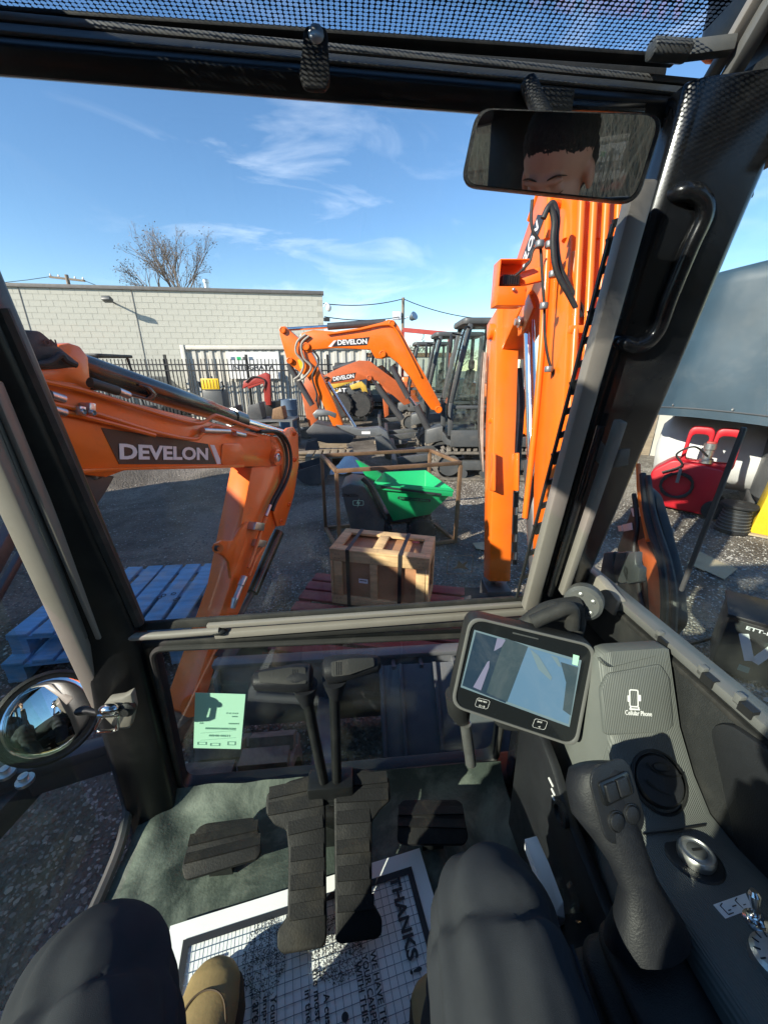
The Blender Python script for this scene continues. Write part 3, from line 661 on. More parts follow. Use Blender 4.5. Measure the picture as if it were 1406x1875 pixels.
def shell(o, th):   # open tub: outer and inner walls
    c = sum(o, V()) / 8; i_ = [p + (c - p).normalized() * th + V((0, 0, th)) for p in o]
    rf0, rf1, rb0, rb1, bf0, bf1, bb0, bb1 = range(8)
    qs = [(rf0, rf1, bf1, bf0), (rb0, bb0, bb1, rb1), (rf0, bf0, bb0, rb0), (rf1, rb1, bb1, bf1), (bf0, bf1, bb1, bb0)]
    fs = qs + [tuple(k + 8 for k in f[::-1]) for f in qs] + [(0, 8, 9, 1), (1, 9, 11, 3), (3, 11, 10, 2), (2, 10, 8, 0)]
    b.add(o + i_, fs)
shell(rimF + rimB + botF + botB, .03); part('skip', b, 'green', du, .004, world=True)
b = MB(); b.bar(rimF[0] + V((.03, -.012, -.03)), rimF[1] + V((-.02, -.012, -.03)), .03, .05); part('rim_band', b, 'green', du, .004, world=True)
b = MB(); b.bar(rimF[0] + V((.08, -.03, -.028)), rimF[1] + V((-.14, -.03, -.028)), .004, .022); part('rim_slot', b, 'ink', du, world=True)
b = MB(); b.prism([atY(651, 843, 4.0), atY(660, 846, 4.0), atY(700, 868, 4.05), atY(690, 884, 4.0), atY(672, 876, 4.0)], (0, .05, 0)); part('pour_lip', b, 'green', du, .004, world=True)
b = MB(); b.prism([atY(x, y, 3.70) for x, y in ((624, 893), (640, 886), (665, 890), (684, 915), (704, 954), (702, 985), (646, 985), (632, 930))], (0, .42, 0)); part('body', b, 'machine_grey', du, .015, world=True)
b = MB(); b.tube(spline([atY(x, y, 3.68) for x, y in ((663, 876), (676, 890), (690, 918), (706, 950))]), .022, 8); part('bumper_rail', b, 'black_rubber', du, world=True)
text('lettering', 'TPM200e', 'ink', du, atY(641, 907, 3.697), V((1, 0, 0)), V((0, 0, 1)), .035, .17, .001, .02, world=True)
c_ = atY(656, 921, 3.697); b = MB(); b.ring([c_ + V((x, 0, y)) for x, y in rrect(.11, .055, .012)], [c_ + V((x, 0, y)) for x, y in rrect(.10, .045, .010)], (0, -.001, 0)); part('battery_mark', b, 'mint_sticker', du, world=True)
b = MB(); b.prism([c_ + V((x, -.002, y)) for x, y in ((.01, .05), (-.02, -.005), (-.002, -.005), (-.012, -.05), (.02, .008), (.002, .008))], (0, -.001, 0)); part('battery_mark', b, 'mint_sticker', du, world=True)
tp = (rimF[0].lerp(rimF[1], .5) + botF[0].lerp(botF[1], .5)) / 2; nrm = (rimF[1] - rimF[0]).cross(botF[0] - rimF[0]).normalized(); nrm = nrm if nrm.y < 0 else -nrm
tp = atP(758, 913, rimF[0], nrm); xd = (rimF[1] - rimF[0]).normalized(); yd = nrm.cross(xd); yd = yd if yd.z > 0 else -yd
b = MB(); b.prism([tp + nrm * .014 + xd * x + yd * y for x, y in rrect(.34, .032, .014)], nrm * .003); part('load_badge', b, 'ink', du, world=True)
text('lettering', 'RATED LOAD 300KG', 'green', du, tp + nrm * .018, xd, yd, .018, .30, .001, .02, world=True)
def wheel(parent, c, ax, r, w, m='black_rubber', hub='steel_grey', lugs=14, name='wheel'):
    ax = V(ax).normalized(); c = V(c)
    b = MB(); b.lathe(c - ax * w / 2, ax, [(r * .55, 0), (r * .86, 0), (r * .95, w * .12), (r * .96, w * .5), (r * .95, w * .88), (r * .86, w), (r * .55, w), (r * .5, w * .6), (r * .5, w * .4)], 28)
    _, s_, u_ = frame(ax)
    for i in range(lugs):
        for sd_ in (-1, 1):
            a = 2 * math.pi * (i + (.5 if sd_ > 0 else 0)) / lugs; rd = s_ * math.cos(a) + u_ * math.sin(a); tg = ax.cross(rd)
            b.bar(c + ax * (sd_ * w * .05) + rd * r * .96, c + ax * (sd_ * w * .48) + rd * r * .95 + tg * r * .10, r * .12, r * .10, rd)
    o = part(name, b, m, parent, world=True)
    b = MB(); b.lathe(c - ax * w * .25, ax, [(r * .04, -.01), (r * .22, -.01), (r * .25, .01), (r * .52, .02), (r * .54, w * .5), (r * .25, w * .5), (.005, w * .5)], 20); part('rim', b, hub, o, world=True)
    return o
wheel(du, atY(771, 972, 3.78), (0, 1, 0), .155, .11); wheel(du, atY(771, 972, 3.78) + V((-.45, 0, -.01)), (0, 1, 0), .145, .11)
wheel(du, atY(771, 972, 3.78) + V((0, .42, 0)), (0, 1, 0), .155, .11)
b = MB(); b.box((.16, 4.0, .24), (.55, .3, .10)); part('chassis', b, 'dark_steel', du, .01, world=True)

# ------------------------------------------------------------------ things on the right of the yard
# fuel caddy
cb = atZ(1245, 940, 0); fx = V((cb.y, -cb.x, 0)).normalized()      # across the view
rc = thing('fuel_caddy', 'red plastic wheeled fuel caddy with a hose coiled on its front', 'fuel caddy', (cb.x, cb.y + .0, 0), math.atan2(fx.y, fx.x))
b = MB(); b.prism(roundpoly([(-.40, 0, .06), (.26, 0, .02), (.34, 0, .30), (.30, 0, .62), (-.22, 0, .68), (-.42, 0, .50)], .06), (0, .34, 0)); part('tank', b, 'red_plastic', rc, .03, seg=3)
out_ = roundpoly([(-.06, .1, .60), (.36, .1, .58), (.34, .1, 1.00), (-.02, .1, 1.02)], .09)
for (x0, x1) in ((-.16, .11), (.10, .37)):
    o_ = roundpoly([(x0, .10, .58), (x1, .10, .58), (x1 - .0, .10, 1.08), (x0 + .02, .10, 1.08)], .08); c_ = sum(o_, V()) / len(o_)
    b = MB(); b.ring(o_, [c_ + (p - c_) * .66 for p in o_], (0, .14, 0)); part('handle', b, 'red_plastic', rc, .012)
b = MB(); b.lathe((.10, .1, .66), (0, 0, 1), [(.07, 0), (.07, .05), (.05, .06), (.05, .16), (.065, .17), (.065, .24), (.02, .26)], 14); part('pump', b, 'zinc', rc)
b = MB(); b.box((.10, .1, .90), (.09, .09, .05)); part('pump_cap', b, 'red_paint', rc, .01)
b = MB(); pts = []
for i in range(46):
    a = i * .42; rr = .155 + .012 * math.sin(i * .9); pts.append((-.12 + rr * math.cos(a), -.03 - .012 * (i % 5) / 5, .36 + rr * 1.05 * math.sin(a)))
b.tube(pts, .014, 6); part('hose', b, 'hose', rc)
b = MB(); b.bar((-.12, -.055, .58), (-.12, -.055, .40), .035, .012, V((0, 1, 0))); part('hose_strap', b, 'steel_grey', rc)
b = MB(); b.tube(spline([(.1, .05, .75), (-.05, -.03, .86), (-.2, -.04, .75), (-.12, -.04, .62), (-.3, -.03, .5)]), .013, 6); part('hose', b, 'hose', rc)
for yy in (-.03, .33):
    b = MB(); b.lathe((.30, yy, .12), (0, 1, 0), [(.02, -.03), (.06, -.03), (.11, -.025), (.12, 0), (.11, .03), (.02, .03)], 20); part('wheel', b, 'black_rubber', rc)
# white tank behind it
wt = thing('white_tank', 'big white rounded plastic tank behind the red fuel caddy', 'tank', (4.86, 5.55, 0), R(-38))
b = MB(); b.lathe((-.75, 0, .62), (1, 0, 0), [(.05, 0), (.34, .03), (.48, .14), (.52, .3), (.52, 1.3), (.48, 1.42), (.05, 1.5)], 28); part('shell', b, 'white_paint', wt)
for xx in (-.45, .45):
    b = MB(); b.box((xx, 0, .1), (.12, .8, .2)); part('cradle', b, 'dark_steel', wt)
b = MB(); b.lathe((0, 0, 1.12), (0, 0, 1), [(.16, 0), (.16, .05), (.13, .07), (.01, .07)], 18); part('lid', b, 'white_paint', wt)
# grey hopper with a tarpaulin over it
hp = thing('covered_hopper', 'large grey steel hopper under a slate-blue tarpaulin, right of the cab', 'hopper', (5.15, 4.55, 0), R(-45))
b = MB(); b.lathe((.35, .1, .12), (0, 0, 1), [(.72, 0), (.80, .1), (.80, 1.9), (.4, 2.2)], 32); part('drum', b, 'tank_grey', hp)
for a in range(3):
    b = MB(); b.box((.35 + .6 * math.cos(a * 2.1), .1 + .6 * math.sin(a * 2.1), .07), (.14, .14, .14)); part('foot', b, 'dark_steel', hp)
ca_, sa_ = math.cos, math.sin
b = MB()
def tarp(u, v):
    a = u * 2 * math.pi; rx, ry = 1.75, .95
    if v < .45: r = v / .45; z = 2.98 - .16 * r ** 2 + .14 * math.cos(a) * r
    else: r = 1 + .06 * (v - .45); z = 2.82 + .14 * math.cos(a) - (v - .45) / .55 * (1.65 + .14 * math.cos(a))
    wob = 1 + .030 * math.sin(a * 9 + v * 3) * max(0, v - .3) + .010 * math.sin(a * 23 + v * 4) + .02 * noise.noise(V((ca_(a) * 4, sa_(a) * 4, v * 5)))
    e = 3.2; ca, sa = math.cos(a), math.sin(a); sq = (abs(ca) ** e + abs(sa) ** e) ** (-1 / e)
    return V((rx * r * wob * ca * sq, ry * r * wob * sa * sq, z + (.03 * math.sin(a * 5) if v > .95 else 0)))
b.grid(110, 26, tarp); tpo = part('tarpaulin', b, 'tarp', hp, sharp=80)
for v in (.965,):
    b = MB(); b.tube([tarp(k / 90, v) + (tarp(k / 90, v) - V((0, 0, tarp(k / 90, v).z))).normalized() * .005 for k in range(91)], .009, 5); part('hem', b, 'tank_grey' if v > .9 else 'tarp', tpo)
for k in range(22):
    p_ = tarp(k / 22, .955); nn = (p_ - V((0, 0, p_.z))).normalized(); b = MB(); b.lathe(p_ + nn * .004, nn, [(.016, 0), (.016, .006), (.008, .007), (.007, .001)], 10); part('eyelet', b, 'zinc', tpo)
# pale board fence far right
pf = thing('board_fence', 'pale weathered board fence behind the red fuel caddy', 'fence', (5.6, 8.2, 0), R(-35)); 
for i in range(16):
    b = MB(); b.box((-1.9 + i * .235, 0, .9), (.22, .03, 1.8)); part('board', b, ['container_white', 'pallet_wood'][i % 5 == 3], pf)
for z in (.4, 1.4):
    b = MB(); b.box((0, .05, z), (3.9, .05, .09)); part('rail', b, 'pallet_wood', pf)
# black cable spool
sp_ = atZ(1337, 972, 0)
cs = thing('cable_spool', 'black tapered spool standing on the gravel beside the red fuel caddy', 'spool', (sp_.x, sp_.y, 0))
b = MB(); b.lathe((0, 0, 0), (0, 0, 1), [(.02, 0), (.15, 0), (.155, .02), (.115, .30), (.02, .30)], 22); part('core', b, 'black_rubber', cs)
for i in range(7):
    b = MB(); zc = .04 + i * .037; b.lathe((0, 0, zc), (0, 0, 1), [(.150 - .037 * i / 7, 0), (.160 - .037 * i / 7, .008), (.150 - .037 * i / 7, .016)], 20, cap=False); part('winding', b, 'machine_grey', cs)
b = MB(); b.lathe((0, 0, .30), (0, 0, 1), [(.02, 0), (.165, 0), (.17, .012), (.165, .03), (.05, .035), (.05, .02), (.02, .02)], 24); part('flange', b, 'black_rubber', cs)
# yellow cabinet at the right edge
yp = atZ(1404, 992, 0)
yc = thing('yellow_cabinet', 'yellow plastic bin with small black print at the right edge', 'bin', (yp.x + .28, yp.y + .22, 0), R(-40))
b = MB(); b.prism(roundpoly([(-.22, -.2, .02), (.3, -.2, .02), (.26, -.2, .62), (-.17, -.2, .62)], .03), (0, .4, 0)); part('body', b, 'yellow', yc, .015)
b = MB(); b.box((.045, 0, .645), (.48, .45, .05)); part('lid', b, 'yellow', yc, .015)
b = MB(); b.box((.04, 0, .012), (.62, .5, .02)); part('base_sheet', b, 'cardboard', yc)
text('lettering', 'NO O', 'ink', yc, V((-.05, -.203, .45)), V((1, 0, 0)), V((0, 0, 1)), .035, .13, .001, .02)
for i in range(2):
    b = MB(); b.box((-.04, -.2025, .38 - .03 * i), (.14, .002, .008)); part('print_line', b, 'ink', yc)
# cardboard
cp = [atZ(x, y, .012) for x, y in ((1281, 1012), (1352, 1043), (1326, 1060), (1254, 1032))]; cc = sum(cp, V()) / 4
b = MB(); pts = [cp[0], cp[0].lerp(cp[1], .48), cp[0].lerp(cp[1], .52), cp[1], cp[2], cp[2].lerp(cp[3], .46), cp[2].lerp(cp[3], .5), cp[3]]
b.prism([p + V((q.uniform(-.02, .02), q.uniform(-.02, .02), 0)) for p in pts], (0, 0, .006)); solo('cardboard_sheet', b, 'cardboard', 'torn flat piece of cardboard lying on the gravel', 'cardboard')
# dark carton by the right window
bx_ = atZ(1395, 1262, 0)
bc = thing('battery_carton', 'black carton with a white V mark standing below the right window', 'carton', (bx_.x + .10, bx_.y + .16, 0), R(-38))
b = MB(); b.box((0, 0, .19), (.44, .32, .38)); part('box', b, 'box_dark', bc, .012)
b = MB(); b.box((0, 0, .39), (.46, .34, .025)); part('lid', b, 'box_dark', bc, .006)
b = MB(); 
for s in (-1, 1): b.bar((-.06 + s * .075, -.163, .30), (-.06 + s * .010, -.163, .14), .004, .045, V((s, 0, .4)))
part('logo', b, 'white_print', bc)
text('lettering', 'ETT-MEI', 'white_print', bc, V((-.06, -.162, .345)), V((1, 0, 0)), V((0, 0, 1)), .022, .15, .002, .02)
b = MB(); b.box((-.08, -.1615, .075), (.05, .003, .04)); part('sticker', b, 'mint_ink', bc)
b = MB(); b.tube(spline([atZ(1240, 1185, .015), atZ(1290, 1172, .02), atZ(1330, 1158, .03), atZ(1372, 1140, .10), bc.location + V((-.05, -.05, .39))]), .012, 6); solo('black_cable', b, 'hose', 'black cable lying on the gravel and leading to the black carton', 'cable')
# ================================================================== MACHINES IN THE YARD
class Plane:
    """upright plane through a ground point; outlines seen in the photo are laid on it at its own distance"""
    def __init__(s, p0, d):
        s.p0 = V((p0[0], p0[1], 0)); s.d = V((d[0], d[1], 0)).normalized(); n = V((s.d.y, -s.d.x, 0))
        s.n = n if (O - s.p0).dot(n) > 0 else -n
        s.x = s.d if s.d.cross(V((0, 0, 1))).dot(s.n) > 0 else -s.d
    def P(s, px, py, off=0.0): return atP(px, py, s.p0 + s.n * off, s.n)
    def poly(s, pts, off=0.0): return [s.P(x, y, off) for x, y in pts]
    def slab(s, pts, off, th, rnd_=0.0):
        b = MB(); q = s.poly(pts, off)
        if rnd_: q = roundpoly(q, rnd_)
        return b.prism(q, s.n * -th)
    def tube(s, pts, r, off=0.0, n=8, k=6): return MB().tube(spline([s.P(x, y, off) for x, y in pts], k), r, n)
    def cyl(s, a, c, r, off=0.0, n=16): return MB().cyl(s.P(*a, off), s.P(*c, off), r, n=n)
    def pin(s, px, py, r, off, ln, n=18): p = s.P(px, py, off); return MB().lathe(p - s.n * ln, s.n, [(r, 0), (r, ln), (r * .75, ln + .004), (r * .7, ln - .004), (.002, ln - .004)], n)
def decal(pl, root, quad, slash, mid, wpx, hpx, off, s='DEVELON'):
    part('decal', pl.slab(quad, off + .002, .001), 'decal_black', root, world=True)
    if slash: part('decal_slash', pl.slab(slash, off + .002, .001), 'white_print', root, world=True)
    a = pl.P(mid[0] - wpx / 2, mid[1] - mid[2], off + .0035); c = pl.P(mid[0] + wpx / 2, mid[1] + mid[2], off + .0035)
    hh = (pl.P(mid[0], mid[1] - hpx / 2) - pl.P(mid[0], mid[1] + hpx / 2)).length
    text('lettering', s, 'white_print', root, (a + c) / 2, (c - a), V((0, 0, 1)), hh, (c - a).length, .0012, .035, world=True)

# ------------------------------------------------------------------ neighbour on the left
T0 = atZ(361, 1313, .12); PL = Plane((T0.x, T0.y), (.24, .97))
nb_ = thing('mini_excavator', 'orange mini excavator on the left with its boom and arm across the blue pallets', 'excavator', (-2.15, -1.6, 0))
bt = .17
part('boom', PL.slab([(-140, 800), (-120, 655), (0, 672), (60, 690), (140, 702), (180, 722), (470, 793), (506, 800), (521, 815), (523, 840), (511, 853), (448, 855), (234, 860), (196, 874), (140, 868), (108, 806), (60, 800), (-60, 830)], 0, bt), 'orange', nb_, .006, world=True)
part('boom_flange', PL.slab([(140, 859), (448, 851), (448, 856), (234, 861), (140, 868)], .012, bt + .024), 'orange', nb_, .002, world=True)
part('cylinder_bracket', PL.slab([(50, 700), (60, 672), (98, 668), (108, 632), (128, 628), (148, 634), (163, 654), (166, 690), (176, 722), (120, 706)], -.03, bt - .06), 'orange', nb_, .006, world=True)
part('lamp_cover', PL.slab([(20, 607), (40, 603), (76, 606), (104, 630), (146, 664), (143, 672), (106, 676), (40, 678), (10, 650)], .0, bt), 'black_plastic', nb_, .012, world=True)
text('lettering', 'ON', 'ink', nb_, PL.P(92, 627, .004), PL.x, V((0, 0, 1)), .018, None, .002, .03, world=True)
part('lamp_hose', PL.tube([(50, 668), (90, 664), (112, 650), (122, 660), (140, 668)], .010, .02), 'hose', nb_, world=True)
part('arm_cylinder', MB().tube([PL.P(140, 668, -.08), PL.P(165, 678, -.08), PL.P(300, 722, -.08), PL.P(384, 750, -.08), PL.P(386, 751, -.08), PL.P(428, 766, -.08)], [.042, .047, .047, .047, .043, .043], 20), 'black_gloss', nb_, world=True)
part('cylinder_gland', PL.cyl((424, 764), (444, 771), .05, -.08), 'black_gloss', nb_, world=True)
part('cylinder_rod', PL.cyl((440, 770), (532, 797), .024, -.08), 'chrome', nb_, world=True)
part('cylinder_port', PL.slab([(168, 714), (200, 716), (282, 735), (290, 722), (276, 708), (255, 702), (255, 707), (270, 712), (279, 722), (270, 728), (205, 708), (170, 704)], -.025, .02), 'black_gloss', nb_, .004, world=True)
for pts in ([(40, 690), (62, 695), (167, 719), (301, 761), (360, 775), (378, 770), (391, 762), (405, 763), (465, 785), (500, 795)], [(60, 731), (77, 735), (167, 755), (284, 791), (354, 804), (372, 794), (391, 780), (420, 786), (470, 798)], [(75, 750), (150, 762), (284, 797)]):
    part('pipe', PL.tube(pts, .0085, .022), 'orange_tube', nb_, world=True)
for a, c in (((90, 722), (118, 731)), ((93, 748), (120, 756)), ((215, 715), (236, 724)), ((372, 788), (420, 790)), ((430, 793), (448, 797))):
    part('hose_fitting', PL.cyl(a, c, .013, .024, 10), 'zinc', nb_, world=True)
for a, c in (((20, 715), (92, 724)), ((20, 740), (95, 750)), ((165, 700), (216, 716))): part('hose', PL.cyl(a, c, .016, .024, 10), 'hose', nb_, world=True)
for px, py in ((153, 752), (171, 746)): part('pipe_clamp', PL.slab([(px - 6, py - 9), (px + 6, py - 7), (px + 6, py + 10), (px - 6, py + 8)], .045, .05), 'zinc', nb_, .003, world=True)
for px, py in ((154, 754), (172, 756)): part('bolt', PL.pin(px, py, .010, .056, .012, 8), 'zinc', nb_, world=True)
decal(PL, nb_, [(186, 783), (381, 813), (397, 850), (219, 850)], [(385, 814), (393, 815), (407, 849), (398, 850)], (300, 829, 2.5), 162, 26, 0)
part('pad', PL.slab([(408, 812), (440, 812), (452, 826), (448, 843), (430, 852), (406, 851)], .008, .01, .02), 'orange', nb_, .004, world=True)
part('pivot_boss', PL.pin(510, 838, .055, .03, .05), 'orange', nb_, world=True); part('pivot_pin', PL.pin(510, 838, .026, .045, .03), 'zinc', nb_, world=True)
part('underside_plate', PL.slab([(142, 868), (212, 872), (196, 900), (176, 930), (160, 925)], -.03, .10), 'dark_steel', nb_, .006, world=True); part('bolt', PL.pin(180, 872, .012, -.02, .02, 8), 'zinc', nb_, world=True)
part('arm', PL.slab([(462, 856), (505, 846), (521, 848), (524, 900), (508, 960), (494, 985), (440, 1118), (395, 1215), (378, 1282), (361, 1313), (343, 1306), (352, 1280), (420, 1075)], -.015, .14), 'orange', nb_, .006, world=True)
for off in (.0, -.145):
    part('arm_plate', PL.slab([(494, 800), (512, 800), (528, 784), (538, 782), (546, 794), (548, 846), (539, 906), (522, 962), (508, 964), (498, 930), (518, 880), (516, 845), (500, 850)], off, .022), 'orange', nb_, .004, world=True)
for px, py in ((540, 794), (541, 842), (530, 924), (515, 955)): part('pin', PL.pin(px, py, .016, .006, .02, 14), 'orange', nb_, world=True)
for dx in (0, 7): part('hose', PL.tube([(470 + dx, 790), (505 + dx, 792), (522 + dx, 815), (526 + dx, 850), (516 + dx, 885), (500 + dx, 915), (492 + dx, 935)], .011, .02 + dx * .002), 'hose', nb_, world=True)
part('hose_fitting', PL.cyl((495, 925), (487, 945), .012, .02, 10), 'zinc', nb_, world=True); part('hose_fitting', PL.cyl((487, 947), (482, 962), .015, .02, 10), 'orange_tube', nb_, world=True)
part('pipe_clamp', PL.slab([(470, 956), (486, 958), (484, 972), (466, 970)], .035, .05), 'zinc', nb_, .004, world=True); part('pipe_clamp', PL.slab([(476, 988), (490, 990), (486, 1004), (472, 1000)], .03, .045), 'zinc', nb_, .004, world=True)
part('pipe', PL.tube([(478, 972), (468, 1004), (455, 1040)], .010, .022), 'orange_tube', nb_, world=True); part('pipe', PL.tube([(484, 1000), (470, 1020), (456, 1055)], .010, .022), 'orange_tube', nb_, world=True)
part('coupler', MB().tube([PL.P(448, 1056, .03), PL.P(441, 1072, .03), PL.P(441, 1073, .03), PL.P(432, 1095, .03), PL.P(431, 1096, .03), PL.P(426, 1114, .03)], [.020, .020, .016, .016, .019, .013], 14), 'zinc', nb_, world=True)
part('coupler', MB().tube([PL.P(394, 1044, -.17), PL.P(388, 1060, -.17), PL.P(387, 1061, -.17), PL.P(380, 1098, -.17)], [.016, .016, .012, .010], 12), 'zinc', nb_, world=True)
part('bucket_cylinder', PL.cyl((510, 975), (462, 1085), .040, -.07), 'black_gloss', nb_, world=True); part('cylinder_rod', PL.cyl((462, 1085), (405, 1190), .02, -.07), 'dark_steel', nb_, world=True)
for off in (.008, -.155): part('thumb_bracket', PL.slab([(455, 955), (440, 970), (428, 990), (408, 990), (396, 996), (398, 1012), (410, 1018), (420, 1030), (424, 1060), (432, 1040), (446, 1000)], off, .018), 'orange', nb_, .003, world=True)
part('bracket_boss', MB().cyl(PL.P(399, 1004, .05), PL.P(399, 1004, -.21), .026, n=16), 'orange', nb_, world=True); part('bracket_bore', PL.pin(399, 1004, .014, .052, .01), 'iron', nb_, world=True)
part('arm_end_boss', MB().cyl(PL.P(352, 1292, .03), PL.P(352, 1292, -.19), .05, n=18), 'orange', nb_, world=True)
b = MB(); pr = []
for i in range(9):
    a = R(-60 + 22 * i); pr.append((.22 * math.cos(a), .20 * math.sin(a)))
bc_ = PL.P(420, 1225, -.02)
b.loft([[bc_ + PL.d * (x * s_) + V((0, 0, z * s_)) + PL.n * o_ for x, z in pr] for s_, o_ in ((1, .12), (1, -.3))], cap=False, closed=False); b.loft([[bc_ + PL.d * (x * .96) + V((0, 0, z * .96)) + PL.n * o_ for x, z in pr] for o_ in (.12, -.3)], cap=False, closed=False)
part('bucket', b, 'dark_steel', nb_, world=True)
b = MB(); b.bar(PL.P(352, 1292, -.08), bc_ + V((0, 0, .16)), .06, .04); part('bucket_link', b, 'dark_steel', nb_, world=True)
# its blade, reaching past our door
b = MB(); q1 = [atZ(x, y, .42) for x, y in ((-260, 1470), (-20, 1400), (232, 1335), (232, 1368), (60, 1420), (-40, 1460), (-260, 1560))]
b.prism(q1, (0, 0, -.10)); part('blade', b, 'dark_steel', nb_, .01, world=True)
b = MB(); b.bar(atZ(-40, 1440, .45), atZ(228, 1355, .45), .05, .05); part('blade_edge', b, 'dark_steel', nb_, .01, world=True)
b = MB(); b.bar(atZ(70, 1412, .36), atZ(-110, 1600, .30), .10, .10); part('blade_arm', b, 'dark_steel', nb_, .012, world=True)
for px, py in ((14, 1418), (48, 1432)): 
    p = atZ(px, py, .475); b = MB(); b.lathe(p, (0, 0, 1), [(.026, 0), (.026, .012), (.014, .014), (.014, .03), (.004, .032)], 12); part('bolt', b, 'zinc', nb_, world=True)
b = MB(); b.bar(atY(-60, 1120, 1.15), atY(45, 930, 1.45), .05, .05); part('guard_rail', b, 'dark_steel', nb_, .008, world=True)
b = MB(); b.bar(atY(-60, 1190, 1.15), atY(42, 1010, 1.45), .03, .03); part('guard_rail', b, 'dark_steel', nb_, .008, world=True)
# body: low house with an open canopy, tracks
def track(root, cx, cy, ln, hh, w, ax=0, m='track_rubber', world=False, lug=.05, nl=44):
    """rubber belt on its rollers, running along x (ax=0) or y (ax=1)"""
    def P3(a, z, o): return V((cx + a, cy + o, z)) if ax == 0 else V((cx + o, cy + a, z))
    r = hh / 2; path = []; n = 12
    for i in range(n + 1): t = R(90 - 180 * i / n); path.append((ln / 2 - r + r * math.cos(t), r + r * math.sin(t)))
    for i in range(n + 1): t = R(270 - 180 * i / n); path.append((-ln / 2 + r + r * math.cos(t), r + r * math.sin(t)))
    inn = [((a - math.copysign(ln / 2 - r, a)) * .84 + math.copysign(ln / 2 - r, a), r + (z - r) * .84) for a, z in path]
    b = MB(); b.ring([P3(a, z, -w / 2) for a, z in path], [P3(a, z, -w / 2) for a, z in inn], P3(0, 0, w) - P3(0, 0, 0))
    per = 2 * (ln - 2 * r) + 2 * math.pi * r
    def along(s):
        s %= per; f = ln - 2 * r
        if s < f: return (-f / 2 + s, hh), (0, 1)
        s -= f
        if s < math.pi * r: t = R(90) - s / r; return (f / 2 + r * math.cos(t), r + r * math.sin(t)), (math.cos(t), math.sin(t))
        s -= math.pi * r
        if s < f: return (f / 2 - s, 0), (0, -1)
        s -= f; t = R(270) - s / r; return (-f / 2 + r * math.cos(t), r + r * math.sin(t)), (math.cos(t), math.sin(t))
    for i in range(nl):
        (a, z), (na, nz2) = along(per * i / nl); nv = P3(na, nz2, 0) - P3(0, 0, 0)
        for sgn in (-1, 1):
            (a2, z2), _ = along(per * i / nl + .02 * sgn); c0 = P3(a2, z2, 0) + nv * .008 + V((0, 0, .022))
            b.bar(c0 + (P3(0, 0, sgn * .02 * w) - P3(0, 0, 0)), c0 + (P3(0, 0, sgn * w * .48) - P3(0, 0, 0)), per / nl * .52, .045, nv)
    t = part('track', b, m, root, world=world)
    b = MB()
    for a in (-ln / 2 + r, ln / 2 - r): b.cyl(P3(a, r + .012, -w * .40), P3(a, r + .012, w * .40), r * .74, n=20)
    for i in range(4): b.cyl(P3(-ln * .27 + i * ln * .18, r * .44, -w * .4), P3(-ln * .27 + i * ln * .18, r * .44, w * .4), r * .32, n=14)
    part('roller_set', b, 'machine_grey', t, world=world)
    b = MB(); c = P3(0, r, 0); s_ = (ln * .62, w * .7, hh * .32) if ax == 0 else (w * .7, ln * .62, hh * .32); b.box(c, s_); part('track_frame', b, 'machine_grey', t, .01, world=world)
    return t
track(nb_, -.52, .1, 1.7, .42, .26, 1); track(nb_, .50, .1, 1.7, .42, .26, 1)
b = MB(); b.prism(roundpoly([(-.68, -.75, .50), (.66, -.75, .50), (.66, .55, .50), (-.68, .55, .50)], .2), (0, 0, .16)); part('platform', b, 'machine_grey', nb_, .015)
b = MB(); b.prism(roundpoly([(-.66, -.78, .67), (.64, -.78, .67), (.64, -.15, .67), (-.66, -.15, .67)], .22), (0, 0, .42)); part('engine_hood', b, 'orange', nb_, .03)
for x, y in ((-.38, -.66), (.31, -.66), (-.38, .12), (.31, .12)):
    b = MB(); b.cyl((x, y, .66), (x, y, 2.3), .022, n=10); part('canopy_post', b, 'black_paint', nb_)
b = MB(); b.prism(roundpoly([(-.42, -.72, 2.3), (.35, -.72, 2.3), (.35, .18, 2.3), (-.42, .18, 2.3)], .1), (0, 0, .07)); part('canopy_roof', b, 'black_paint', nb_, .02)
b = MB(); b.bar(V((-1.80, -1.0, .55)), V((-1.30, .10, .62)), .22, .30); part('swing_bracket', b, 'dark_steel', nb_, .02, world=True)
b = MB(); b.bar(PL.P(-140, 740, -.085), V((-1.33, .15, .95)), .17, .26); b.bar(V((-1.33, .15, .97)), V((-1.33, .05, .60)), .17, .24, V((0, 1, 0))); part('boom_foot', b, 'orange', nb_, .01, world=True)
b = MB(); b.prism(roundpoly([(-.42, -.12, .66), (.1, -.12, .66), (.1, .35, .66), (-.42, .35, .66)], .08), (0, 0, .35)); b.prism(roundpoly([(-.40, -.12, 1.0), (.08, -.12, 1.0), (.06, -.18, 1.45), (-.38, -.18, 1.45)], .08), (0, .09, 0)); part('seat', b, 'black_rubber', nb_, .02)

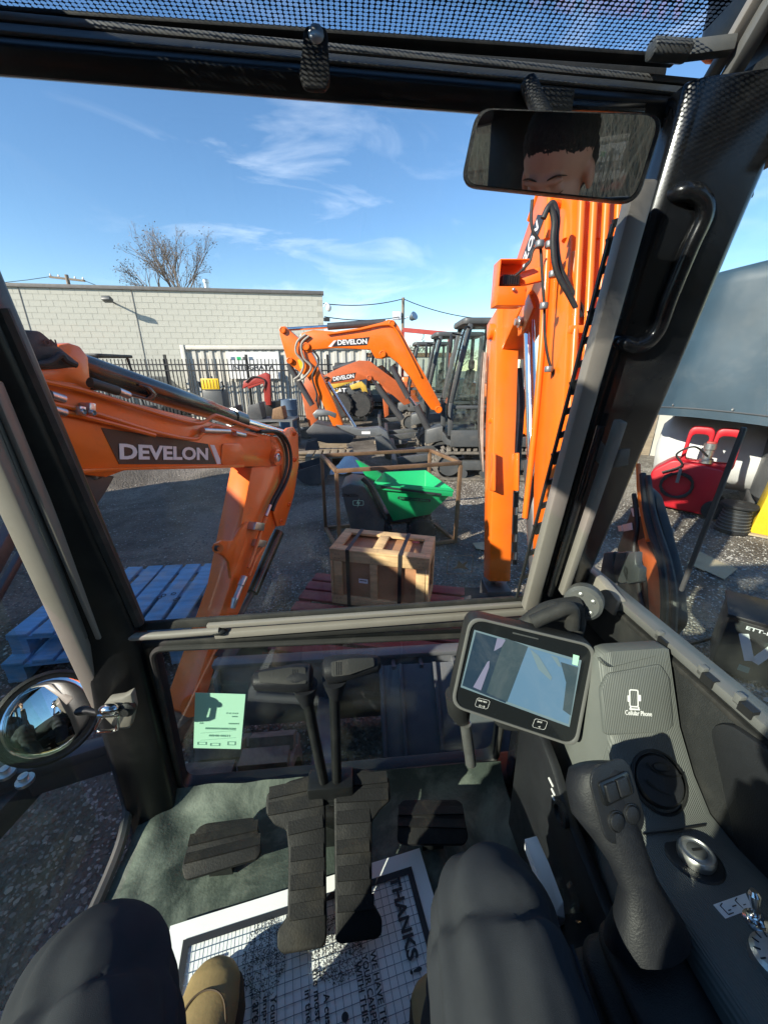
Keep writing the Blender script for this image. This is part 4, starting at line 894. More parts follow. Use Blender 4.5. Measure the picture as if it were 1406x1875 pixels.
# ------------------------------------------------------------------ excavators in the middle distance, facing left
def exc_body(t, orange_hood=True):
    """own space: forward is -x, the cab stands on the near (-y) side"""
    track(t, 0, -.62, 2.05, .48, .32); track(t, 0, .62, 2.05, .48, .32)
    b = MB(); b.box((0, 0, .42), (.7, 1.0, .2)); part('undercarriage', b, 'machine_grey', t)
    b = MB(); b.prism(roundpoly([(-.85, -.80, .56), (1.05, -.80, .56), (1.05, .80, .56), (-.85, .80, .56)], .3), (0, 0, .16)); part('platform', b, 'machine_grey', t, .02)
    b = MB(); b.prism(roundpoly([(.30, -.79, .73), (1.04, -.79, .73), (1.04, .79, .73), (.30, .79, .73)], .28), (0, 0, .72)); part('engine_hood', b, 'orange' if orange_hood else 'machine_grey', t, .05)
    b = MB(); b.box((-.25, -.80, .70), (1.1, .02, .26)); part('skirt', b, 'machine_grey', t, .005)
    x0, x1, y0, y1, z0, z1 = -.84, .27, -.78, .10, .72, 2.42
    def post(a, c, w=.075): b = MB(); b.bar(a, c, w, w, V((0, 1, 0))); part('cab_post', b, 'machine_grey', t, .015)
    for y in (y0 + .04, y1 - .04):
        post((x0 + .04, y, z0), (x0 + .02, y, 1.25)); post((x0 + .02, y, 1.25), (x0 + .24, y, z1 - .06)); post((x1 - .04, y, z0), (x1 - .04, y, z1 - .06)); post((x1 - .48, y, z0), (x1 - .44, y, z1 - .06), .05)
        b = MB(); b.bar((x0 + .04, y, 1.18), (x1 - .04, y, 1.18), .045, .05); part('cab_rail', b, 'machine_grey', t, .01)
        for q4 in ([(x0 + .07, .80), (x1 - .48, .80), (x1 - .47, 1.15), (x0 + .05, 1.15)], [(x0 + .05, 1.22), (x1 - .47, 1.22), (x1 - .45, z1 - .1), (x0 + .24, z1 - .1)], [(x1 - .42, 1.22), (x1 - .08, 1.22), (x1 - .08, z1 - .1), (x1 - .41, z1 - .1)]):
            b = MB(); b.prism([V((a, y - .003, z)) for a, z in q4], (0, .006, 0)); part('window_pane', b, 'cab_glass', t)
    b = MB(); b.prism([V((x0 + .02, y0 + .08, 1.2)), V((x0 + .02, y1 - .08, 1.2)), V((x0 + .23, y1 - .08, z1 - .1)), V((x0 + .23, y0 + .08, z1 - .1))], (-.006, 0, 0)); part('windscreen', b, 'cab_glass', t)
    b = MB(); b.prism(roundpoly([(x0 + .12, y0, z1 - .07), (x1 + .02, y0, z1 - .07), (x1 + .02, y1, z1 - .07), (x0 + .12, y1, z1 - .07)], .1), (0, 0, .09)); part('cab_roof', b, 'machine_grey', t, .03)
    b = MB(); b.box(((x0 + x1) / 2, (y0 + y1) / 2, z0 - .005), (x1 - x0, y1 - y0, .05)); part('cab_floor', b, 'black_paint', t)
    b = MB(); b.box((-.12, -.34, 1.0), (.45, .45, .18)); b.box((.10, -.34, 1.38), (.13, .45, .68), Matrix.Rotation(R(8), 3, 'Y')); b.box((.15, -.34, 1.82), (.10, .26, .2)); part('seat', b, 'black_rubber', t, .04)
    for y in (-.62, -.06): b = MB(); b.tube([(-.3, y, .9), (-.34, y, 1.15), (-.36, y, 1.3)], [.05, .02, .03], 8); part('control_lever', b, 'black_plastic', t)
    b = MB(); b.box((x1 - .02, (y0 + y1) / 2, 1.1), (.04, y1 - y0 - .1, .7)); part('cab_back', b, 'black_paint', t)
    b = MB(); b.tube(spline([(x0 + .02, y0 - .05, 1.0), (x0 - .05, y0 - .07, 1.2), (x0 + .12, y0 - .07, 2.2), (x0 + .22, y0 - .03, 2.3)]), .015, 8); part('grab_rail', b, 'black_paint', t)
    b = MB(); b.tube([(x0 + .12, y0, 2.2), (x0 - .05, y0 - .12, 2.22)], .012, 6); b.ell((x0 - .06, y0 - .13, 2.08), (.03, .08, .13), 10, 8); part('side_mirror', b, 'black_plastic', t)
    b = MB(); b.prism([(-.84, .22, .56), (-1.12, .12, .48), (-1.12, -.12, .48), (-.84, -.22, .56)], (0, 0, .26)); part('swing_post', b, 'machine_grey', t, .02)
    b = MB(); b.prism([(-1.72, -.98, .06), (-1.66, -.98, .06), (-1.62, -.98, .20), (-1.66, -.98, .40), (-1.74, -.98, .42), (-1.70, -.98, .22)], (0, 1.96, 0)); part('blade', b, 'machine_grey', t, .01)
    for y in (-.35, .35): b = MB(); b.bar((-1.64, y, .24), (-.5, y * .8, .36), .10, .12); part('blade_arm', b, 'machine_grey', t, .01)
def exc_front(t, pl, boom, arm, cyls, rods, om, th, pins, tubes):
    part('boom', pl.slab(boom, th / 2, th), om, t, .008, world=True); part('arm', pl.slab(arm, th * .42, th * .84), om, t, .008, world=True)
    for a, c, r in cyls: part('cylinder', pl.cyl(a, c, r), 'dark_steel', t, world=True)
    for a, c, r in rods: part('cylinder_rod', pl.cyl(a, c, r), 'chrome', t, world=True)
    for x, y, r in pins: part('pin', pl.pin(x, y, r, th * .62, th * 1.24), om, t, world=True)
    for pts, r, m in tubes: part('hose', pl.tube(pts, r, th * .62), m, t, world=True)
A = thing('mini_excavator', 'bright orange excavator facing left with raised boom and dark cab, nearest of the far row', 'excavator', (1.86, 6.95, 0))
exc_body(A); PA = Plane((1.86, 6.95), (1, 0))
exc_front(A, PA, [(552, 640), (546, 622), (552, 610), (574, 604), (614, 607), (660, 600), (700, 590), (711, 585), (722, 587), (730, 598), (738, 614), (751, 640), (778, 686), (807, 741), (800, 752), (790, 750), (771, 724), (751, 690), (728, 664), (712, 652), (700, 657), (687, 656), (678, 640), (614, 637), (575, 640), (562, 646)],
  [(512, 612), (513, 599), (521, 597), (545, 618), (560, 628), (576, 655), (590, 690), (612, 738), (628, 778), (610, 781), (596, 750), (578, 712), (562, 690), (545, 678), (527, 664), (520, 640)],
  [((600, 598), (706, 590), .055), ((716, 670), (748, 728), .05), ((762, 742), (783, 784), .06), ((529, 668), (572, 742), .05)], [((520, 603), (602, 598), .028), ((742, 718), (766, 750), .03), ((600, 700), (650, 782), .03)],
  'orange', .22, [(517, 604, .05), (530, 660, .05), (700, 648, .055), (717, 592, .05), (803, 750, .06), (560, 634, .06)],
  [([(560, 612), (545, 625), (542, 645), (556, 665), (550, 685), (538, 695)], .018, 'hose_pale'), ([(566, 615), (552, 630), (556, 655), (570, 672), (558, 690), (545, 698)], .018, 'hose_pale'), ([(572, 640), (584, 660), (572, 690), (580, 720), (578, 735)], .016, 'hose'), ([(600, 612), (660, 603), (700, 595), (722, 600), (745, 640), (770, 690)], .014, 'orange_tube')])
decal(PA, A, [(617, 623), (677, 617), (672, 632), (608, 635)], [(611, 624), (616, 623), (607, 635), (601, 635)], (645, 626, -1.2), 54, 9.5, .11)
part('warning_plate', PA.slab([(545, 659), (552, 656), (557, 672), (550, 676)], .10, .01), 'yellow', A, world=True)
part('quick_coupler', PA.slab([(572, 758), (580, 750), (600, 751), (616, 757), (614, 766), (600, 760), (584, 762), (578, 768)], .10, .2), 'steel_grey', A, .01, world=True)
part('thumb', PA.slab([(614, 778), (640, 780), (660, 786), (695, 782), (708, 790), (716, 812), (708, 816), (698, 796), (672, 800), (650, 797), (625, 786)], .12, .2), 'steel_grey', A, .01, world=True)
part('thumb_plate', PA.slab([(662, 790), (678, 790), (678, 795), (662, 795)], .125, .006), 'white_print', A, world=True)
part('bucket', PA.slab([(686, 800), (700, 800), (716, 815), (735, 840), (724, 846), (708, 830), (690, 826)], .28, .55), 'machine_grey', A, .01, world=True)
part('bucket', PA.slab([(560, 790), (574, 775), (610, 782), (650, 800), (640, 812), (600, 812), (572, 806)], .25, .5), 'dark_steel', A, .012, world=True)
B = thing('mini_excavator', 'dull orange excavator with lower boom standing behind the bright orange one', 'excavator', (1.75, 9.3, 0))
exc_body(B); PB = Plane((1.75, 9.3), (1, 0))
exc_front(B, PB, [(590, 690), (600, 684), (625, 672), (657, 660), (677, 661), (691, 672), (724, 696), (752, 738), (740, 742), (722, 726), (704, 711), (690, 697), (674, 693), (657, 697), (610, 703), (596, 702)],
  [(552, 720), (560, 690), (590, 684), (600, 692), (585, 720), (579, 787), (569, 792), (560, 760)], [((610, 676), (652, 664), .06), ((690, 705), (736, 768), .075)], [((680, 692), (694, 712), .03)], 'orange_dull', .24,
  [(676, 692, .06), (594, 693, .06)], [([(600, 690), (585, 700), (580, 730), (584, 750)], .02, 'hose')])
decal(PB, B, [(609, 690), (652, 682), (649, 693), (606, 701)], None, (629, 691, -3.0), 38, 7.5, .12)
Cx = thing('mini_excavator', 'dark excavator with low boom and dark hood behind the two orange ones', 'excavator', (1.55, 12.4, 0)); exc_body(Cx, False)
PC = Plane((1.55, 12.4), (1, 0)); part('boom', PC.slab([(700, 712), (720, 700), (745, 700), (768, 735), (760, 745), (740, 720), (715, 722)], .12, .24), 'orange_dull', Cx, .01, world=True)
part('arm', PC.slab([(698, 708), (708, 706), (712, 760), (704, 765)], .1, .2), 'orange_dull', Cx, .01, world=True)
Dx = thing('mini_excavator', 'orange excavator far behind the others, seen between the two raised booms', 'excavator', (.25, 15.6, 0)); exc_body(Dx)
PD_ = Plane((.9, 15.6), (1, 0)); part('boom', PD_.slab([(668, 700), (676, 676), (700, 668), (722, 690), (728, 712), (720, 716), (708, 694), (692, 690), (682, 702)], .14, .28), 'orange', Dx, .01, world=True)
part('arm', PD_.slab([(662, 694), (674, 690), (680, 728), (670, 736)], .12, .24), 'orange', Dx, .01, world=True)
part('cylinder', PD_.cyl((700, 694), (718, 722), .06), 'dark_steel', Dx, world=True)
# gantry beam behind
gb = thing('lifting_gantry', 'dark red steel lifting beam with two hooks behind the far cabs', 'gantry', (2.1, 16.5, 0))
e0, e1 = atY(738, 604, 16.5), atY(823, 612, 16.0)
b = MB(); b.bar(e0, e1, .10, .16); part('beam', b, 'red_paint', gb, world=True)
for f in (.45, .85):
    c = e0.lerp(e1, f); b = MB(); b.tube([c - V((0, 0, .05)), c - V((0, 0, .2)), c - V((.06, 0, .28)), c - V((0, 0, .34)), c - V((-.06, 0, .28))], .02, 6); part('hook', b, 'zinc', gb, world=True)
for e in (e0, e1): b = MB(); b.bar(V((e.x, e.y, 0)), e, .1, .1, V((1, 0, 0))); part('leg', b, 'red_paint', gb, world=True)

# ------------------------------------------------------------------ yellow skid steer
sk = thing('skid_steer', 'yellow skid-steer loader with dirty tyres behind the orange arms', 'loader', (-1.15, 12.6, 0))
PK = Plane((-1.15, 12.6), (1, .0))
for (px, py, off) in ((626, 742, .3), (661, 741, .3), (632, 738, -1.0), (664, 737, -1.0)): wheel(sk, PK.P(px, py, off), (.25, 1, 0), .40, .30, 'black_rubber', 'cat_yellow', 12)
part('chassis', PK.slab([(606, 735), (604, 712), (628, 708), (676, 714), (678, 738), (650, 730)], .12, 1.1), 'machine_grey', sk, .02, world=True)
part('lift_arm', PK.slab([(640, 706), (662, 698), (670, 706), (676, 728), (668, 726), (660, 710), (644, 714)], .2, .16), 'cat_yellow', sk, .02, world=True)
part('lift_arm', PK.slab([(604, 700), (640, 692), (646, 700), (610, 712)], .2, .16), 'cat_yellow', sk, .02, world=True)
part('cab_cage', PK.slab([(608, 700), (612, 664), (640, 664), (648, 698)], -.1, .8), 'iron', sk, .03, world=True)
part('front_panel', PK.slab([(606, 712), (626, 709), (626, 730), (607, 732)], .13, .04), 'cat_yellow', sk, .01, world=True)
text('lettering', 'CAT', 'white_print', sk, PK.P(622, 715, .16), V((1, 0, 0)), V((0, 0, 1)), .15, None, .004, .03, world=True)

# ------------------------------------------------------------------ smaller things on the far left and on the ground
car = thing('parked_car', 'dark silver car parked behind the iron fence', 'car', (-8.75, 13.85 + .9, 0))
b = MB(); pr = [(-2.0, .35), (2.0, .35), (2.05, .75), (1.9, .95), (1.0, 1.02), (.55, 1.46), (-.9, 1.50), (-1.6, 1.05), (-2.05, .95)]
b.prism([V((x, -.8, z)) for x, z in pr], (0, 1.6, 0)); part('body', b, 'steel_grey', car, .08, seg=3)
for q4 in ([(-1.45, 1.04), (-.35, 1.04), (-.35, 1.42), (-.86, 1.42)], [(-.28, 1.04), (.85, 1.04), (.48, 1.40), (-.28, 1.42)]):
    b = MB(); b.prism([V((x, -.815, z)) for x, z in q4], (0, .02, 0)); part('window', b, 'iron', car)
for x in (-1.25, 1.25):
    for y in (-.72, .72): b = MB(); b.lathe((x, y - .1, .33), (0, 1, 0), [(.1, 0), (.30, 0), (.33, .04), (.33, .16), (.30, .2), (.1, .2)], 20); part('wheel', b, 'black_rubber', car)
b = MB(); b.box((2.02, 0, .8), (.05, 1.3, .12)); part('tail_light', b, 'red_paint', car)
uv = thing('utility_vehicle', 'black utility cart with an open roof frame behind the left boom', 'cart', (-7.0, 9.6, 0))
z1 = 1.98
for x in (-.9, .9):
    for y in (-.6, .6): b = MB(); b.cyl((x, y, .5), (x * .8, y * .9, z1), .03, n=8); part('roof_post', b, 'iron', uv)
b = MB(); b.prism(roundpoly([(-.85, -.62, z1), (.85, -.62, z1), (.85, .62, z1), (-.85, .62, z1)], .1), (0, 0, .07)); part('roof', b, 'iron', uv, .02)
b = MB(); b.box((0, 0, .62), (2.4, 1.2, .5)); part('body', b, 'iron', uv, .06)
for x in (-.8, .8):
    for y in (-.6, .6): b = MB(); b.lathe((x, y - .1, .32), (0, 1, 0), [(.1, 0), (.29, 0), (.32, .05), (.32, .17), (.29, .22), (.1, .22)], 18); part('wheel', b, 'black_rubber', uv)
ys = atY(386, 703, 10.2)
yg = thing('tool_carrier', 'small grey machine with a bright yellow guard plate in front of the fence', 'machine', (ys.x, 10.2, 0))
b = MB(); b.box((0, -.02, ys.z), (.44, .04, .26)); part('guard_plate', b, 'yellow', yg, .01)
for i in range(5): b = MB(); b.box((-.16 + .08 * i, -.045, ys.z), (.02, .01, .2)); part('louvre', b, 'cat_yellow', yg)
b = MB(); b.box((0, .2, ys.z - .42), (.5, .4, .55)); part('body', b, 'machine_grey', yg, .03)
for s in (-1, 1):
    b = MB(); b.lathe((s * .3, .2, .22), (1, 0, 0), [(.06, -.06), (.2, -.06), (.22, 0), (.2, .06), (.06, .06)], 16); part('wheel', b, 'black_rubber', yg); 
    b = MB(); b.tube([(s * .2, .1, ys.z - .25), (s * .3, .05, ys.z - .05), (s * .28, .0, ys.z + .05)], .02, 6); part('handle', b, 'iron', yg)
b = MB(); b.box((0, .2, .25), (.5, .3, .3)); part('chassis', b, 'machine_grey', yg)
rl = atY(470, 715, 9.6)
rd = thing('red_loader', 'small red loader arms among the steel racks in front of the container', 'loader', (rl.x, 9.6, 0)); PR = Plane((rl.x, 9.6), (1, 0))
part('lift_arm', PR.slab([(444, 712), (446, 698), (486, 682), (494, 686), (496, 742), (487, 742), (484, 698), (452, 708)], .1, .1), 'red_paint', rd, .01, world=True)
part('lift_arm', PR.slab([(452, 706), (490, 690), (492, 745), (485, 745), (482, 702), (455, 712)], -.4, .1), 'red_paint', rd, .01, world=True)
part('hydraulic_hose', PR.tube([(450, 700), (462, 690), (478, 692), (486, 700), (480, 720)], .016, .12), 'hose', rd, world=True)
part('body', PR.slab([(470, 738), (505, 735), (506, 775), (470, 780)], 0, .5), 'iron', rd, .02, world=True)
rk = thing('steel_rack', 'low grey steel rack of attachments in front of the container', 'rack', (atY(470, 750, 9.0).x, 9.0, 0)); rx = rk.location.x
for x in (-.85, .85):
    for y in (-.35, .35): b = MB(); b.box((x, y, .33), (.05, .05, .66)); part('leg', b, 'steel_grey', rk)
for z in (.25, .66): b = MB(); b.box((0, 0, z), (1.76, .76, .035)); part('shelf', b, 'steel_grey', rk)
for i, (x, s_) in enumerate(((-.5, .3), (.0, .36), (.52, .28))): b = MB(); b.prism(roundpoly([(x - s_ / 2, -.2, .68), (x + s_ / 2, -.2, .68), (x + s_ * .4, -.2, .68 + s_), (x - s_ * .35, -.2, .68 + s_ * .8)], .03), (0, .35, 0)); part('stored_part', b, ['iron', 'dark_steel', 'rust_steel'][i], rk, .01)
for i, (px, py, lab, m, s_) in enumerate(((566, 800, 'black digging bucket on the ground below the far orange arms', 'dark_steel', .42), (575, 880, 'black bucket attachment left of the steel shipping cage', 'dark_steel', .55), (520, 775, 'black ripper attachment beside the grey rack', 'iron', .4))):
    p = atZ(px, py, 0); t = thing('bucket_attachment', lab, 'bucket', (p.x, p.y, 0), R(20 * i - 15)); pr = []
    for k in range(9): a = R(-170 + 24 * k); pr.append((s_ * .5 * math.cos(a), s_ * .5 + s_ * .5 * math.sin(a)))
    b = MB()
    for k_ in (1.0, .93): b.loft([[V((x * k_, o_, s_ * .5 + (z - s_ * .5) * k_)) for x, z in pr] for o_ in (-s_ * .5, s_ * .5)], cap=False, closed=False)
    part('shell', b, m, t)
    for o_ in (-s_ * .5, s_ * .5): b = MB(); b.prism([V((x, o_, z)) for x, z in pr], (0, .015, 0)); part('side_plate', b, m, t)
    for k in range(4): b = MB(); b.bar((pr[0][0] - .0, -s_ * .42 + k * s_ * .28, pr[0][1]), (pr[0][0] - .10, -s_ * .42 + k * s_ * .28, pr[0][1] + .05), .05, .03); part('tooth', b, 'steel_grey', t)
    for o_ in (-.07, .07): b = MB(); b.prism([V((-.1, o_, s_ * .95)), V((.12, o_, s_ * .95)), V((.08, o_, s_ * 1.25)), V((-.06, o_, s_ * 1.2))], (0, .02, 0)); part('ear', b, m, t)
p = atZ(578, 858, .05); b = MB(); b.tube([p + V((-.22, 0, 0)), p + V((.22, .08, 0))], .045, 10); solo('yellow_tube', b, 'yellow', 'short yellow tube lying on the ground behind the steel shipping cage', 'tube')
p = atZ(640, 872, .0); q = random.Random(4)
b = MB(); b.grid(12, 10, lambda u, v: p + V(((u - .5) * .7, .25 + (v - .5) * .45, .30 * math.exp(-((u - .5) ** 2 + (v - .5) ** 2) * 9) + .05 * noise.noise(V((u * 7, v * 7, 2))) + .02)))
solo('plastic_wrapping', b, 'bag_film', 'heap of white plastic wrapping behind the dumper', 'wrapping', sharp=20)
# ------------------------------------------------------------------ clutter on the ground between the machines
def bits(name, label, cat, px, py, fn, rz=0.0):
    p = atZ(px, py, 0); t = thing(name, label, cat, (p.x, p.y, 0), rz); fn(t); return t
def stack(t, n, w, d, m):
    for i in range(n): b = MB(); b.box((rnd.uniform(-.03, .03), rnd.uniform(-.03, .03), .022 + i * .042), (w, d, .038), Matrix.Rotation(rnd.uniform(-.15, .15), 3, 'Z')); part('board', b, m, t, .003)
bits('board_stack', 'small stack of grey boards on the ground left of the far pallet', 'boards', 545, 842, lambda t: stack(t, 4, 1.0, .16, 'pallet_wood'), R(12))
bits('board_stack', 'loose weathered boards lying behind the green dumper', 'boards', 735, 815, lambda t: stack(t, 2, 1.3, .14, 'pallet_wood'), R(-18))
def crate2(t):
    for z in (.06, .18, .30):
        for y in (-.24, .24): b = MB(); b.box((0, y, z), (.7, .02, .09)); part('slat', b, 'pallet_wood', t)
        for x in (-.34, .34): b = MB(); b.box((x, 0, z), (.02, .46, .09)); part('slat', b, 'pallet_wood', t)
    for x in (-.32, .32):
        for y in (-.22, .22): b = MB(); b.box((x, y, .18), (.04, .04, .36)); part('corner_post', b, 'pallet_wood', t)
bits('slatted_crate', 'open slatted wooden crate standing below the far orange arms', 'crate', 604, 838, crate2, R(8))
def tub(t):
    b = MB(); b.lathe((0, 0, 0), (0, 0, 1), [(.02, .0), (.20, 0), (.26, .30), (.28, .30), (.28, .33), (.25, .33), (.19, .02), (.02, .02)], 24); part('tub', b, 'black_plastic', t)
bits('plastic_tub', 'black plastic tub by the tracks of the bright orange excavator', 'tub', 722, 838, tub)
def coil(t):
    pts = [V((.28 * math.cos(i * .4) * (1 + .04 * math.sin(i)), .28 * math.sin(i * .4), .02 + i * .0022)) for i in range(70)]; b = MB(); b.tube(pts, .018, 6); part('hose', b, 'hose', t)
bits('hose_coil', 'coiled black hydraulic hose lying on the gravel near the steel rack', 'hose', 470, 800, coil)
def auger(t):
    b = MB(); b.cyl((-.7, 0, .16), (.7, 0, .16), .03, n=10); part('shaft', b, 'dark_steel', t)
    b = MB(); pr = [[V((-.65 + i * .03, .15 * math.cos(i * .5) * r, .16 + .15 * math.sin(i * .5) * r)) for i in range(44)] for r in (.2, 1)]
    b.loft(pr, cap=False, closed=False); b.loft([[p + V((.008, 0, 0)) for p in r] for r in pr], cap=False, closed=False); part('flighting', b, 'dark_steel', t)
    b = MB(); b.lathe((.7, 0, .16), (1, 0, 0), [(.03, 0), (.07, .0), (.08, .1), (.05, .2), (.01, .2)], 14); part('hub', b, 'steel_grey', t)
bits('auger', 'dark steel auger lying on the ground in front of the far excavators', 'auger', 650, 806, auger, R(25))
def grapple(t):
    for y in (-.2, 0, .2): b = MB(); b.tube(spline([(-.4, y, .05), (-.25, y, .32), (.0, y, .45), (.3, y, .35), (.45, y, .08)]), .04, 6, flat=.6); part('tine', b, 'dark_steel', t)
    b = MB(); b.cyl((0, -.28, .45), (0, .28, .45), .05); part('cross_tube', b, 'dark_steel', t)
bits('grapple', 'black grapple attachment resting on the ground left of the far crate', 'grapple', 508, 822, grapple, R(30))
def ibc(t):
    b = MB(); b.box((0, 0, .62), (1.0, .9, .95)); part('tank', b, 'white_paint', t, .06)
    for i in range(6):
        b = MB(); b.box((-.5 + i * .2, -.47, .62), (.025, .025, 1.0)); part('cage_bar', b, 'zinc', t)
    for z in (.2, .5, .8, 1.1): b = MB(); b.box((0, -.49, z), (1.06, .02, .025)); part('cage_bar', b, 'zinc', t)
    b = MB(); b.box((0, 0, .07), (1.05, .95, .14)); part('base', b, 'pallet_wood', t)
bits('water_tank', 'white caged liquid tank standing in front of the container', 'tank', 556, 762, ibc, R(6))
def drum_(t):
    b = MB(); b.lathe((0, 0, 0), (0, 0, 1), [(.02, 0), (.28, 0), (.285, .02), (.285, .28), (.295, .3), (.285, .32), (.285, .58), (.295, .6), (.285, .62), (.285, .88), (.27, .88), (.27, .86), (.02, .86)], 24); part('shell', b, 'ink_line', t)
    b = MB(); b.cyl((.12, 0, .86), (.12, 0, .89), .03, n=10); part('bung', b, 'zinc', t)
bits('steel_drum', 'dark blue steel drum left of the far excavator arms', 'drum', 530, 786, drum_)
for i, (px, py, a, lab) in enumerate(((470, 905, 20, 'scrap of flattened cardboard on the gravel right of the left boom'), (655, 832, 70, 'torn cardboard piece beside the auger'), (890, 1000, 40, 'small cardboard scrap near the lit orange arm'))):
    p = atZ(px, py, .006); b = MB(); q = random.Random(60 + i); b.prism([p + V((.16 * math.cos(R(a) + t) * q.uniform(.7, 1.2), .12 * math.sin(R(a) + t) * q.uniform(.7, 1.2), 0)) for t in (0, .9, 1.9, 3.0, 4.2, 5.3)], (0, 0, .004)); solo('cardboard_scrap', b, 'cardboard', lab, 'cardboard')
# ================================================================== OUR OWN MACHINE (cab space: x right, y forward, z up; camera at x=y=0)
EX = thing('mini_excavator', 'orange mini excavator whose cab the picture is taken from', 'excavator', (0, 0, 0), CAB_YAW)
def W(z): return .75 - .175 * (z - 1.22) if z > 1.22 else .75 - .03 * (1.22 - z) / .5
def Yw(z): return .59 + .24 * (2.0 - z)
WS0 = V((0, .75, 1.22)); WSN = V((0, 1, .175)).normalized()
def ws(px, py, off=0.0): return cP(px, py, WS0 - V((0, off, 0)), WSN)
def own(name, b, m, bevel=0.0, parent=None, sharp=38, seg=2): return part(name, b, m, parent or EX, bevel, sharp=sharp, seg=seg)

# --- floor
b = MB()
def fl_(u, v):
    x = -.545 + .93 * u; y = -.55 + 1.27 * v
    z = .70 + .005 * noise.noise(V((x * 7, y * 7, 0))) + .003 * noise.noise(V((x * 22, y * 22, 4)))
    near = math.exp(-((x + .40) ** 2 + (y - .62) ** 2) / .02); z += near * (.006 + .006 * math.sin(x * 38 + y * 22)) ; z += .05 * max(0, (y - .66) / .06) ** 2 * .8
    z += .010 * math.exp(-((x + .5) ** 2) / .0006)
    return V((x, y, z))
b.grid(90, 110, fl_); own('floor_mat', b, 'floor_rubber', sharp=80)
b = MB(); b.box((-.08, .08, .63), (.96, 1.28, .09)); own('floor_pan', b, 'black_paint', .01)
b = MB(); b.tube(spline([(-.556, -.5, .705), (-.556, .3, .705), (-.556, .56, .708), (-.562, .66, .74), (-.570, .70, .80)]), .012, 8); own('door_sill_trim', b, 'machine_grey')
b = MB(); b.prism([V((-.604, y, z)) for y, z in ((.63, .76), (.60, 2.08), (-.70, 2.08), (-.70, .76))], (.004, 0, 0)); own('door_window', b, 'door_glass')
# --- left front pillar
def sect(z): y = W(z); return [V(p) for p in ((-.470, y + .02, z), (-.470, y - .03, z), (-.515, y - .055, z), (-.560, y - .06, z), (-.592, y - .03, z), (-.592, y + .03, z), (-.52, y + .05, z))]
b = MB(); b.loft([sect(z) for z in (.62, .8, 1.0, 1.22, 1.6, 2.14)]); own('front_pillar', b, 'black_paint', .006)
a0, a1 = ws(-70, 700, .075), ws(190, 1288, .062)
b = MB(); b.bar(a0, a1, .036, .03, V((0, 1, 0))); own('pillar_trim', b, 'taupe', .006)
b = MB(); b.bar(ws(-30, 700, .060), ws(158, 1165, .055), .012, .02, V((0, 1, 0))); own('door_seal', b, 'grey_frame', .003)
b = MB(); b.bar(ws(-10, 700, .055), ws(185, 1165, .05), .010, .02, V((0, 1, 0))); own('door_seal', b, 'taupe', .003)
b = MB(); b.tube([ws(-2, 565, .012), ws(254, 1142, .012)], .012, 8); own('glass_seal', b, 'black_rubber')
# latch on the pillar
lt = MB(); lt.prism([cY(x, y, .655) for x, y in ((180, 1305), (196, 1284), (222, 1280), (240, 1270), (246, 1300), (238, 1335), (214, 1338))], (0, .02, 0)); lo = own('door_latch', lt, 'taupe', .004)
b = MB(); b.tube([cY(x, y, .640) for x, y in ((180, 1311), (218, 1310), (216, 1334), (206, 1338), (178, 1340), (177, 1334), (188, 1312))], .0040, 8); own('latch_loop', b, 'chrome', parent=lo)
b = MB(); b.ell(cY(200, 1299, .642), (.020, .012, .012)); own('latch_cap', b, 'chrome', parent=lo)
b = MB(); b.lathe(cY(237, 1293, .66), (0, -1, .1), [(.016, 0), (.016, .012), (.009, .016), (.009, .02), (.002, .02)], 14); own('latch_knob', b, 'black_plastic', parent=lo)
# --- windscreen
g4 = [ws(x, y) for x, y in ((-260, 20), (1210, 160), (968, 1130), (250, 1160))]
gl4 = [V((-.475, W(1.21), 1.21)), V((.415, W(1.21), 1.21)), V((.415, W(2.06), 2.06)), V((-.475, W(2.06), 2.06))]
b = MB(); b.prism(gl4, WSN * .005); own('windscreen', b, 'windscreen')
r0, r1 = ws(236, 1166, .02), ws(963, 1117, .02)
b = MB(); b.bar(ws(395, 1160, .022), r1, .022, .016, V((0, 0, 1))); rl_ = own('windscreen_rail', b, 'taupe', .003)
b = MB(); b.bar(ws(380, 1146, .020), ws(955, 1106, .020), .012, .010, V((0, 0, 1))); own('rail_lip', b, 'taupe', .002, parent=rl_)
b = MB(); b.tube([ws(232, 1167, .030), ws(300, 1163, .030), ws(402, 1155, .030)], [.0085, .0085, .008], 12); own('rail_handle', b, 'taupe', parent=rl_)
b = MB(); b.ell(ws(400, 1157, .03), (.018, .010, .007)); own('rail_catch', b, 'black_plastic', parent=rl_)
b = MB(); b.bar(ws(236, 1180, .016), ws(965, 1132, .016), .016, .014); own('glass_seal', b, 'black_rubber', .003)
b = MB(); b.bar(ws(236, 1148, .006), ws(965, 1098, .006), .010, .022); own('glass_seal', b, 'black_rubber', .003)
# square sticker ghosted on the glass
c = ws(842, 1034, .001); b = MB(); b.ring([c + V((x, -WSN.z * 0, y)) for x, y in rrect(.058, .045, .006)], [c + V((x, 0, y)) for x, y in rrect(.055, .042, .005)], (0, -.0006, 0)); st_ = own('warning_sticker', b, 'decal_black')
b = MB(); b.prism([c + V((x, -.001, y)) for x, y in ((-.022, -.010), (-.008, -.004), (-.004, .012), (.004, .002), (.018, .010), (.010, -.003), (.020, -.012), (.0, -.008))], (0, -.0005, 0)); own('sticker_symbol', b, 'decal_black', parent=st_)
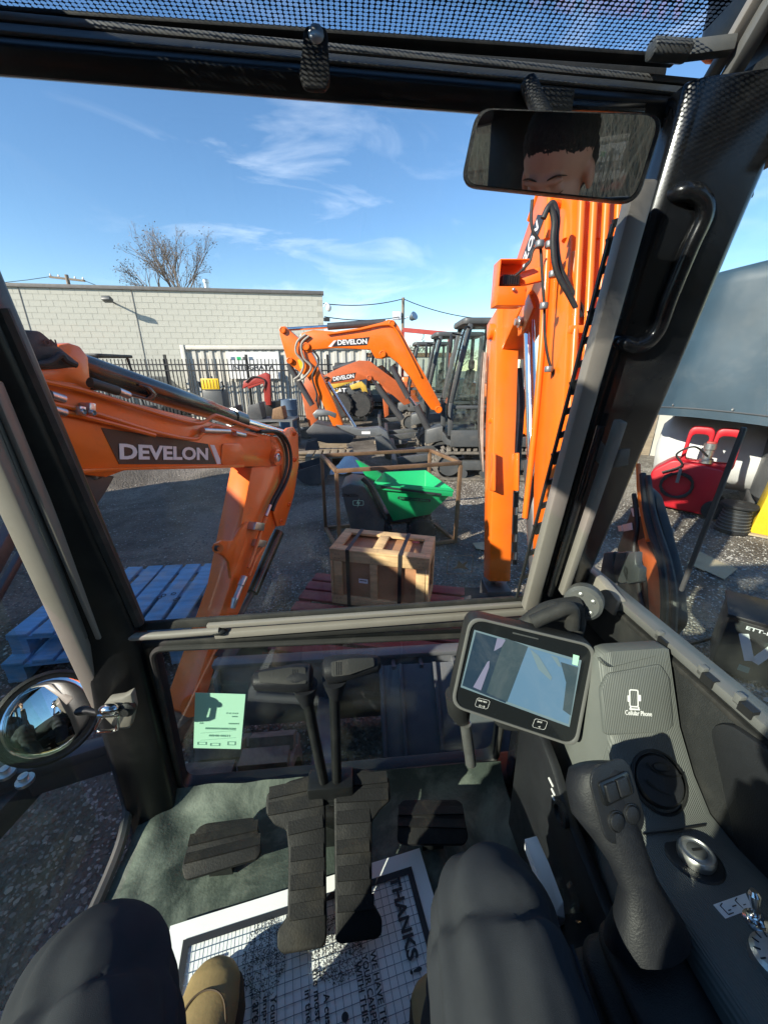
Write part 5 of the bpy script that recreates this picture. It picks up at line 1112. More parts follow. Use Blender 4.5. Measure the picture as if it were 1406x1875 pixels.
# --- lower window
LW0, LWN = V((0, .748, 1.0)), V((0, 1, 0))
b = MB(); b.prism([V(p) for p in ((-.47, .742, .70), (.40, .742, .70), (.405, .750, 1.20), (-.47, .750, 1.20))], (0, .005, 0)); own('lower_window', b, 'lower_glass')
lwo = [cY(x, y, .735) for x, y in ((225, 1178), (985, 1130), (990, 1440), (300, 1500))]
b = MB(); i_ = roundpoly([cY(x, y, .735) for x, y in ((278, 1186), (944, 1158), (906, 1393), (334, 1447))], .03, 6); ctr = sum(i_, V()) / len(i_)
o_ = []
for p in i_:
    d = p - ctr; sx = (.50 if d.x < 0 else .42) / max(abs(d.x), 1e-4); sz = (.30 if d.z < 0 else .235) / max(abs(d.z), 1e-4); s_ = min(sx, sz); s_ = max(s_, 1.03); o_.append(ctr + d * s_)
b.ring(o_, i_, (0, .04, 0)); own('lower_window_frame', b, 'black_paint', .004)
b = MB(); n_ = len(i_); b.tube([p + V((0, -.004, 0)) for p in i_] + [i_[0] + V((0, -.004, 0))], .007, 8); own('window_seal', b, 'black_rubber')
# mint sticker with mirrored print, stuck on the lower window
sk4 = [cY(x, y, .733) for x, y in ((358, 1268), (450, 1271), (441, 1371), (355, 1369))]
b = MB(); b.prism(sk4, (0, -.001, 0)); ms = own('window_sticker', b, 'mint_sticker')
sx_, sy_ = (sk4[1] - sk4[0]).normalized(), (sk4[0] - sk4[3]).normalized()
for (px, py, s_, wpx, hpx) in ((425, 1306, '0525', 26, 4), (430, 1312, '600', 12, 4), (369, 1324, '86', 8, 4), (428, 1325, '100000', 22, 4), (404, 1334, '0025000049000000', 66, 6), (402, 1347, '11200-00400', 46, 6)):
    p = cY(px, py, .7315); text('sticker_print', s_, 'mint_ink', ms, p, sx_, sy_, hpx * .00108, wpx * .00108, .0003, .01, mirror=True)
for px, py, w_, h_ in ((370, 1361, 20, 9), (394, 1363, 22, 9), (424, 1361, 18, 12)):
    p = cY(px, py, .7316); b = MB(); b.ring([p + sx_ * x + sy_ * y for x, y in rrect(w_ * .00108, h_ * .00108, .001)], [p + sx_ * x + sy_ * y for x, y in rrect(w_ * .00085, h_ * .00075, .001)], (0, -.0004, 0)); own('sticker_print', b, 'mint_ink', parent=ms)
for py in (1340, 1353): p = cY(400, py, .7316); b = MB(); b.box(p, (.085, .0004, .0008)); own('sticker_print', b, 'mint_ink', parent=ms)

# --- header and roof
HZ0, HZ1 = 2.045, 2.165
b = MB(); b.loft([[V((x, y + .036 * (x - .14), z)) for y, z in ((.625, 2.054), (.610, 2.048), (.600, 2.070), (.630, 2.094), (.668, 2.130), (.72, 2.130), (.72, 2.112), (.66, 2.08))] for x in (-.64, .62)]); own('roof_crossbar', b, 'black_paint', .004)
b = MB(); b.bar((-.64, .620, 2.116), (.52, .662, 2.116), .010, .008); own('drip_rail', b, 'grey_frame', .002)
b = MB(); b.bar((-.64, .600, 2.096), (.50, .641, 2.096), .030, .004, V((0, -.64, .77))); own('header_strip', b, 'machine_grey', .0015)
b = MB(); b.bar((-.62, .700, 2.140), (.46, .700, 2.140), .03, .02); own('shade_roller', b, 'black_rubber', .006)
b = MB(); b.grid(2, 2, lambda u, v: V((-.45 + .905 * u - .03 * v * u, .665 - .45 * v, 2.140 + .012 * v))); own('sunshade_net', b, 'mesh_net')
b = MB(); b.bar((-.45, .660, 2.137), (.452, .660, 2.137), .020, .005); own('shade_hem', b, 'black_rubber', .002)
for x0, x1 in ((-.66, -.47), (.50, .64)): b = MB(); b.box(((x0 + x1) / 2, -.05, 2.195), (x1 - x0, 1.5, .09)); own('roof_side', b, 'black_paint', .02)
b = MB(); b.box((0, -.36, 2.20), (.95, .88, .06)); own('roof_panel', b, 'black_paint', .01)
b = MB(); b.prism([V(p) for p in ((-.48, .70, 2.20), (.48, .70, 2.20), (.48, .07, 2.215), (-.48, .07, 2.215))], (0, 0, .005)); own('roof_window', b, 'side_glass')
b = MB(); b.tube([V((.40, .64, 2.135)), V((.45, .64, 2.135))], .012, 8); b.bar((.445, .64, 2.135), (.50, .625, 2.135), .016, .016); own('shade_bracket', b, 'machine_grey', .002)
b = MB(); b.bar(cX(1290, 160, .50), cX(1400, -30, .50), .016, .012); own('roof_trim', b, 'taupe', .003)
b = MB(); b.bar(cX(1330, 150, .515), cX(1440, -40, .515), .022, .016); own('roof_trim', b, 'grey_frame', .004)
# rubber pull strap with a rivet
b = MB(); s0 = cY(580, 75, .584); s1 = cY(578, 163, .580)
b.prism(roundpoly([s0 + V((-.012, 0, .008)), s0 + V((.012, 0, .008)), s1 + V((.017, 0, .006)), s1 + V((.012, 0, -.004)), s1 + V((-.012, 0, -.004)), s1 + V((-.017, 0, .006))], .007), (0, -.008, 0)); so_ = own('pull_strap', b, 'black_rubber', .002)
b = MB(); b.lathe(s0 + V((0, -.008, 0)), (0, -1, 0), [(.0085, 0), (.0085, .002), (.005, .004), (.001, .0045)], 14); own('rivet', b, 'zinc', parent=so_)

# --- right front pillar
def sectR(z): y = W(z); v = Yw(z); return [V(p) for p in ((.418, y + .03, z), (.416, y - .018, z), (.43, y - .03, z), (.528, v - .032, z), (.541, v - .018, z), (.556, v + .01, z), (.556, v + .07, z), (.46, y + .07, z))]
b = MB(); b.loft([sectR(z) for z in (.66, 1.22, 1.6, 2.075)]); own('front_pillar', b, 'black_gloss', .005)
def rb(name, pts, wd, hd, off, m, bev=.002, k=1):
    P = [ws(x, y, off) for x, y in pts]; b = MB()
    for i in range(len(P) - 1): b.bar(P[i], P[i + 1], wd, hd, V((0, 1, 0)))
    return own(name, b, m, bev)
rb('pillar_trim', [(968, 1112), (1176, 330)], .030, .022, .048, 'taupe', .004)
rb('pillar_trim', [(1030, 1085), (1136, 770)], .014, .020, .062, 'taupe', .003)
rb('pillar_groove', [(1006, 1090), (1100, 780)], .010, .012, .047, 'black_gloss', .002)
rb('glass_seal', [(962, 1108), (1160, 380)], .012, .02, .012, 'black_rubber', .003)
b = MB(); 
for dx in (0, 17): b.bar(ws(944 + dx, 1100, .006), ws(1122 + dx, 410, .006), .0045, .006, V((0, 1, 0)))
for i in range(17): f = i / 16; p0 = ws(944 + 178 * f, 1100 - 690 * f, .006); p1 = ws(961 + 178 * f, 1094 - 690 * f, .006); b.bar(p0, p1, .010 + .012 * (i % 3 == 0), .006, V((0, 1, 0)))
own('wiper_guide', b, 'black_plastic')
# folded plate on the pillar
b = MB(); c4 = [cY(1092, 796, .645), cY(1114, 826, .630), cY(1154, 822, .600), cY(1150, 852, .600), cY(1108, 860, .630), cY(1078, 832, .645)]
b.add(c4 + [p + V((0, .004, .001)) for p in c4], [(0, 1, 4, 5), (1, 2, 3, 4), (11, 10, 7, 6), (10, 9, 8, 7), (0, 6, 7, 1), (1, 7, 8, 2), (2, 8, 9, 3), (3, 9, 10, 4), (4, 10, 11, 5), (5, 11, 6, 0)]); own('folded_bracket', b, 'taupe', .0012)
# grab handle
gh = [cY(1122, 618, .650), cY(1140, 628, .62), cY(1168, 634, .61), cY(1200, 610, .605), cY(1225, 545, .595), cY(1262, 455, .585), cY(1287, 400, .580), cY(1288, 372, .578), cY(1272, 354, .578), cY(1245, 352, .585), cY(1212, 362, .61)]
b = MB(); b.tube(spline(gh, 6), .0115, 14); own('grab_handle', b, 'black_gloss')
for p in (gh[0], gh[-1]): b = MB(); b.lathe(p + V((0, .02, 0)), (0, -1, 0), [(.022, 0), (.022, .008), (.014, .02)], 14); own('handle_foot', b, 'black_gloss')
# cover panel in the upper right corner with screw
b = MB(); b.prism(roundpoly([cX(x, y, .535) for x, y in ((1296, 196), (1330, 150), (1420, 90), (1500, 120), (1500, 250), (1406, 285), (1340, 322), (1262, 312))], .012), (.03, 0, 0)); cv = own('corner_cover', b, 'black_plastic', .005)
b = MB(); b.lathe(cX(1355, 218, .534), (-1, 0, 0), [(.010, 0), (.010, .003), (.006, .004), (.005, .001), (.001, .001)], 14); own('screw', b, 'zinc', parent=cv)
b = MB(); b.prism([cX(x, y, .53) for x, y in ((1322, 318), (1365, 300), (1356, 362), (1318, 376))], (.02, 0, 0)); own('belt_anchor', b, 'black_plastic', .004)

# --- right wall, sill, side window
b = MB(); b.loft([[V(p) for p in ((.532, y, .70), (.535, y, 1.10), (.545, y, 1.275), (.60, y, 1.285), (.60, y, .70))] for y in (.80, .5, .2, -.8)]); own('side_wall', b, 'black_plastic', .006)
b = MB(); b.bar((.562, .80, 1.292), (.562, -.7, 1.292), .038, .016); sl = own('window_sill', b, 'grey_frame', .003)
for px, py in ((1120, 1092), (1222, 1176), (1305, 1245), (1376, 1300)):
    p = cX(px, py, .552); b = MB(); b.box(p + V((-.006, 0, .0)), (.012, .020, .014)); own('sill_clip', b, 'iron', parent=sl); b = MB(); b.box(p + V((-.004, .016, .004)), (.010, .010, .016)); own('sill_tab', b, 'grey_frame', .001, parent=sl)
b = MB(); b.bar((.546, .80, 1.272), (.546, -.7, 1.272), .010, .010); own('sill_seam', b, 'black_rubber', .002)
b = MB(); b.prism([V((.562, y, z)) for y, z in ((Yw(1.29) + .03, 1.29), (Yw(2.12) + .03, 2.12), (-.7, 2.12), (-.7, 1.29))], (.004, 0, 0)); own('side_window', b, 'side_glass')
b = MB(); b.bar(cX(1362, 782, .557), cX(1246, 1082, .557), .007, .006, V((1, 0, 0))); own('sliding_window_edge', b, 'machine_grey', .002)
b = MB(); b.bar((.575, .66, 2.13), (.575, -.7, 2.13), .06, .06); own('roof_rail', b, 'black_paint', .01)
b = MB(); b.prism(roundpoly([cX(x, y, .532) for x, y in ((1296, 1330), (1330, 1322), (1430, 1392), (1470, 1470), (1470, 1660), (1400, 1640), (1342, 1540))], .02), (.02, 0, 0)); own('door_pocket', b, 'dark_plastic', .004)
# front cowl below the pillar
b = MB(); b.prism(roundpoly([(.30, .60, 1.0), (.56, .55, 1.0), (.56, .80, 1.0), (.30, .75, 1.0)], .03), (0, 0, .19)); own('front_cowl', b, 'black_plastic', .03, seg=3)
b = MB(); b.prism([cX(x, y, .535) for x, y in ((1070, 1040), (1096, 1060), (1130, 1100), (1122, 1128), (1075, 1090), (1052, 1072))], (.02, 0, 0)); own('pillar_foot_plate', b, 'taupe', .003)
# --- right hand console: profile z over y
CPROF = [(.60, 1.17), (.555, 1.235), (.515, 1.298), (.49, 1.302), (.43, 1.193), (.385, 1.142), (.345, 1.112), (.30, 1.112), (.22, 1.128), (.10, 1.145), (-.40, 1.15)]
def cz(y):
    for (y1, z1), (y0, z0) in zip(CPROF, CPROF[1:]):
        if y0 <= y <= y1: return z0 + (z1 - z0) * (y - y0) / (y1 - y0)
    return CPROF[-1][1] if y < 0 else CPROF[0][1]
def con(px, py, lift=0.0):
    d = ray(px, py, True); t = .15
    while t < 1.2:
        p = O + d * t
        if p.z < cz(p.y) + lift: break
        t += .0015
    e = .012; nn = V((0, -(cz(p.y + e) - cz(p.y - e)) / (2 * e), 1)).normalized(); return p, nn
b = MB(); rings = []
for y, z in CPROF:
    e_ = .036 * min(1, max(0, (y - .33) / .10)); rings.append([V(p) for p in ((.372 + e_, y, .72), (.372 + e_, y, z - .02), (.380 + e_, y, z - .004), (.392 + e_, y, z), (.522, y, z), (.532, y, z - .003), (.534, y, .72))])
b.loft(rings); own('console', b, 'console_ribbed', sharp=50)
# inner flank of the console, with sockets
b = MB(); b.prism([V((.350, y, z)) for y, z in ((.58, .72), (.60, 1.02), (.53, 1.08), (.47, 1.06), (.40, 1.02), (.30, 1.0), (.1, 1.0), (-.3, 1.0), (-.3, .72))], (.020, 0, 0)); own('console_flank', b, 'dark_plastic', .006)
for px, py, w_ in ((1008, 1432, .016), (1012, 1450, .012), (1015, 1466, .018)): p = cX(px, py, .349); b = MB(); b.box(p, (.002, w_, .003)); own('flank_print', b, 'white_print')
b = MB(); b.lathe(cX(1030, 1490, .349), (-1, 0, 0), [(.020, 0), (.020, .006), (.015, .008), (.013, .002), (.001, .002)], 18); own('power_socket', b, 'black_plastic')
b = MB(); b.lathe(cX(1055, 1488, .349), (-1, 0, 0), [(.005, 0), (.005, .003), (.001, .004)], 10); own('screw', b, 'zinc')
# phone pad
def conpoly(pts, lift): return [con(x, y)[0] + con(x, y)[1] * lift for x, y in pts]
pp = conpoly([(1098, 1262), (1112, 1232), (1205, 1215), (1222, 1240), (1229, 1328), (1216, 1340), (1106, 1346)], .004); pc_, pn = con(1160, 1285)
b = MB(); b.prism(roundpoly(pp, .006), pn * -.010); pd = own('phone_pad', b, 'console_ribbed', .002)
b = MB(); b.prism(roundpoly(conpoly([(1095, 1205), (1112, 1176), (1182, 1166), (1202, 1200), (1112, 1222)], .003), .008), con(1150, 1195)[1] * -.008); own('pad_stop', b, 'console_ribbed', .003, parent=pd)
PXD = V((1, 0, 0)); PYD = (PXD.cross(pn) * -1).normalized()
def padp(px, py, lf=.0046): d = ray(px, py, True); return O + d * ((pp[0] + pn * lf - O).dot(pn) / d.dot(pn)) - pn * .004
t0, t1 = padp(1147, 1306), padp(1196, 1309)
text('lettering', 'Cellular Phone', 'white_print', pd, (t0 + t1) / 2, t1 - t0, PYD, .0075, (t1 - t0).length, .0004, .008)
ic = padp(1163, 1280); xd = (t1 - t0).normalized(); yd = pn.cross(xd)
b = MB(); b.ring([ic + xd * x + yd * y for x, y in rrect(.016, .028, .003)], [ic + xd * x + yd * y for x, y in rrect(.0125, .024, .002)], pn * .0005); own('phone_symbol', b, 'white_print', parent=pd)
b = MB()
for x, y, w_, h_ in ((-.009, -.001, .004, .010), (.010, .001, .004, .010), (.001, -.017, .018, .0025), (-.006, -.015, .002, .004), (.008, -.015, .002, .004)): b.prism([ic + xd * (x + a) + yd * (y + c) for a, c in rrect(w_, h_, .0008, 2)], pn * .0006)
own('phone_symbol', b, 'white_print', parent=pd)
# air vent
vp, vn = con(1202, 1430); rv = .038
b = MB(); b.lathe(vp - vn * .02, vn, [(rv * 1.02, 0), (rv * 1.16, .020), (rv * 1.16, .026), (rv * 1.06, .028), (rv, .020), (rv, .004)], 36); av = own('air_vent', b, 'black_plastic')
b = MB(); b.lathe(vp - vn * .016, (vn + V((-.1, .12, 0))).normalized(), [(rv * .98, .0), (rv * .97, .024), (rv * .86, .030), (.001, .034)], 32); own('vent_ball', b, 'dark_plastic', parent=av)
_, vs_, vu_ = frame(vn, V((.3, 1, 0)))
for k in (-.014, .010): b = MB(); b.tube(spline([vp + vn * .0165 + vs_ * (rv * .68 * s) + vu_ * (k + .008 * (s * s)) for s in (-1, -.5, 0, .5, 1)]), .0016, 6); own('vent_seam', b, 'iron', parent=av)
b = MB(); b.ell(vp + vn * .017 + vu_ * .020 + vs_ * .004, (.012, .008, .004)); own('vent_thumb', b, 'black_plastic', parent=av)
# ignition switch
kp, kn = con(1272, 1576)
b = MB(); b.lathe(kp - vn * .004, kn, [(.035, 0), (.035, .004), (.032, .006), (.001, .006)], 30); kb = own('key_base', b, 'dark_plastic', .001)
b = MB(); b.lathe(kp + kn * .004, kn, [(.021, 0), (.022, .005), (.022, .010), (.020, .0135), (.018, .0135), (.017, .0115), (.0125, .0115), (.0115, .0120), (.001, .0120)], 30); own('key_ring', b, 'zinc', parent=kb)
b = MB(); b.lathe(kp + kn * .0155, kn, [(.0115, 0), (.0115, .0025), (.0105, .003), (.001, .003)], 20); own('key_barrel', b, 'machine_grey', parent=kb)
_, ks_, ku_ = frame(kn, V((0, 1, 0))); b = MB(); b.bar(kp + kn * .0188 - ks_ * .007, kp + kn * .0188 + ks_ * .007, .0028, .001, kn); own('key_slot', b, 'iron', parent=kb)
p, _ = con(1243, 1570); b = MB(); b.ring([p + V((x, y, .008)) for x, y in circ(14, .0035)], [p + V((x, y, .008)) for x, y in circ(14, .0025)], (0, 0, .0005)); own('key_mark', b, 'white_print', parent=kb)
text('key_mark', '*', 'white_print', kb, con(1245, 1556)[0] + V((0, 0, .0085)), V((1, 0, 0)), V((0, 1, 0)), .005, None, .0005, .02)
# toggle switch with its white label
b = MB(); lq = conpoly([(1305, 1658), (1364, 1637), (1376, 1665), (1327, 1684)], .0015); ln = con(1340, 1660)[1]; b.prism(lq, ln * -.002); lbp = own('switch_label', b, 'paper')
lx, ly = (lq[1] - lq[0]).normalized(), (lq[0] - lq[3]).normalized(); lc = sum(lq, V()) / 4
b = MB()
for s in (-1, 1):
    c = lc + lx * (.012 * s) + ln * .0002
    for a, e in (((-.004, -.005), (.004, -.005)), ((-.004, -.005), (-.005, .004)), ((-.005, .004), (.000, .0055)), ((.0, -.002), (.004, -.002))): b.bar(c + lx * a[0] + ly * a[1], c + lx * e[0] + ly * e[1], .0008, .0005, ln)
b.bar(lc - lx * .003 + ln * .0002, lc + lx * .003 + ln * .0002, .0009, .0005, ln); own('label_print', b, 'ink', parent=lbp)
tp, tn = con(1384, 1690)
b = MB(); b.lathe(tp, tn, [(.013, 0), (.013, .003), (.010, .004), (.010, .008), (.007, .010), (.006, .012), (.001, .012)], 18); tg = own('toggle_switch', b, 'chrome')
b = MB(); b.tube([tp + tn * .01, tp + tn * .02 + V((-.002, .003, 0)), tp + tn * .034 + V((-.003, .006, 0)), tp + tn * .038 + V((-.003, .007, 0))], [.003, .0045, .0065, .004], 14); own('toggle_stem', b, 'chrome', parent=tg)
tp, tn = con(1420, 1770); b = MB(); b.lathe(tp, tn, [(.024, 0), (.024, .012), (.020, .016), (.001, .016)], 26); dl = own('throttle_dial', b, 'zinc')
for i in range(14): a = i * 2 * math.pi / 14; _, s_, u_ = frame(tn); c = tp + tn * .0165 + (s_ * math.cos(a) + u_ * math.sin(a)) * .016; b = MB(); b.bar(c, c + (s_ * math.cos(a) + u_ * math.sin(a)) * .006, .001, .001, tn); own('dial_mark', b, 'ink', parent=dl)
# console lower step toward the operator, seams
b = MB(); b.tube([con(x, y, .002)[0] + V((0, 0, .0015)) for x, y in ((1176, 1528), (1230, 1522), (1290, 1512))], .0014, 6); own('console_seam', b, 'iron')

# --- joystick
jb = [(1098, 1398, .026, .30), (1104, 1418, .036, .30), (1112, 1450, .040, .302), (1124, 1490, .041, .306), (1140, 1530, .038, .310), (1160, 1580, .030, .316), (1178, 1630, .028, .322), (1196, 1680, .034, .326), (1214, 1730, .046, .330), (1224, 1765, .050, .332)]
b = MB(); rings = []
jb = [(x + 16, y, r * (1.0 if i < 4 else .84 if i < 7 else 1.0), X + .006) for i, (x, y, r, X) in enumerate(jb)]; cs_ = [cX(x, y, X) for x, y, r, X in jb]
for i, ((x, y, r, X), p) in enumerate(zip(jb, cs_)):
    d = (cs_[min(i + 1, len(cs_) - 1)] - cs_[max(i - 1, 0)]).normalized(); rgt = d.cross(V((0, 0, 1))).normalized(); rgt = rgt if rgt.x > 0 else -rgt; upv = rgt.cross(d); upv = upv if upv.z > 0 else -upv
    rings.append([p - upv * r * .8 + rgt * (r * math.cos(t)) + upv * (r * .82 * math.sin(t)) for t in [2 * math.pi * k / 22 for k in range(22)]])
b.loft(rings); js = own('joystick', b, 'grip_rubber', sharp=70)
d = (cs_[3] - cs_[1]).normalized(); jr = d.cross(V((0, 0, 1))).normalized(); jr = jr if jr.x > 0 else -jr; ju = jr.cross(d); ju = ju if ju.z > 0 else -ju
fc_ = cX(1122, 1461, .307) + ju * .0035
b = MB(); b.prism([fc_ + jr * x + d * y for x, y in rrect(.064, .082, .018)], ju * .004); own('button_panel', b, 'dark_plastic', .0015, parent=js)
b = MB(); b.prism([fc_ + ju * .004 + jr * x + d * (y - .014) for x, y in rrect(.046, .026, .004)], ju * .003); own('rocker_frame', b, 'black_gloss', .001, parent=js)
for s in (-1, 1): b = MB(); b.prism([fc_ + ju * .006 + jr * (x + .009 * s) + d * (y - .014) for x, y in rrect(.016, .019, .002)], ju * .004); own('rocker', b, 'dark_plastic', .0015, parent=js)
for s in (-1, 1): b = MB(); b.lathe(fc_ + ju * .003 + jr * (.012 * s) + d * .018, ju, [(.0112, 0), (.0112, .003), (.0102, .0035), (.0096, .002), (.009, .005), (.005, .0062), (.001, .0065)], 22); own('push_button', b, 'dark_plastic', parent=js)
# bellows boot
b = MB(); bc0 = cX(1205, 1800, .33); base = V((.262, .105, .93)); topc = cX(1232, 1768, .338) - V((0, 0, .045)); n = 8
for i in range(n):
    f = i / (n - 1); c = base.lerp(topc, f); s_ = .120 - .066 * f
    for j, (k, dz) in enumerate(((1.0, 0), (.90, .008))): pass
    b.loft([[c + V((x * s_ * 2, y * s_ * 2, dz)) for x, y in rrect(k, k * 1.05, .22)] for k, dz in ((.90, 0), (1.0, .006), (1.0, .010), (.88, .017))])
bo = own('joystick_boot', b, 'black_plastic', sharp=60)
b = MB(); b.box((.27, .10, .90), (.21, .46, .06)); own('armrest_box', b, 'dark_plastic', .012)
b = MB(); b.box((.27, .10, .78), (.15, .40, .18)); own('armrest_pedestal', b, 'black_paint', .01)

# --- monitor on its arm
mTL, mTR, mBL = cY(862, 1128, .535), cY(1090, 1186, .500), cY(832, 1290, .505)
mx_ = (mTR - mTL).normalized(); my_ = (mTL - mBL); my_ = (my_ - mx_ * my_.dot(mx_)).normalized(); mn = mx_.cross(my_); mc = cY(958, 1248, .512)
mn = mn if mn.y < 0 else -mn
def mp2(px, py, lf=0.0): return cP(px, py, mc + mn * lf, mn)
mo = roundpoly([mp2(x, y) for x, y in ((858, 1124), (1093, 1180), (1056, 1370), (822, 1292))], .026, 6); mcen = sum(mo, V()) / len(mo)
b = MB(); b.loft([[mcen + (p - mcen) * k - mn * z for p in mo] for k, z in ((.80, .040), (.97, .034), (1.0, .026), (1.0, .008), (.985, 0))]); mon = own('monitor', b, 'black_plastic', sharp=50)
b = MB(); b.ring([mcen + (p - mcen) * .985 for p in mo], [mcen + (p - mcen) * .935 for p in mo], mn * .004); own('bezel', b, 'grey_frame', .0015, parent=mon)
b = MB(); b.prism([mcen + (p - mcen) * .935 for p in mo], mn * .0015); own('screen_glass', b, 'screen_glass', parent=mon)
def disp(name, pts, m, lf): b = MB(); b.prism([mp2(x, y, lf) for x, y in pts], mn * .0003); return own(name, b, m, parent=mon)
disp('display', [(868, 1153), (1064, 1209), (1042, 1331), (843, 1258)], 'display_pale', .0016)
disp('display_reflection', [(871, 1157), (966, 1185), (925, 1287), (846, 1255)], 'display_navy', .0020)  # the outside reflected in the screen, painted as flat colour areas and marks
disp('display_reflection', [(925, 1168), (966, 1184), (945, 1240), (928, 1285), (890, 1268), (908, 1215)], 'display_slate', .0023)
disp('display_reflection', [(966, 1185), (1058, 1212), (1040, 1326), (925, 1283)], 'display_blue', .0020)
disp('reflection_mark', [(910, 1168), (925, 1172), (918, 1184), (908, 1190), (904, 1192)], 'display_lilac', .0026)
disp('reflection_mark', [(892, 1212), (896, 1210), (895, 1222), (880, 1264), (866, 1258)], 'display_lilac', .0026)
disp('reflection_mark', [(970, 1188), (985, 1200), (1010, 1240), (1008, 1246), (985, 1225)], 'display_pale', .0026)
disp('reflection_mark', [(1008, 1200), (1020, 1204), (1028, 1222), (1022, 1220)], 'display_pale', .0026)
disp('reflection_mark', [(1026, 1212), (1058, 1222), (1044, 1310), (1030, 1300), (1036, 1250)], 'display_slate', .0023)
disp('corner_sticker', [(1049, 1198), (1060, 1201), (1057, 1219), (1047, 1216)], 'mint_sticker', .0030)
disp('speaker_slot', [(938, 1157), (985, 1169), (985, 1171), (938, 1160)], 'machine_grey', .0020)
for s_, px, py, wp, hp_, sub in (('HOME / MENU', 883, 1284, 24, 4.5, 'O / B'), ('BACK', 988, 1322, 13, 4.5, '<')):
    c = mp2(px, py, .0019); k = .00068
    b = MB(); b.ring([mp2(px, py + 4, .0017) + mx_ * x + my_ * y for x, y in rrect(.024, .018, .004)], [mp2(px, py + 4, .0017) + mx_ * x + my_ * y for x, y in rrect(.0232, .0172, .0037)], mn * .0002); own('button_outline', b, 'white_print', parent=mon)
    text('lettering', s_, 'white_print', mon, c, mx_, my_, hp_ * k, wp * k, .0002, .0); text('lettering', sub, 'white_print', mon, mp2(px - 1, py + 9, .0019), mx_, my_, .0035, None, .0002, .0)
# ball-mount behind it
b = MB(); kc = cY(1020, 1118, .56); b.ell(kc, (.022, .018, .018)); b.tube(spline([kc + V((-.05, -.01, -.015)), kc + V((-.02, -.012, .002)), kc + V((.015, -.012, .012)), kc + V((.026, -.012, -.028))]), [.013] * 19, 10); kn_ = own('mount_knob', b, 'black_rubber', sharp=70)
b = MB(); b.tube(spline([kc + V((-.07, .01, -.06)), kc + V((-.02, .01, -.01)), kc + V((.05, .02, -.005))]), .017, 12); own('mount_arm', b, 'black_rubber', parent=kn_)
mb_ = cY(1064, 1106, .585); b = MB(); b.lathe(mb_ + V((.02, .02, 0)), V((-.6, -.7, .1)), [(.030, 0), (.034, .01), (.034, .03), (.028, .036), (.001, .036)], 26); mbo = own('mount_base', b, 'machine_grey')
for k in range(5): a = k * 1.256; _, s_, u_ = frame(V((-.6, -.7, .1))); b = MB(); c = mb_ + V((.02, .02, 0)) + V((-.6, -.7, .1)).normalized() * .036 + s_ * (.02 * math.cos(a)) + u_ * (.02 * math.sin(a)); b.lathe(c, V((-.6, -.7, .1)), [(.004, 0), (.004, .002), (.001, .003)], 8); own('screw', b, 'zinc', parent=mbo)
b = MB(); b.tube(spline([kc + V((.05, .02, -.005)), kc + V((.06, .02, -.06)), kc + V((.045, .02, -.13))]), .014, 10); own('mount_cable', b, 'black_rubber')
b = MB(); pc0 = cY(852, 1320, .69); b.cyl(cY(852, 1325, .68), cY(862, 1398, .68), .0135, n=18); own('chrome_post', b, 'zinc')
b = MB(); b.tube([cY(838, 1270, .69), cY(840, 1300, .69), cY(846, 1318, .69)], [.03, .028, .018], 14); own('post_cap', b, 'black_plastic')

# --- travel pedals, levers, foot rests
PD0 = V((0, .395, .755)); PDN = V((0, -.634, 1)).normalized()
def pdl(px, py, lf=0.0): return cP(px, py, PD0 + PDN * lf, PDN)
for pts, ribs in (([(575, 1417), (530, 1430), (489, 1453), (486, 1472), (487, 1490), (502, 1511), (524, 1520), (528, 1560), (526, 1677), (507, 1706), (507, 1738), (518, 1749), (590, 1737), (598, 1723), (596, 1495), (594, 1453), (593, 1433), (580, 1433)],
                   [((489, 1462), (590, 1440)), ((487, 1492), (596, 1472)), ((524, 1528), (596, 1512)), ((528, 1576), (597, 1566)), ((527, 1629), (597, 1619)), ((526, 1684), (598, 1672))]),
                  ([(632, 1404), (668, 1408), (700, 1414), (713, 1427), (715, 1466), (697, 1482), (681, 1505), (681, 1651), (700, 1684), (699, 1712), (690, 1720), (622, 1730), (614, 1722), (612, 1528), (611, 1446), (627, 1430)],
                   [((612, 1440), (713, 1430)), ((612, 1468), (715, 1462)), ((612, 1508), (682, 1502)), ((612, 1563), (681, 1556)), ((613, 1612), (681, 1606)), ((613, 1668), (690, 1662))])):
    b = MB(); b.prism(roundpoly([pdl(x, y) for x, y in pts], .006), PDN * -.016); pe = own('travel_pedal', b, 'pedal_rubber', .004, seg=3)
    for i, (a, c) in enumerate(ribs):
        p0, p1 = pdl(*a, .0008), pdl(*c, .0008); dd = (p1 - p0).normalized(); p0 += dd * .005; p1 -= dd * .005
        b = MB(); up = PDN; wd = .010; f = PDN.cross(dd); f = f if f.y > 0 else -f
        b.loft([[q + f * o_ + PDN * h_ for o_, h_ in ((-.003, 0), (-.0015, .0035), (.004, .0025), (.020, 0))] for q in (p0, p0.lerp(p1, .5) + PDN * .0008, p1)]); own('tread_rib', b, 'pedal_rubber', parent=pe, sharp=60)
b = MB(); b.box((-.066, .60, .80), (.10, .05, .20)); b.cyl((-.17, .585, .855), (.05, .585, .855), .014); own('pedal_mount', b, 'black_paint', .006)
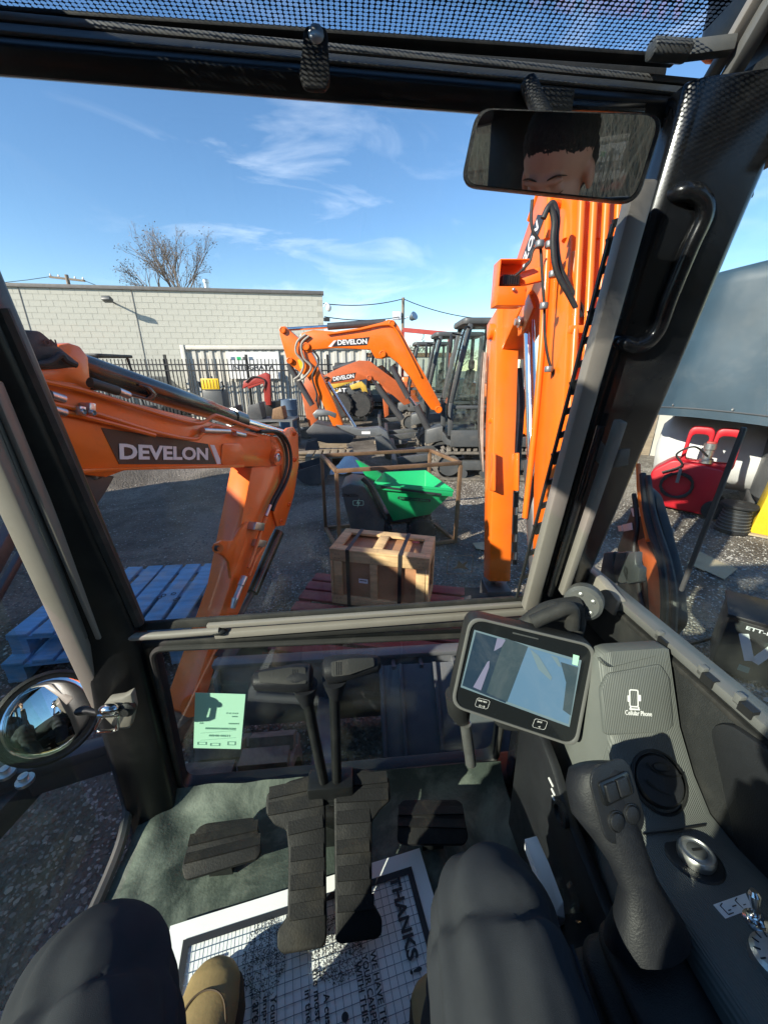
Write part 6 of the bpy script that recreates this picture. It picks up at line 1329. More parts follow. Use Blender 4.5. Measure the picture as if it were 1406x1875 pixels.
def lever(gp, neck, foot, small):
    st = MB(); st.tube(spline([neck, neck.lerp(foot, .35) + V((0, -.004, 0)), foot]), .0105, 12); lv = own('travel_lever', st, 'black_paint')
    b = MB(); n = len(gp); rings = []
    for i, (p, rw, rh) in enumerate(gp):
        d = (gp[min(i + 1, n - 1)][0] - gp[max(i - 1, 0)][0]).normalized(); u = V((0, -.35, 1)); u = (u - d * u.dot(d)).normalized(); s_ = d.cross(u)
        rings.append([p + s_ * (rw * x) + u * (rh * y) for x, y in rrect(2, 2, .75, 4)])
    b.loft(rings); own('lever_grip', b, 'grip_rubber', .003, parent=lv, sharp=50)
    a, c = gp[1][0], gp[-2][0]; u = V((0, -.55, .8)).normalized(); d = (c - a).normalized(); u = (u - d * u.dot(d)).normalized(); s_ = d.cross(u); ln_ = (c - a).length
    b = MB(); f0, f1 = gp[1][1], gp[-2][1]
    return lv, a, c, u, s_, d
yl = .585
def gpt(px, py): return cY(px, py, yl)
LL = lever([(gpt(462, 1247), .007, .007), (gpt(468, 1246), .016, .015), (gpt(500, 1244), .020, .019), (gpt(545, 1241), .024, .024), (gpt(568, 1240), .022, .023), (gpt(573, 1240), .012, .015)], gpt(560, 1262), cY(594, 1436, .595), 1)
RR = lever([(gpt(697, 1214), .007, .007), (gpt(691, 1215), .014, .014), (gpt(660, 1218), .019, .018), (gpt(615, 1225), .023, .024), (gpt(598, 1228), .022, .024), (gpt(593, 1229), .012, .015)], gpt(612, 1250), cY(617, 1432, .595), 1)
for (lv, a, c, u, s_, d), pad, gro in ((LL, [(473, 1231), (530, 1222), (560, 1222), (562, 1252), (530, 1254), (476, 1250)], (540, 1238)), (RR, [(684, 1204), (640, 1206), (606, 1212), (608, 1240), (640, 1236), (686, 1220)], (620, 1224))):
    pn_ = V((0, -.62, .78)).normalized(); pc2 = (a + c) / 2 + pn_ * .0215
    q6 = [cP(x, y, pc2, pn_) for x, y in pad]; b = MB(); b.prism(roundpoly(q6, .004), pn_ * .0022); own('grip_inlay', b, 'black_rubber', .0008, parent=lv)
    for k in (-4, 0, 4): b = MB(); b.bar(cP(gro[0] + k, gro[1] - 12, pc2 + pn_ * .0022, pn_), cP(gro[0] + k, gro[1] + 12, pc2 + pn_ * .0022, pn_), .0014, .0016, pn_); own('grip_ridge', b, 'grip_rubber', parent=lv)
for lv, top in ((LL, (559, 1258)), (RR, (613, 1246))):
    b = MB(); p = gpt(*top); b.tube([p + V((0, 0, .005)), p + V((0, .002, -.02)), p + V((0, .003, -.045))], [.024, .019, .0125], 14); own('grip_neck', b, 'grip_rubber', parent=lv[0])
FR0 = V((0, .55, .765)); FRN = V((0, -.28, 1)).normalized()
for pts, ribs in (([(332, 1588), (345, 1545), (362, 1515), (376, 1507), (462, 1496), (470, 1502), (479, 1555), (472, 1572), (398, 1594), (338, 1612)], [((345, 1548), (472, 1519)), ((338, 1580), (477, 1545))]),
                  ([(730, 1472), (738, 1464), (836, 1463), (846, 1470), (858, 1534), (850, 1546), (738, 1546), (727, 1538)], [((730, 1492), (849, 1490)), ((728, 1512), (853, 1516))])):
    b = MB(); b.prism(roundpoly([cP(x, y, FR0, FRN) for x, y in pts], .008), FRN * -.014); fr = own('foot_rest', b, 'pedal_rubber', .003)
    for a, c in ribs:
        p0, p1 = cP(*a, FR0, FRN), cP(*c, FR0, FRN); f = FRN.cross((p1 - p0).normalized()); f = f if f.y > 0 else -f
        b = MB(); b.loft([[q + f * o_ + FRN * h_ for o_, h_ in ((-.003, -.001), (-.001, .004), (.006, .0025), (.020, -.001))] for q in (p0, p1)]); own('tread_rib', b, 'pedal_rubber', parent=fr)
    c = sum([cP(x, y, FR0, FRN) for x, y in pts], V()) / len(pts); b = MB(); b.box(c + V((0, 0, -.035)), (.05, .05, .05)); own('rest_post', b, 'black_paint', parent=fr)

# --- rear view mirror
Pm = cY(1030, 287, .50); Hd = V((.050, -.10, 1.968)); Nm = ((O - Pm).normalized() + (Hd - Pm).normalized()).normalized()
mq = roundpoly([cP(x, y, Pm, Nm) for x, y in ((872, 198), (1218, 210), (1166, 374), (842, 340))], .016, 7); mcc = sum(mq, V()) / len(mq)
b = MB(); b.loft([[mcc + (p - mcc) * k - Nm * z for p in mq] for k, z in ((.85, .024), (.98, .018), (1.0, .010), (1.0, .0), (.985, -.003))]); rm = own('rear_mirror', b, 'black_plastic', sharp=50)
b = MB(); b.prism([mcc + (p - mcc) * .945 + Nm * .0032 for p in mq], Nm * .0008); own('mirror_glass', b, 'mirror', parent=rm)
b = MB(); b.tube([Pm - Nm * .02, Pm - Nm * .035 + V((0, .02, .03)), V((Pm.x - .01, .595, 2.07))], .010, 10); own('mirror_stem', b, 'black_plastic', parent=rm)
b = MB(); b.box(cY(1010, 186, .585), (.05, .012, .022)); own('mirror_bracket', b, 'black_plastic', .003)
b = MB(); b.box(cY(1110, 196, .60), (.10, .006, .010)); own('header_label', b, 'black_gloss', .001)
# --- round outside mirror
cm_ = cY(92, 1312, .72); nm_ = ((O - cm_).normalized() + V((.75, -.45, .12)).normalized() * .8).normalized(); _, s_, u_ = frame(nm_)
b = MB(); b.lathe(cm_ - nm_ * .028, nm_, [(.05, -.02), (.085, 0), (.098, .015), (.100, .030), (.094, .034), (.090, .030)], 40); rm2 = own('round_mirror', b, 'black_plastic')
b = MB(); b.lathe(cm_ - nm_ * .002, nm_, [(.0905, 0), (.09, .002), (.07, .007), (.04, .0105), (.001, .012)], 40); own('mirror_glass', b, 'mirror', parent=rm2, sharp=80)
b = MB(); b.tube([cm_ - nm_ * .04, cm_ + V((.06, .03, -.02)), V((-.585, .74, .98))], .010, 10); own('mirror_arm', b, 'black_paint', parent=rm2)

# --- seat and rear of the cab (seen in the mirrors)
b = MB(); b.loft([[V((x, y, z)) for x, y in [(a * .46, -.22 + c * .52) for a, c in rrect(1, 1, .2)]] for z in (.86, .90, .98, 1.00)]); se = own('seat_cushion', b, 'black_rubber', .02)
b = MB(); b.loft([[V((x * .46 * s_, -.48 - .10 * f - .05 + .10 * y, z)) for x, y in rrect(1, 1, .3)] for f, z, s_ in ((0, .98, .9), (.2, 1.1, 1.0), (.7, 1.5, 1.0), (1, 1.62, .85))]); own('seat_back', b, 'black_rubber', .01)
b = MB(); b.loft([[V((x * .27 * s_, -.60 + .08 * y, z)) for x, y in rrect(1, 1, .3)] for z, s_ in ((1.64, .8), (1.68, 1), (1.82, 1), (1.86, .8))]); own('head_rest', b, 'black_rubber', .01)
b = MB(); b.box((0, -.2, .78), (.40, .5, .15)); own('seat_base', b, 'black_paint', .02)
b = MB(); b.box((0, -.80, 1.02), (1.2, .05, .66)); own('rear_wall', b, 'black_paint', .01)
for x, w_ in ((-.60, .09), (-.35, .17), (.585, .07)): b = MB(); b.box((x, -.80, 1.74), (w_, .06, .80)); own('rear_post', b, 'black_paint', .01)
b = MB(); b.box((0, -.80, 2.13), (1.26, .06, .08)); own('rear_header', b, 'black_paint', .01)
b = MB(); b.box((.02, -.80, 1.70), (1.14, .005, .74)); own('rear_window', b, 'side_glass')

# --- outside of our machine: tracks, blade, house
track(EX, -.40, .02, 2.25, .50, .34, 1, nl=40); track(EX, .98, .02, 2.25, .50, .34, 1, nl=40)
b = MB(); b.box((.29, .0, .40), (.95, .8, .18)); own('undercarriage', b, 'blade_paint', .02)
b = MB(); b.prism(roundpoly([(-.56, -1.1, .52), (1.15, -1.1, .52), (1.15, .62, .52), (-.56, .62, .52)], .25), (0, 0, .06)); own('platform', b, 'machine_grey', .01)
b = MB(); b.prism(roundpoly([(-.55, -1.2, .60), (1.15, -1.2, .60), (1.15, -.86, .60), (-.55, -.86, .60)], .12), (0, 0, .62)); own('engine_hood', b, 'orange', .04)
b = MB(); b.prism(roundpoly([(.64, -.84, .60), (1.14, -.84, .60), (1.14, .50, .60), (.64, .50, .60)], .1), (0, 0, .40)); own('side_hood', b, 'orange', .04)
yb = 1.46
b = MB(); pr = [(yb + .06, .03), (yb + .085, .03), (yb + .045, .12), (yb + .02, .24), (yb + .03, .38), (yb + .07, .47), (yb + .03, .475), (yb - .005, .40), (yb - .01, .24), (yb + .02, .12)]
b.loft([[V((x, y, z)) for y, z in pr] for x in (-.66, 1.16)]); bd = own('blade', b, 'blade_paint', .004)
b = MB(); b.bar((-.66, yb + .02, .472), (1.16, yb + .02, .472), .05, .022); own('blade_flange', b, 'blade_paint', .004, parent=bd)
for x in (-.64, -.15, .17, .30, .46, .62, 1.13): b = MB(); b.bar((x, yb - .02, .07), (x, yb - .02, .45), .018, .05, V((0, 1, 0))); own('blade_rib', b, 'blade_paint', .003, parent=bd)
b = MB(); b.prism([V(p) for p in ((.10, 1.43, .445), (.86, 1.43, .445), (.86, 1.12, .10), (.10, 1.12, .10))], (0, .012, -.012)); own('blade_plate', b, 'blade_paint', .003, parent=bd)
for x in (.11, .20, .36, .46, .62, .85): b = MB(); b.bar((x, 1.425, .455), (x, 1.125, .112), .016, .022, V((0, -.7, .7))); own('blade_rib', b, 'blade_paint', .003, parent=bd)
for x in (-.14, .92): b = MB(); b.bar((x, yb - .03, .22), (x, .45, .36), .10, .12); own('blade_arm', b, 'blade_paint', .01, parent=bd)
b = MB(); b.box((.12, .77, .60), (1.1, .10, .09)); own('cab_front_beam', b, 'black_paint', .01)

# --- our boom and arm on the right (world space)
def wpart(name, b, m, bevel=0.0, parent=None): return part(name, b, m, parent or EX, bevel, world=True)
bx0, bx1 = .765, .955
bp_ = [(1.52, .72), (1.74, .72), (1.90, 1.2), (2.05, 1.75), (2.14, 2.06), (2.28, 2.14), (2.46, 2.04), (2.80, 1.80), (2.92, 1.82), (2.97, 1.93), (2.90, 2.05), (2.58, 2.36), (2.30, 2.60), (2.12, 2.66), (1.98, 2.58), (1.86, 2.2), (1.73, 1.7), (1.60, 1.1)]
b = MB(); b.prism(roundpoly([V((bx0, y, z)) for y, z in bp_], .05), (bx1 - bx0, 0, 0)); bm_ = wpart('boom', b, 'orange', .008)
for x in (bx0 - .006, bx1 - .014): b = MB(); b.prism([V((x, y, z)) for y, z in ((2.30, 2.12), (2.44, 2.02), (2.40, 1.92), (2.30, 1.94), (2.20, 2.04))], (.02, 0, 0)); wpart('cylinder_lug', b, 'orange', .004, bm_)
b = MB(); b.lathe(V((bx0 - .012, 2.36, 1.99)), (-1, 0, 0), [(.03, -.02), (.03, .012), (.018, .014), (.018, .03), (.004, .03)], 14); wpart('pin', b, 'zinc', 0, bm_)
# steel pipes running up the back of the boom
back = [(1.58, 1.0), (1.70, 1.62), (1.83, 2.15), (1.95, 2.56), (2.07, 2.70)]
for i, x in enumerate((.785, .835, .885, .935)):
    pts = [V((x, y - .022, z - .005 * i)) for y, z in back[:4]] + [V((x, back[4][0], back[4][1] + .03)), V((x, 2.24, 2.70)), V((x, 2.5, 2.50))]
    b = MB(); b.tube(spline(pts), .0145, 10); wpart('pipe', b, 'orange_tube', 0, bm_)
b = MB(); b.tube(spline([V((.755, 1.92, 1.0)), V((.752, 1.95, 1.5)), V((.750, 2.0, 1.9)), V((.75, 2.08, 2.3)), V((.76, 2.2, 2.62))]), .016, 10); wpart('pipe', b, 'orange_tube', 0, bm_)
b = MB(); b.tube(spline([V((.86, 1.66, 1.4)), V((.82, 1.72, 1.62)), V((.80, 1.82, 1.86)), V((.79, 1.86, 2.2))]), .016, 10); wpart('pipe', b, 'orange_tube', 0, bm_)
for y, z in ((1.905, 2.40), (1.77, 1.9)): b = MB(); b.box((.86, y - .028, z), (.20, .02, .03)); wpart('pipe_clamp', b, 'orange', .003, bm_)
for i, pts in enumerate(([(1000, 385), (1012, 372), (1020, 400), (1018, 440), (1025, 490), (1050, 540), (1070, 575), (1078, 600)], [(994, 400), (1006, 378), (1014, 405), (1012, 445), (1018, 495), (1044, 545), (1063, 580)])):
    b = MB(); b.tube(spline([atY(x, y, 1.78 - .02 * i) for x, y in pts]), .011, 10); wpart('hose', b, 'hose', 0, bm_)
b = MB(); b.tube(spline([atY(x, y, 1.85) for x, y in ((974, 366), (972, 400), (976, 425), (988, 446), (992, 500), (996, 560), (997, 610), (1003, 655), (1015, 690), (1030, 708))]), .0065, 8); wpart('cable', b, 'hose', 0, bm_)
b = MB(); b.tube(spline([atY(x, y, 2.0) for x, y in ((984, 448), (975, 460), (970, 478), (960, 490), (942, 506))]), .0055, 8); wpart('cable', b, 'hose', 0, bm_)
for px, py in ((988, 447), (1006, 448), (1012, 502), (996, 560), (1004, 676)): p = atY(px, py, 1.83); b = MB(); b.lathe(p - V((0, 0, .012)), V((0, .1, 1)), [(.016, 0), (.018, .004), (.018, .02), (.016, .024)], 12); wpart('hose_clip', b, 'steel_grey', 0, bm_)
# upright pipe bends at the top, mostly behind the mirror
for px, y in ((1010, 2.0), (1045, 1.98), (1078, 1.96), (1100, 1.94)):
    b = MB(); b.tube(spline([atY(px - 10, 440, y - .06), atY(px - 6, 400, y - .02), atY(px + 4, 372, y + .02), atY(px + 26, 386, y + .04), atY(px + 30, 420, y)]), .016, 10); wpart('pipe', b, 'orange_tube', 0, bm_)
# work light in its orange guard
lc_ = atY(932, 522, 2.12); b = MB()
b.box(lc_ + V((0, .05, 0)), (.135, .012, .19)); b.box(lc_ + V((-.066, 0, 0)), (.006, .11, .19)); b.box(lc_ + V((0, 0, .094)), (.135, .11, .006)); b.box(lc_ + V((0, -.02, -.055)), (.135, .08, .08)); wl2 = wpart('light_guard', b, 'orange', .002, bm_)
b = MB(); b.box(lc_ + V((.005, .012, .02)), (.085, .05, .045)); wpart('work_light', b, 'dark_steel', .005, bm_)
for i in range(7): b = MB(); b.box(lc_ + V((-.03 + i * .011, -.016, .02)), (.003, .01, .042)); wpart('light_fin', b, 'iron', 0, bm_)
b = MB(); b.lathe(lc_ + V((.005, -.062, -.03)), (0, -1, 0), [(.008, 0), (.008, .008), (.004, .012), (.001, .012)], 10); wpart('bolt', b, 'zinc', 0, bm_)
b = MB(); b.bar(lc_ + V((.06, .04, .03)), V((bx0 + .01, 2.12, lc_.z + .05)), .04, .06); wpart('light_bracket', b, 'orange', .004, bm_)
# name on the boom's left flank
fx0 = V((bx0 - .002, 2.43, 2.30)); fxd = V((0, .70, -.58)).normalized(); fyd = V((0, .58, .70))
b = MB(); b.prism([fx0 + fxd * x + fyd * y for x, y in ((-.26, -.055), (.20, -.055), (.24, .055), (-.20, .055))], (-.0012, 0, 0)); wpart('decal', b, 'decal_black', 0, bm_)
text('lettering', 'DEVELON', 'white_print', bm_, fx0 + V((-.0025, 0, 0)) + fxd * .0, fxd * -1, fyd, .06, .38, .0012, .035, world=True)
# arm
at_, ab_ = V((.800, 2.86, 1.96)), V((.792, 2.37, .36))
b = MB(); b.bar(at_, ab_, .150, .24, V((0, 1, 0)), .145, .15); am = wpart('arm', b, 'orange', .008)
b = MB(); b.bar(at_ + V((0, .05, .12)), at_.lerp(ab_, .25), .14, .26, V((0, 1, 0)), .14, .2); wpart('arm_head', b, 'orange', .01, am)
for s in (-1, 1):
    b = MB(); c = at_.lerp(ab_, .52); b.bar(c + V((s * .076, -.10, .10)), c + V((s * .076, -.16, -.14)), .016, .06, V((0, 1, 0)), .016, .10); wpart('arm_lug', b, 'orange', .004, am)
b = MB(); b.cyl(V((.70, 2.84, 1.98)), V((.90, 2.84, 1.98)), .05, n=18); wpart('pivot_boss', b, 'orange', .004, am)
b = MB(); b.cyl(V((.80, 2.98, 1.75)), V((.80, 2.62, .9)), .045, n=16); wpart('bucket_cylinder', b, 'dark_steel', 0, am)
b = MB(); b.box(ab_ + V((0, .0, -.14)), (.17, .20, .20)); b.box(ab_ + V((0, .02, -.25)), (.42, .26, .05)); wpart('quick_coupler', b, 'dark_steel', .01, am)
b = MB(); b.cyl(V((.80, 2.62, .9)), V((.80, 2.44, .22)), .024, n=12); wpart('cylinder_rod', b, 'chrome', 0, am)
b = MB(); pr = []
for k in range(9): a = R(-20 - 25 * k); pr.append((.20 * math.cos(a), .19 + .17 * math.sin(a)))
for k_ in (1, .94): b.loft([[V((x, 2.44 + y * k_, .19 + (z - .19) * k_)) for y, z in pr] for x in (.60, .99)], cap=False, closed=False)
wpart('bucket', b, 'dark_steel', 0, am)
for dx, m in ((.10, 'hose_pale'), (.115, 'hose'), (.13, 'hose')): b = MB(); b.tube(spline([V((.80 + dx, 2.80, 1.75)), V((.80 + dx + .02, 2.72, 1.5)), V((.80 + dx, 2.60, 1.15)), V((.80 + dx - .01, 2.5, .8)), V((.80 + dx, 2.42, .45))]), .011, 8); wpart('hose', b, m, 0, am)
for i in range(3): b = MB(); b.tube(spline([V((.70 - .012 * i, 2.86, 1.85)), V((.69 - .012 * i, 2.80, 1.6)), V((.70 - .012 * i, 2.76, 1.3)), V((.712, 2.70, 1.05))]), .010, 8); wpart('hose', b, 'hose_pale' if i < 2 else 'hose', 0, am)
b = MB(); b.bar(V((.705, 2.66, 1.42)), V((.80, 2.66, 1.42)), .03, .03); wpart('hose_clamp', b, 'orange', .003, am)
for z in (.95, .8, .62, .5): b = MB(); b.cyl(V((.905, 2.50 + (z - .8) * .3, z + .05)), V((.905, 2.49 + (z - .8) * .3, z)), .017, n=10); wpart('coupler', b, 'zinc', 0, am)
# boom cylinder and swing post in front of the machine
b = MB(); b.cyl(V((.80, 2.36, 1.99)), V((.81, 2.05, 1.25)), .03, n=14); wpart('cylinder_rod', b, 'chrome', 0, bm_)
b = MB(); b.cyl(V((.81, 2.06, 1.28)), V((.83, 1.72, .55)), .05, n=16); wpart('boom_cylinder', b, 'dark_steel', 0, bm_)
b = MB(); b.prism([V((.76, y, z)) for y, z in ((1.0, .36), (1.6, .36), (1.85, .48), (1.85, .60), (1.72, .82), (1.52, .84), (1.36, .70), (1.0, .70))], (.22, 0, 0)); wpart('swing_post', b, 'dark_steel', .02)
b = MB(); b.cyl(V((.72, 1.62, .78)), V((1.0, 1.62, .78)), .05, n=18); wpart('foot_pin', b, 'dark_steel', .004)
# what stands outside the right window: guard, hoses, warning labels
RW = Plane((1.00, 1.2), (.25, 1)); Pw = lambda x, y, o=0.0: RW.P(x, y, o)
wpart('hose_guard', RW.slab([(1128, 1006), (1156, 930), (1176, 888), (1194, 905), (1210, 960), (1232, 1050), (1240, 1140), (1212, 1172), (1155, 1120), (1128, 1074)], 0, .035, .03), 'black_plastic', .008)
wpart('guard_stripe', RW.slab([(1166, 990), (1178, 985), (1204, 1040), (1212, 1160), (1190, 1150), (1184, 1060)], .006, .008), 'orange_dull', .001)
wpart('hose', RW.tube([(1176, 868), (1182, 930), (1192, 975), (1206, 1015), (1214, 1060), (1216, 1120), (1210, 1170)], .013, .03), 'hose')
wpart('hose', RW.tube([(1186, 872), (1194, 930), (1208, 980), (1224, 1030), (1234, 1090), (1232, 1160)], .011, .02), 'hose')
wpart('hose', RW.tube([(1160, 905), (1166, 960), (1160, 1010), (1168, 1070), (1180, 1130)], .010, .025), 'hose')
wpart('hose', RW.tube([(1168, 850), (1170, 900), (1178, 950), (1186, 990)], .009, .03), 'orange_tube')
for q4 in ([(1154, 931), (1172, 929), (1176, 945), (1158, 946)], [(1181, 935), (1194, 933), (1198, 946), (1184, 947)], [(1138, 961), (1155, 957), (1157, 970), (1141, 973)], [(1130, 963), (1137, 962), (1139, 972), (1132, 973)]): wpart('warning_label', RW.slab(q4, .006, .003), 'paper')
b = MB()
for dx in (0, 22, 40): b.prism([cX(x + dx, y, .64) for x, y in ((1098, 1046), (1104, 1012), (1122, 1010), (1122, 1034), (1130, 1040), (1128, 1066), (1106, 1070))], (.02, 0, 0))
own('window_hinge', b, 'dark_steel', .004)
# ================================================================== FLOOR PAPER, LOOSE THINGS, OPERATOR
def fz(px, py, z=.716): 
    p = cZ(px, py, z); return ROOTM[EX.name] @ p
PZ = .716
pTL, pTR = fz(312, 1695), fz(768, 1552); U = (pTR - pTL); Lp = U.length; U.normalize(); Vd = V((U.y, -U.x, 0)); PN = V((0, 0, 1)); Hp = .44
pm = thing('paper_floor_mat', 'printed white paper floor mat with grid lines under the pedals', 'floor mat', tuple(pTL))
def pt(a, b_, lf=0.0): return pTL + U * a + Vd * b_ + PN * lf
b = MB(); b.grid(24, 20, lambda u, v: pt(u * Lp, v * Hp, .0016 * noise.noise(V((u * 5, v * 5, 3))) - .001)); part('sheet', b, 'paper', pm, world=True, sharp=80)
m_in = .030; wd = .012; zf = .0022
o4 = [pt(m_in, m_in, zf), pt(Lp - m_in, m_in, zf), pt(Lp - m_in, Hp - .01, zf), pt(m_in, Hp - .01, zf)]; i4 = [pt(m_in + wd, m_in + wd, zf), pt(Lp - m_in - wd, m_in + wd, zf), pt(Lp - m_in - wd, Hp - .02, zf), pt(m_in + wd, Hp - .02, zf)]
b = MB(); b.ring(o4, i4, PN * .0004); part('border_print', b, 'ink', pm, world=True)
b = MB(); x = m_in + wd + .008
while x < Lp - m_in - wd: b.bar(pt(x, m_in + wd, zf), pt(x, Hp - .02, zf), .0009, .0003); x += .0140
y = m_in + wd + .010
while y < Hp - .02: b.bar(pt(m_in + wd, y, zf), pt(Lp - m_in - wd, y, zf), .0009, .0003); y += .0140
part('grid_print', b, 'ink_line', pm, world=True)
q = random.Random(6); b = MB()
for cx, cy, ra, rb_ in ((485, 1752, .040, .056), (620, 1735, .050, .048)):
    c = fz(cx, cy) + PN * (zf + .0008)
    for i in range(800):
        a = q.uniform(0, 6.283); r = math.sqrt(q.random()); p = c + U * (ra * r * math.cos(a)) - Vd * (rb_ * r * math.sin(a)); t = q.uniform(0, 3.14); dd = (U * math.cos(t) + Vd * math.sin(t)) * q.uniform(.0008, .0021); e = dd.cross(PN).normalized() * .0005
        b.add([p - dd - e, p + dd - e, p + dd + e, p - dd + e], [(0, 1, 2, 3)])
me = bpy.data.meshes.new('footprint_print'); inv = ROOTM[pm.name].inverted(); me.from_pydata([tuple(inv @ p) for p in b.v], [], b.f); me.materials.append(M['ink']); o = link(bpy.data.objects.new('footprint_print', me), pm); o['kind'] = 'stuff'
for s_, px, py, h_, w_, bold in (('THANKS !', 712, 1608, .027, .185, .03), ('WE HAVE TRIED', 677, 1744, .0125, .142, .02), ('YOUR CARPETING', 662, 1750, .0125, .150, .02), ('WITH THIS PAPER', 650, 1764, .0125, .150, .02), ('the most im', 572, 1776, .0125, .105, .02), ('A custo', 592, 1822, .0125, .062, .02), ('in the w', 558, 1816, .0125, .068, .02), ('Your s', 496, 1826, .0125, .055, .02), ('impro', 480, 1828, .0125, .050, .02), ('are a', 463, 1839, .0125, .045, .02), ('IT', 388, 1757, .026, .03, .03)):
    text('lettering', s_, 'ink', pm, fz(px, py) + PN * (zf + .0009), Vd, U, h_ * .84, w_ * .80, .0003, bold, world=True, center=False)
c = fz(632, 1864) + PN * (zf + .001); b = MB(); b.prism([c + U * x + Vd * y for x, y in circ(16, .006)], PN * .0003); part('round_print', b, 'ink', pm, world=True)

# folded papers and clear bag between knee and console
inv = ROOTM[EX.name]
b = MB(); q6 = [inv @ cX(x, y, X) for x, y, X in ((960, 1536, .275), (982, 1530, .30), (1004, 1580, .30), (1030, 1650, .305), (1034, 1682, .31), (1016, 1676, .285), (985, 1605, .275))]
b.prism(q6, V((.004, .002, -.03))); solo('folded_papers', b, 'paper', 'folded white printed papers tucked between the right knee and the console', 'papers', .001)
b = MB(); cb_ = inv @ cX(1062, 1668, .335); b.grid(14, 14, lambda u, v: cb_ + V(((u - .5) * .07, (v - .5) * .10, .018 * noise.noise(V((u * 6, v * 6, 9))) * 2 - .03 + .02 * (v - .5)))); solo('plastic_bag', b, 'cab_glass', 'crumpled clear plastic bag beside the joystick', 'bag', sharp=15)
# timber under the neighbour's arm
b = MB(); b.bar(atZ(300, 1352, .05), atZ(432, 1243, .05), .11, .09); solo('timber_plank', b, 'pallet_wood', 'weathered timber lying on the gravel under the orange arm tip', 'timber', .006)

# ------------------------------------------------------------------ operator
def voxel(b, size, smooth=6, name='tmp'):
    me = mesh_from(b, name); o = bpy.data.objects.new(name, me)
    r = o.modifiers.new('r', 'REMESH'); r.mode = 'VOXEL'; r.voxel_size = size
    s = o.modifiers.new('s', 'SMOOTH'); s.iterations = smooth; s.factor = .5
    me2 = baked(o); bpy.data.objects.remove(o)
    for p in me2.polygons: p.use_smooth = True
    return me2
def put(name, me, m, parent, fn=None):
    if fn:
        new = [v.co + fn(v.co.copy(), v.normal.copy()) for v in me.vertices]
        for v, c in zip(me.vertices, new): v.co = c
    Mi = ROOTM[parent.name].inverted() @ ROOTM[EX.name]
    for v in me.vertices: v.co = Mi @ v.co
    me.materials.clear(); me.materials.append(M[m]); return link(bpy.data.objects.new(name, me), parent)
pe_ = thing('person', 'seated person in dark jeans and tan boots, head bowed, seen in the mirror', 'person', (0, -.22, .98))
kL, kR = V((-.288, .235, 1.128)), V((.152, .252, 1.135)); hL, hR = V((-.13, -.26, 1.10)), V((.12, -.26, 1.10)); aL, aR = V((-.255, .165, .80)), V((.128, .200, .80))
nk = V((0, -.36, 1.70)); hc = V((.0, -.225, 1.945))
# body: legs, trunk, arms, neck and head in one surface
b = MB()
for h, k, a in ((hL, kL, aL), (hR, kR, aR)): b.tube([h, h.lerp(k, .5), k, k.lerp(a, .4), a], [.075, .066, .050, .045, .034], 14)
b.tube([V((0, -.30, 1.08)), V((0, -.34, 1.25)), V((0, -.36, 1.45)), V((0, -.36, 1.58)), nk - V((0, 0, .06))], [.13, .125, .14, .15, .07], 18, flat=.75)
sh = []
for s in (-1, 1):
    S, E, Wr = V((s * .19, -.36, 1.55)), V((s * .255, -.24, 1.34)), V((s * .10, -.10, 1.62)); sh.append((S, E, Wr)); b.tube([V((s * .1, -.36, 1.57)), S, S.lerp(E, .5), E, E.lerp(Wr, .5), Wr], [.06, .055, .045, .040, .036, .024], 12)
    hb = Wr + (Wr - E).normalized() * .05; b.ell(hb, (.018, .032, .042), 12, 8)
    for f, (dx, ln_) in enumerate(((-.026, .062), (-.009, .070), (.009, .068), (.026, .055))):
        f0 = hb + V((0, dx, .03)); b.tube([f0, f0 + V((-s * .012, 0, ln_ * .5)), f0 + V((-s * .035, .004, ln_ * .85))], [.009, .0085, .007], 8)
    b.tube([hb + V((0, .02, -.01)), hb + V((-s * .03, .03, .01)), hb + V((-s * .045, .03, .03))], [.011, .010, .008], 8)
T_ = Matrix.Rotation(R(-24), 3, 'X')      # head bowed
def H(x, y, z): return hc + T_ @ V((x, y, z))
b.tube([nk - V((0, 0, .05)), nk + V((0, .05, .08)), hc - V((0, .02, .06))], [.062, .055, .055], 16)
b.ell(hc + T_ @ V((0, -.012, .035)), (.077, .098, .088), 24, 16, T_); b.ell(H(0, .018, -.035), (.062, .075, .085), 22, 14, T_); b.ell(H(0, .040, -.095), (.040, .040, .030), 14, 10, T_)
b.tube([H(0, .088, .005), H(0, .106, -.030), H(0, .100, -.048)], [.009, .013, .014], 10); b.ell(H(0, .086, .018), (.052, .012, .010), 14, 8, T_)
for s in (-1, 1): b.ell(H(s * .078, -.005, -.020), (.010, .022, .032), 10, 8, T_); b.ell(H(s * .030, .076, -.004), (.014, .010, .008), 10, 8, T_)
b.ell(H(0, .086, -.072), (.024, .010, .006), 12, 8, T_)
body = put('body', voxel(b, .0055, 4), 'skin', pe_)
# hair
b = MB(); b.ell(hc + T_ @ V((0, -.022, .056)), (.0815, .101, .080), 30, 20, T_); b.ell(hc + T_ @ V((0, -.055, .0)), (.0785, .068, .085), 24, 16, T_)
hm = voxel(b, .005, 3)
put('hair', hm, 'hair', pe_, lambda co, n_: n_ * (.0022 * noise.noise(co * 260) + .0018 * noise.noise(co * 70)))
for s in (-1, 1):
    b = MB(); b.tube(spline([H(s * .012, .0955, .024), H(s * .032, .0925, .030), H(s * .052, .078, .022)]), [.0012, .0026, .0034, .0038, .004, .004, .0038, .0036, .0032, .003, .0025, .0018, .001], 6, flat=.5); put('eyebrow', mesh_from(b, 'eyebrow'), 'brow', pe_)
    b = MB(); b.tube(spline([H(s * .016, .0855, -.008), H(s * .030, .0875, -.012), H(s * .045, .078, -.007)]), [.0004, .0008, .001, .0011, .0012, .0012, .0012, .0012, .0011, .001, .001, .0008, .0004], 5); put('eyelash', mesh_from(b, 'eyelash'), 'brow', pe_)
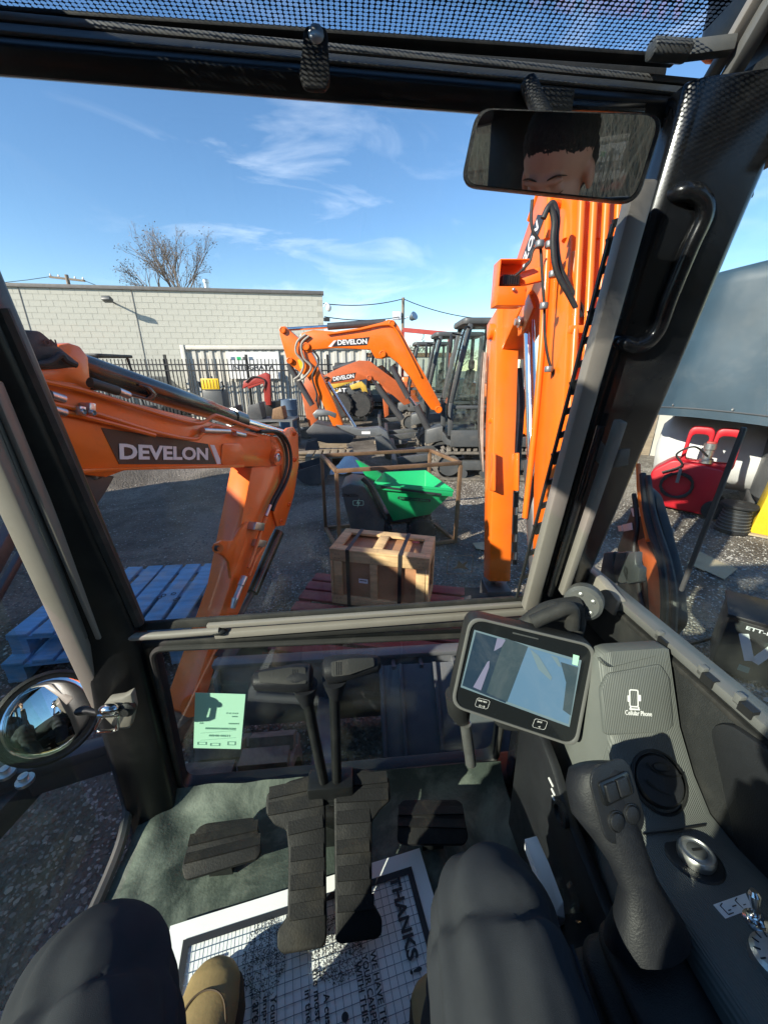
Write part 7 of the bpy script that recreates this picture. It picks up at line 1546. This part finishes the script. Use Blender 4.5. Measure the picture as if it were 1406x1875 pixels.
# trousers
b = MB()
for h, k, a in ((hL, kL, aL), (hR, kR, aR)):
    b.tube(spline([h - V((0, .06, 0)), h, h.lerp(k, .35), h.lerp(k, .7) + V((0, 0, .005)), k - (k - h).normalized() * .03 + V((0, 0, .004))], 4), [.102, .102, .100, .098, .096, .094, .092, .090, .088, .086, .085, .084, .083, .082, .081, .079, .077], 22)
    b.ell(k + V((0, -.005, -.002)), (.074, .070, .076), 20, 14)
    b.tube(spline([k + V((0, -.01, -.02)), k.lerp(a, .35) + V((0, -.015, 0)), k.lerp(a, .7), a + V((0, -.012, .0))], 5), [.074, .073, .072, .071, .070, .069, .068, .068, .068, .069, .070, .070, .071, .072, .072, .073], 22)
b.ell((0, -.32, 1.10), (.20, .14, .13), 22, 14)
def wr(co, n_):
    a = noise.noise(V((co.x * 9, co.y * 5, co.z * 14))) * .0030 + noise.noise(V((co.x * 24, co.y * 14, co.z * 34))) * .0012
    kd = min((co - kL).length, (co - kR).length); fold = math.exp(-((kd - .10) / .05) ** 2) * (.0045 + .003 * noise.noise(co * 9)) * math.sin(co.z * 120 + co.x * 70 + 3 * noise.noise(co * 12))
    return n_ * (a + fold)
put('trousers', voxel(b, .006, 5), 'denim', pe_, wr)
for h, k, s in ((hL, kL, -1), (hR, kR, 1)):
    sm = MB(); sm.tube(spline([h.lerp(k, f) + V((s * .084 * (1 - .10 * f), 0, .022)) for f in (.25, .5, .75, .92)]), .0022, 5, flat=.5); put('trouser_seam', mesh_from(sm, 'trouser_seam'), 'denim', pe_)
# jacket
b = MB(); b.tube([V((0, -.32, 1.06)), V((0, -.345, 1.25)), V((0, -.365, 1.45)), V((0, -.365, 1.58)), nk - V((0, .01, .05))], [.155, .15, .165, .17, .085], 20, flat=.8)
for (S, E, Wr) in sh: b.tube([V((S.x * .5, -.36, 1.57)), S, S.lerp(E, .5), E, E.lerp(Wr, .5), E.lerp(Wr, .95)], [.075, .072, .060, .055, .050, .040], 16)
b.lathe(nk - V((0, .01, .055)), V((0, .35, 1)), [(.085, 0), (.082, .045), (.074, .045), (.07, 0)], 20)
put('jacket', voxel(b, .007, 5), 'jacket', pe_, wr)
# boots
def boot(a, toe, nm):
    a2 = V((a.x, a.y, .72)); d = (toe - a2); d.z = 0; ln_ = d.length; d.normalize(); s_ = V((d.y, -d.x, 0)); b = MB(); rings = []
    for f, w_, h_ in ((-.36, .026, .060), (-.32, .035, .085), (-.15, .039, .105), (.05, .040, .105), (.25, .041, .086), (.5, .046, .066), (.75, .049, .056), (.92, .043, .049), (1.0, .028, .040), (1.03, .010, .030)):
        c = a2 + d * (ln_ * f); rings.append([c + s_ * (w_ * math.cos(t)) + V((0, 0, max(.012, .018 + h_ * (.5 + .5 * math.sin(t)) - (0 if math.sin(t) > -.5 else .0)))) for t in [2 * math.pi * k / 20 for k in range(20)]])
    b.loft(rings); b.tube([a2 + V((0, -.01, .06)), a + V((0, -.01, .06))], [.055, .058], 18); bo = put('boot', voxel(b, .005, 4), 'tan_leather', pe_)
    so = MB(); pr = []
    for f, w_ in ((-.38, .020), (-.33, .036), (-.1, .040), (.25, .042), (.55, .050), (.8, .051), (.96, .040), (1.05, .012)): pr.append((f, w_))
    so.prism([a2 + d * (ln_ * f) + s_ * w_ - V((0, 0, .006)) for f, w_ in pr] + [a2 + d * (ln_ * f) - s_ * w_ - V((0, 0, .006)) for f, w_ in pr[::-1]], (0, 0, .022)); me = mesh_from(so, 'boot_sole', .003)
    put('boot_sole', me, 'sole', pe_)
    st = MB(); tp_ = a2 + d * (ln_ * .30)
    for k in range(4):
        c = a2 + d * (ln_ * (.06 + .11 * k)) + V((0, 0, .116 - .018 * k)); st.tube(spline([c - s_ * .024 - V((0, 0, .008)), c + V((0, 0, .004)), c + s_ * .024 - V((0, 0, .008))]), .0025, 6)
    put('boot_lace', mesh_from(st, 'boot_lace'), 'sole', pe_)
    sm = MB(); sm.tube(spline([a2 + d * (ln_ * f) + s_ * w_ + V((0, 0, h_)) for f, w_, h_ in ((.35, .043, .045), (.55, .040, .062), (.74, .028, .071), (.80, 0, .073), (.74, -.028, .071), (.55, -.040, .062), (.35, -.043, .045))]), .0016, 5); put('boot_seam', mesh_from(sm, 'boot_seam'), 'sole', pe_)
SEAM = 1
boot(aL, V((-.262, .385, .72)), 'l'); boot(aR + V((.012, -.02, 0)), V((.112, .335, .72)), 'r')

bpy.data.scenes.remove(WORK)

# things of one kind share a group
GROUPS = {'utility_pole': 'utility poles behind the yard', 'overhead_wire': 'overhead wires', 'bare_tree': 'bare trees on the skyline', 'mini_excavator': 'mini excavators parked in the yard', 'wooden_pallet': 'wooden pallets in the yard', 'bucket_attachment': 'bucket attachments on the ground', 'board_stack': 'boards on the ground', 'cardboard_scrap': 'scraps of cardboard on the ground'}
for o in list(bpy.data.objects):
    if o.parent is None and o.name.split('.')[0] in GROUPS: o['group'] = GROUPS[o.name.split('.')[0]]
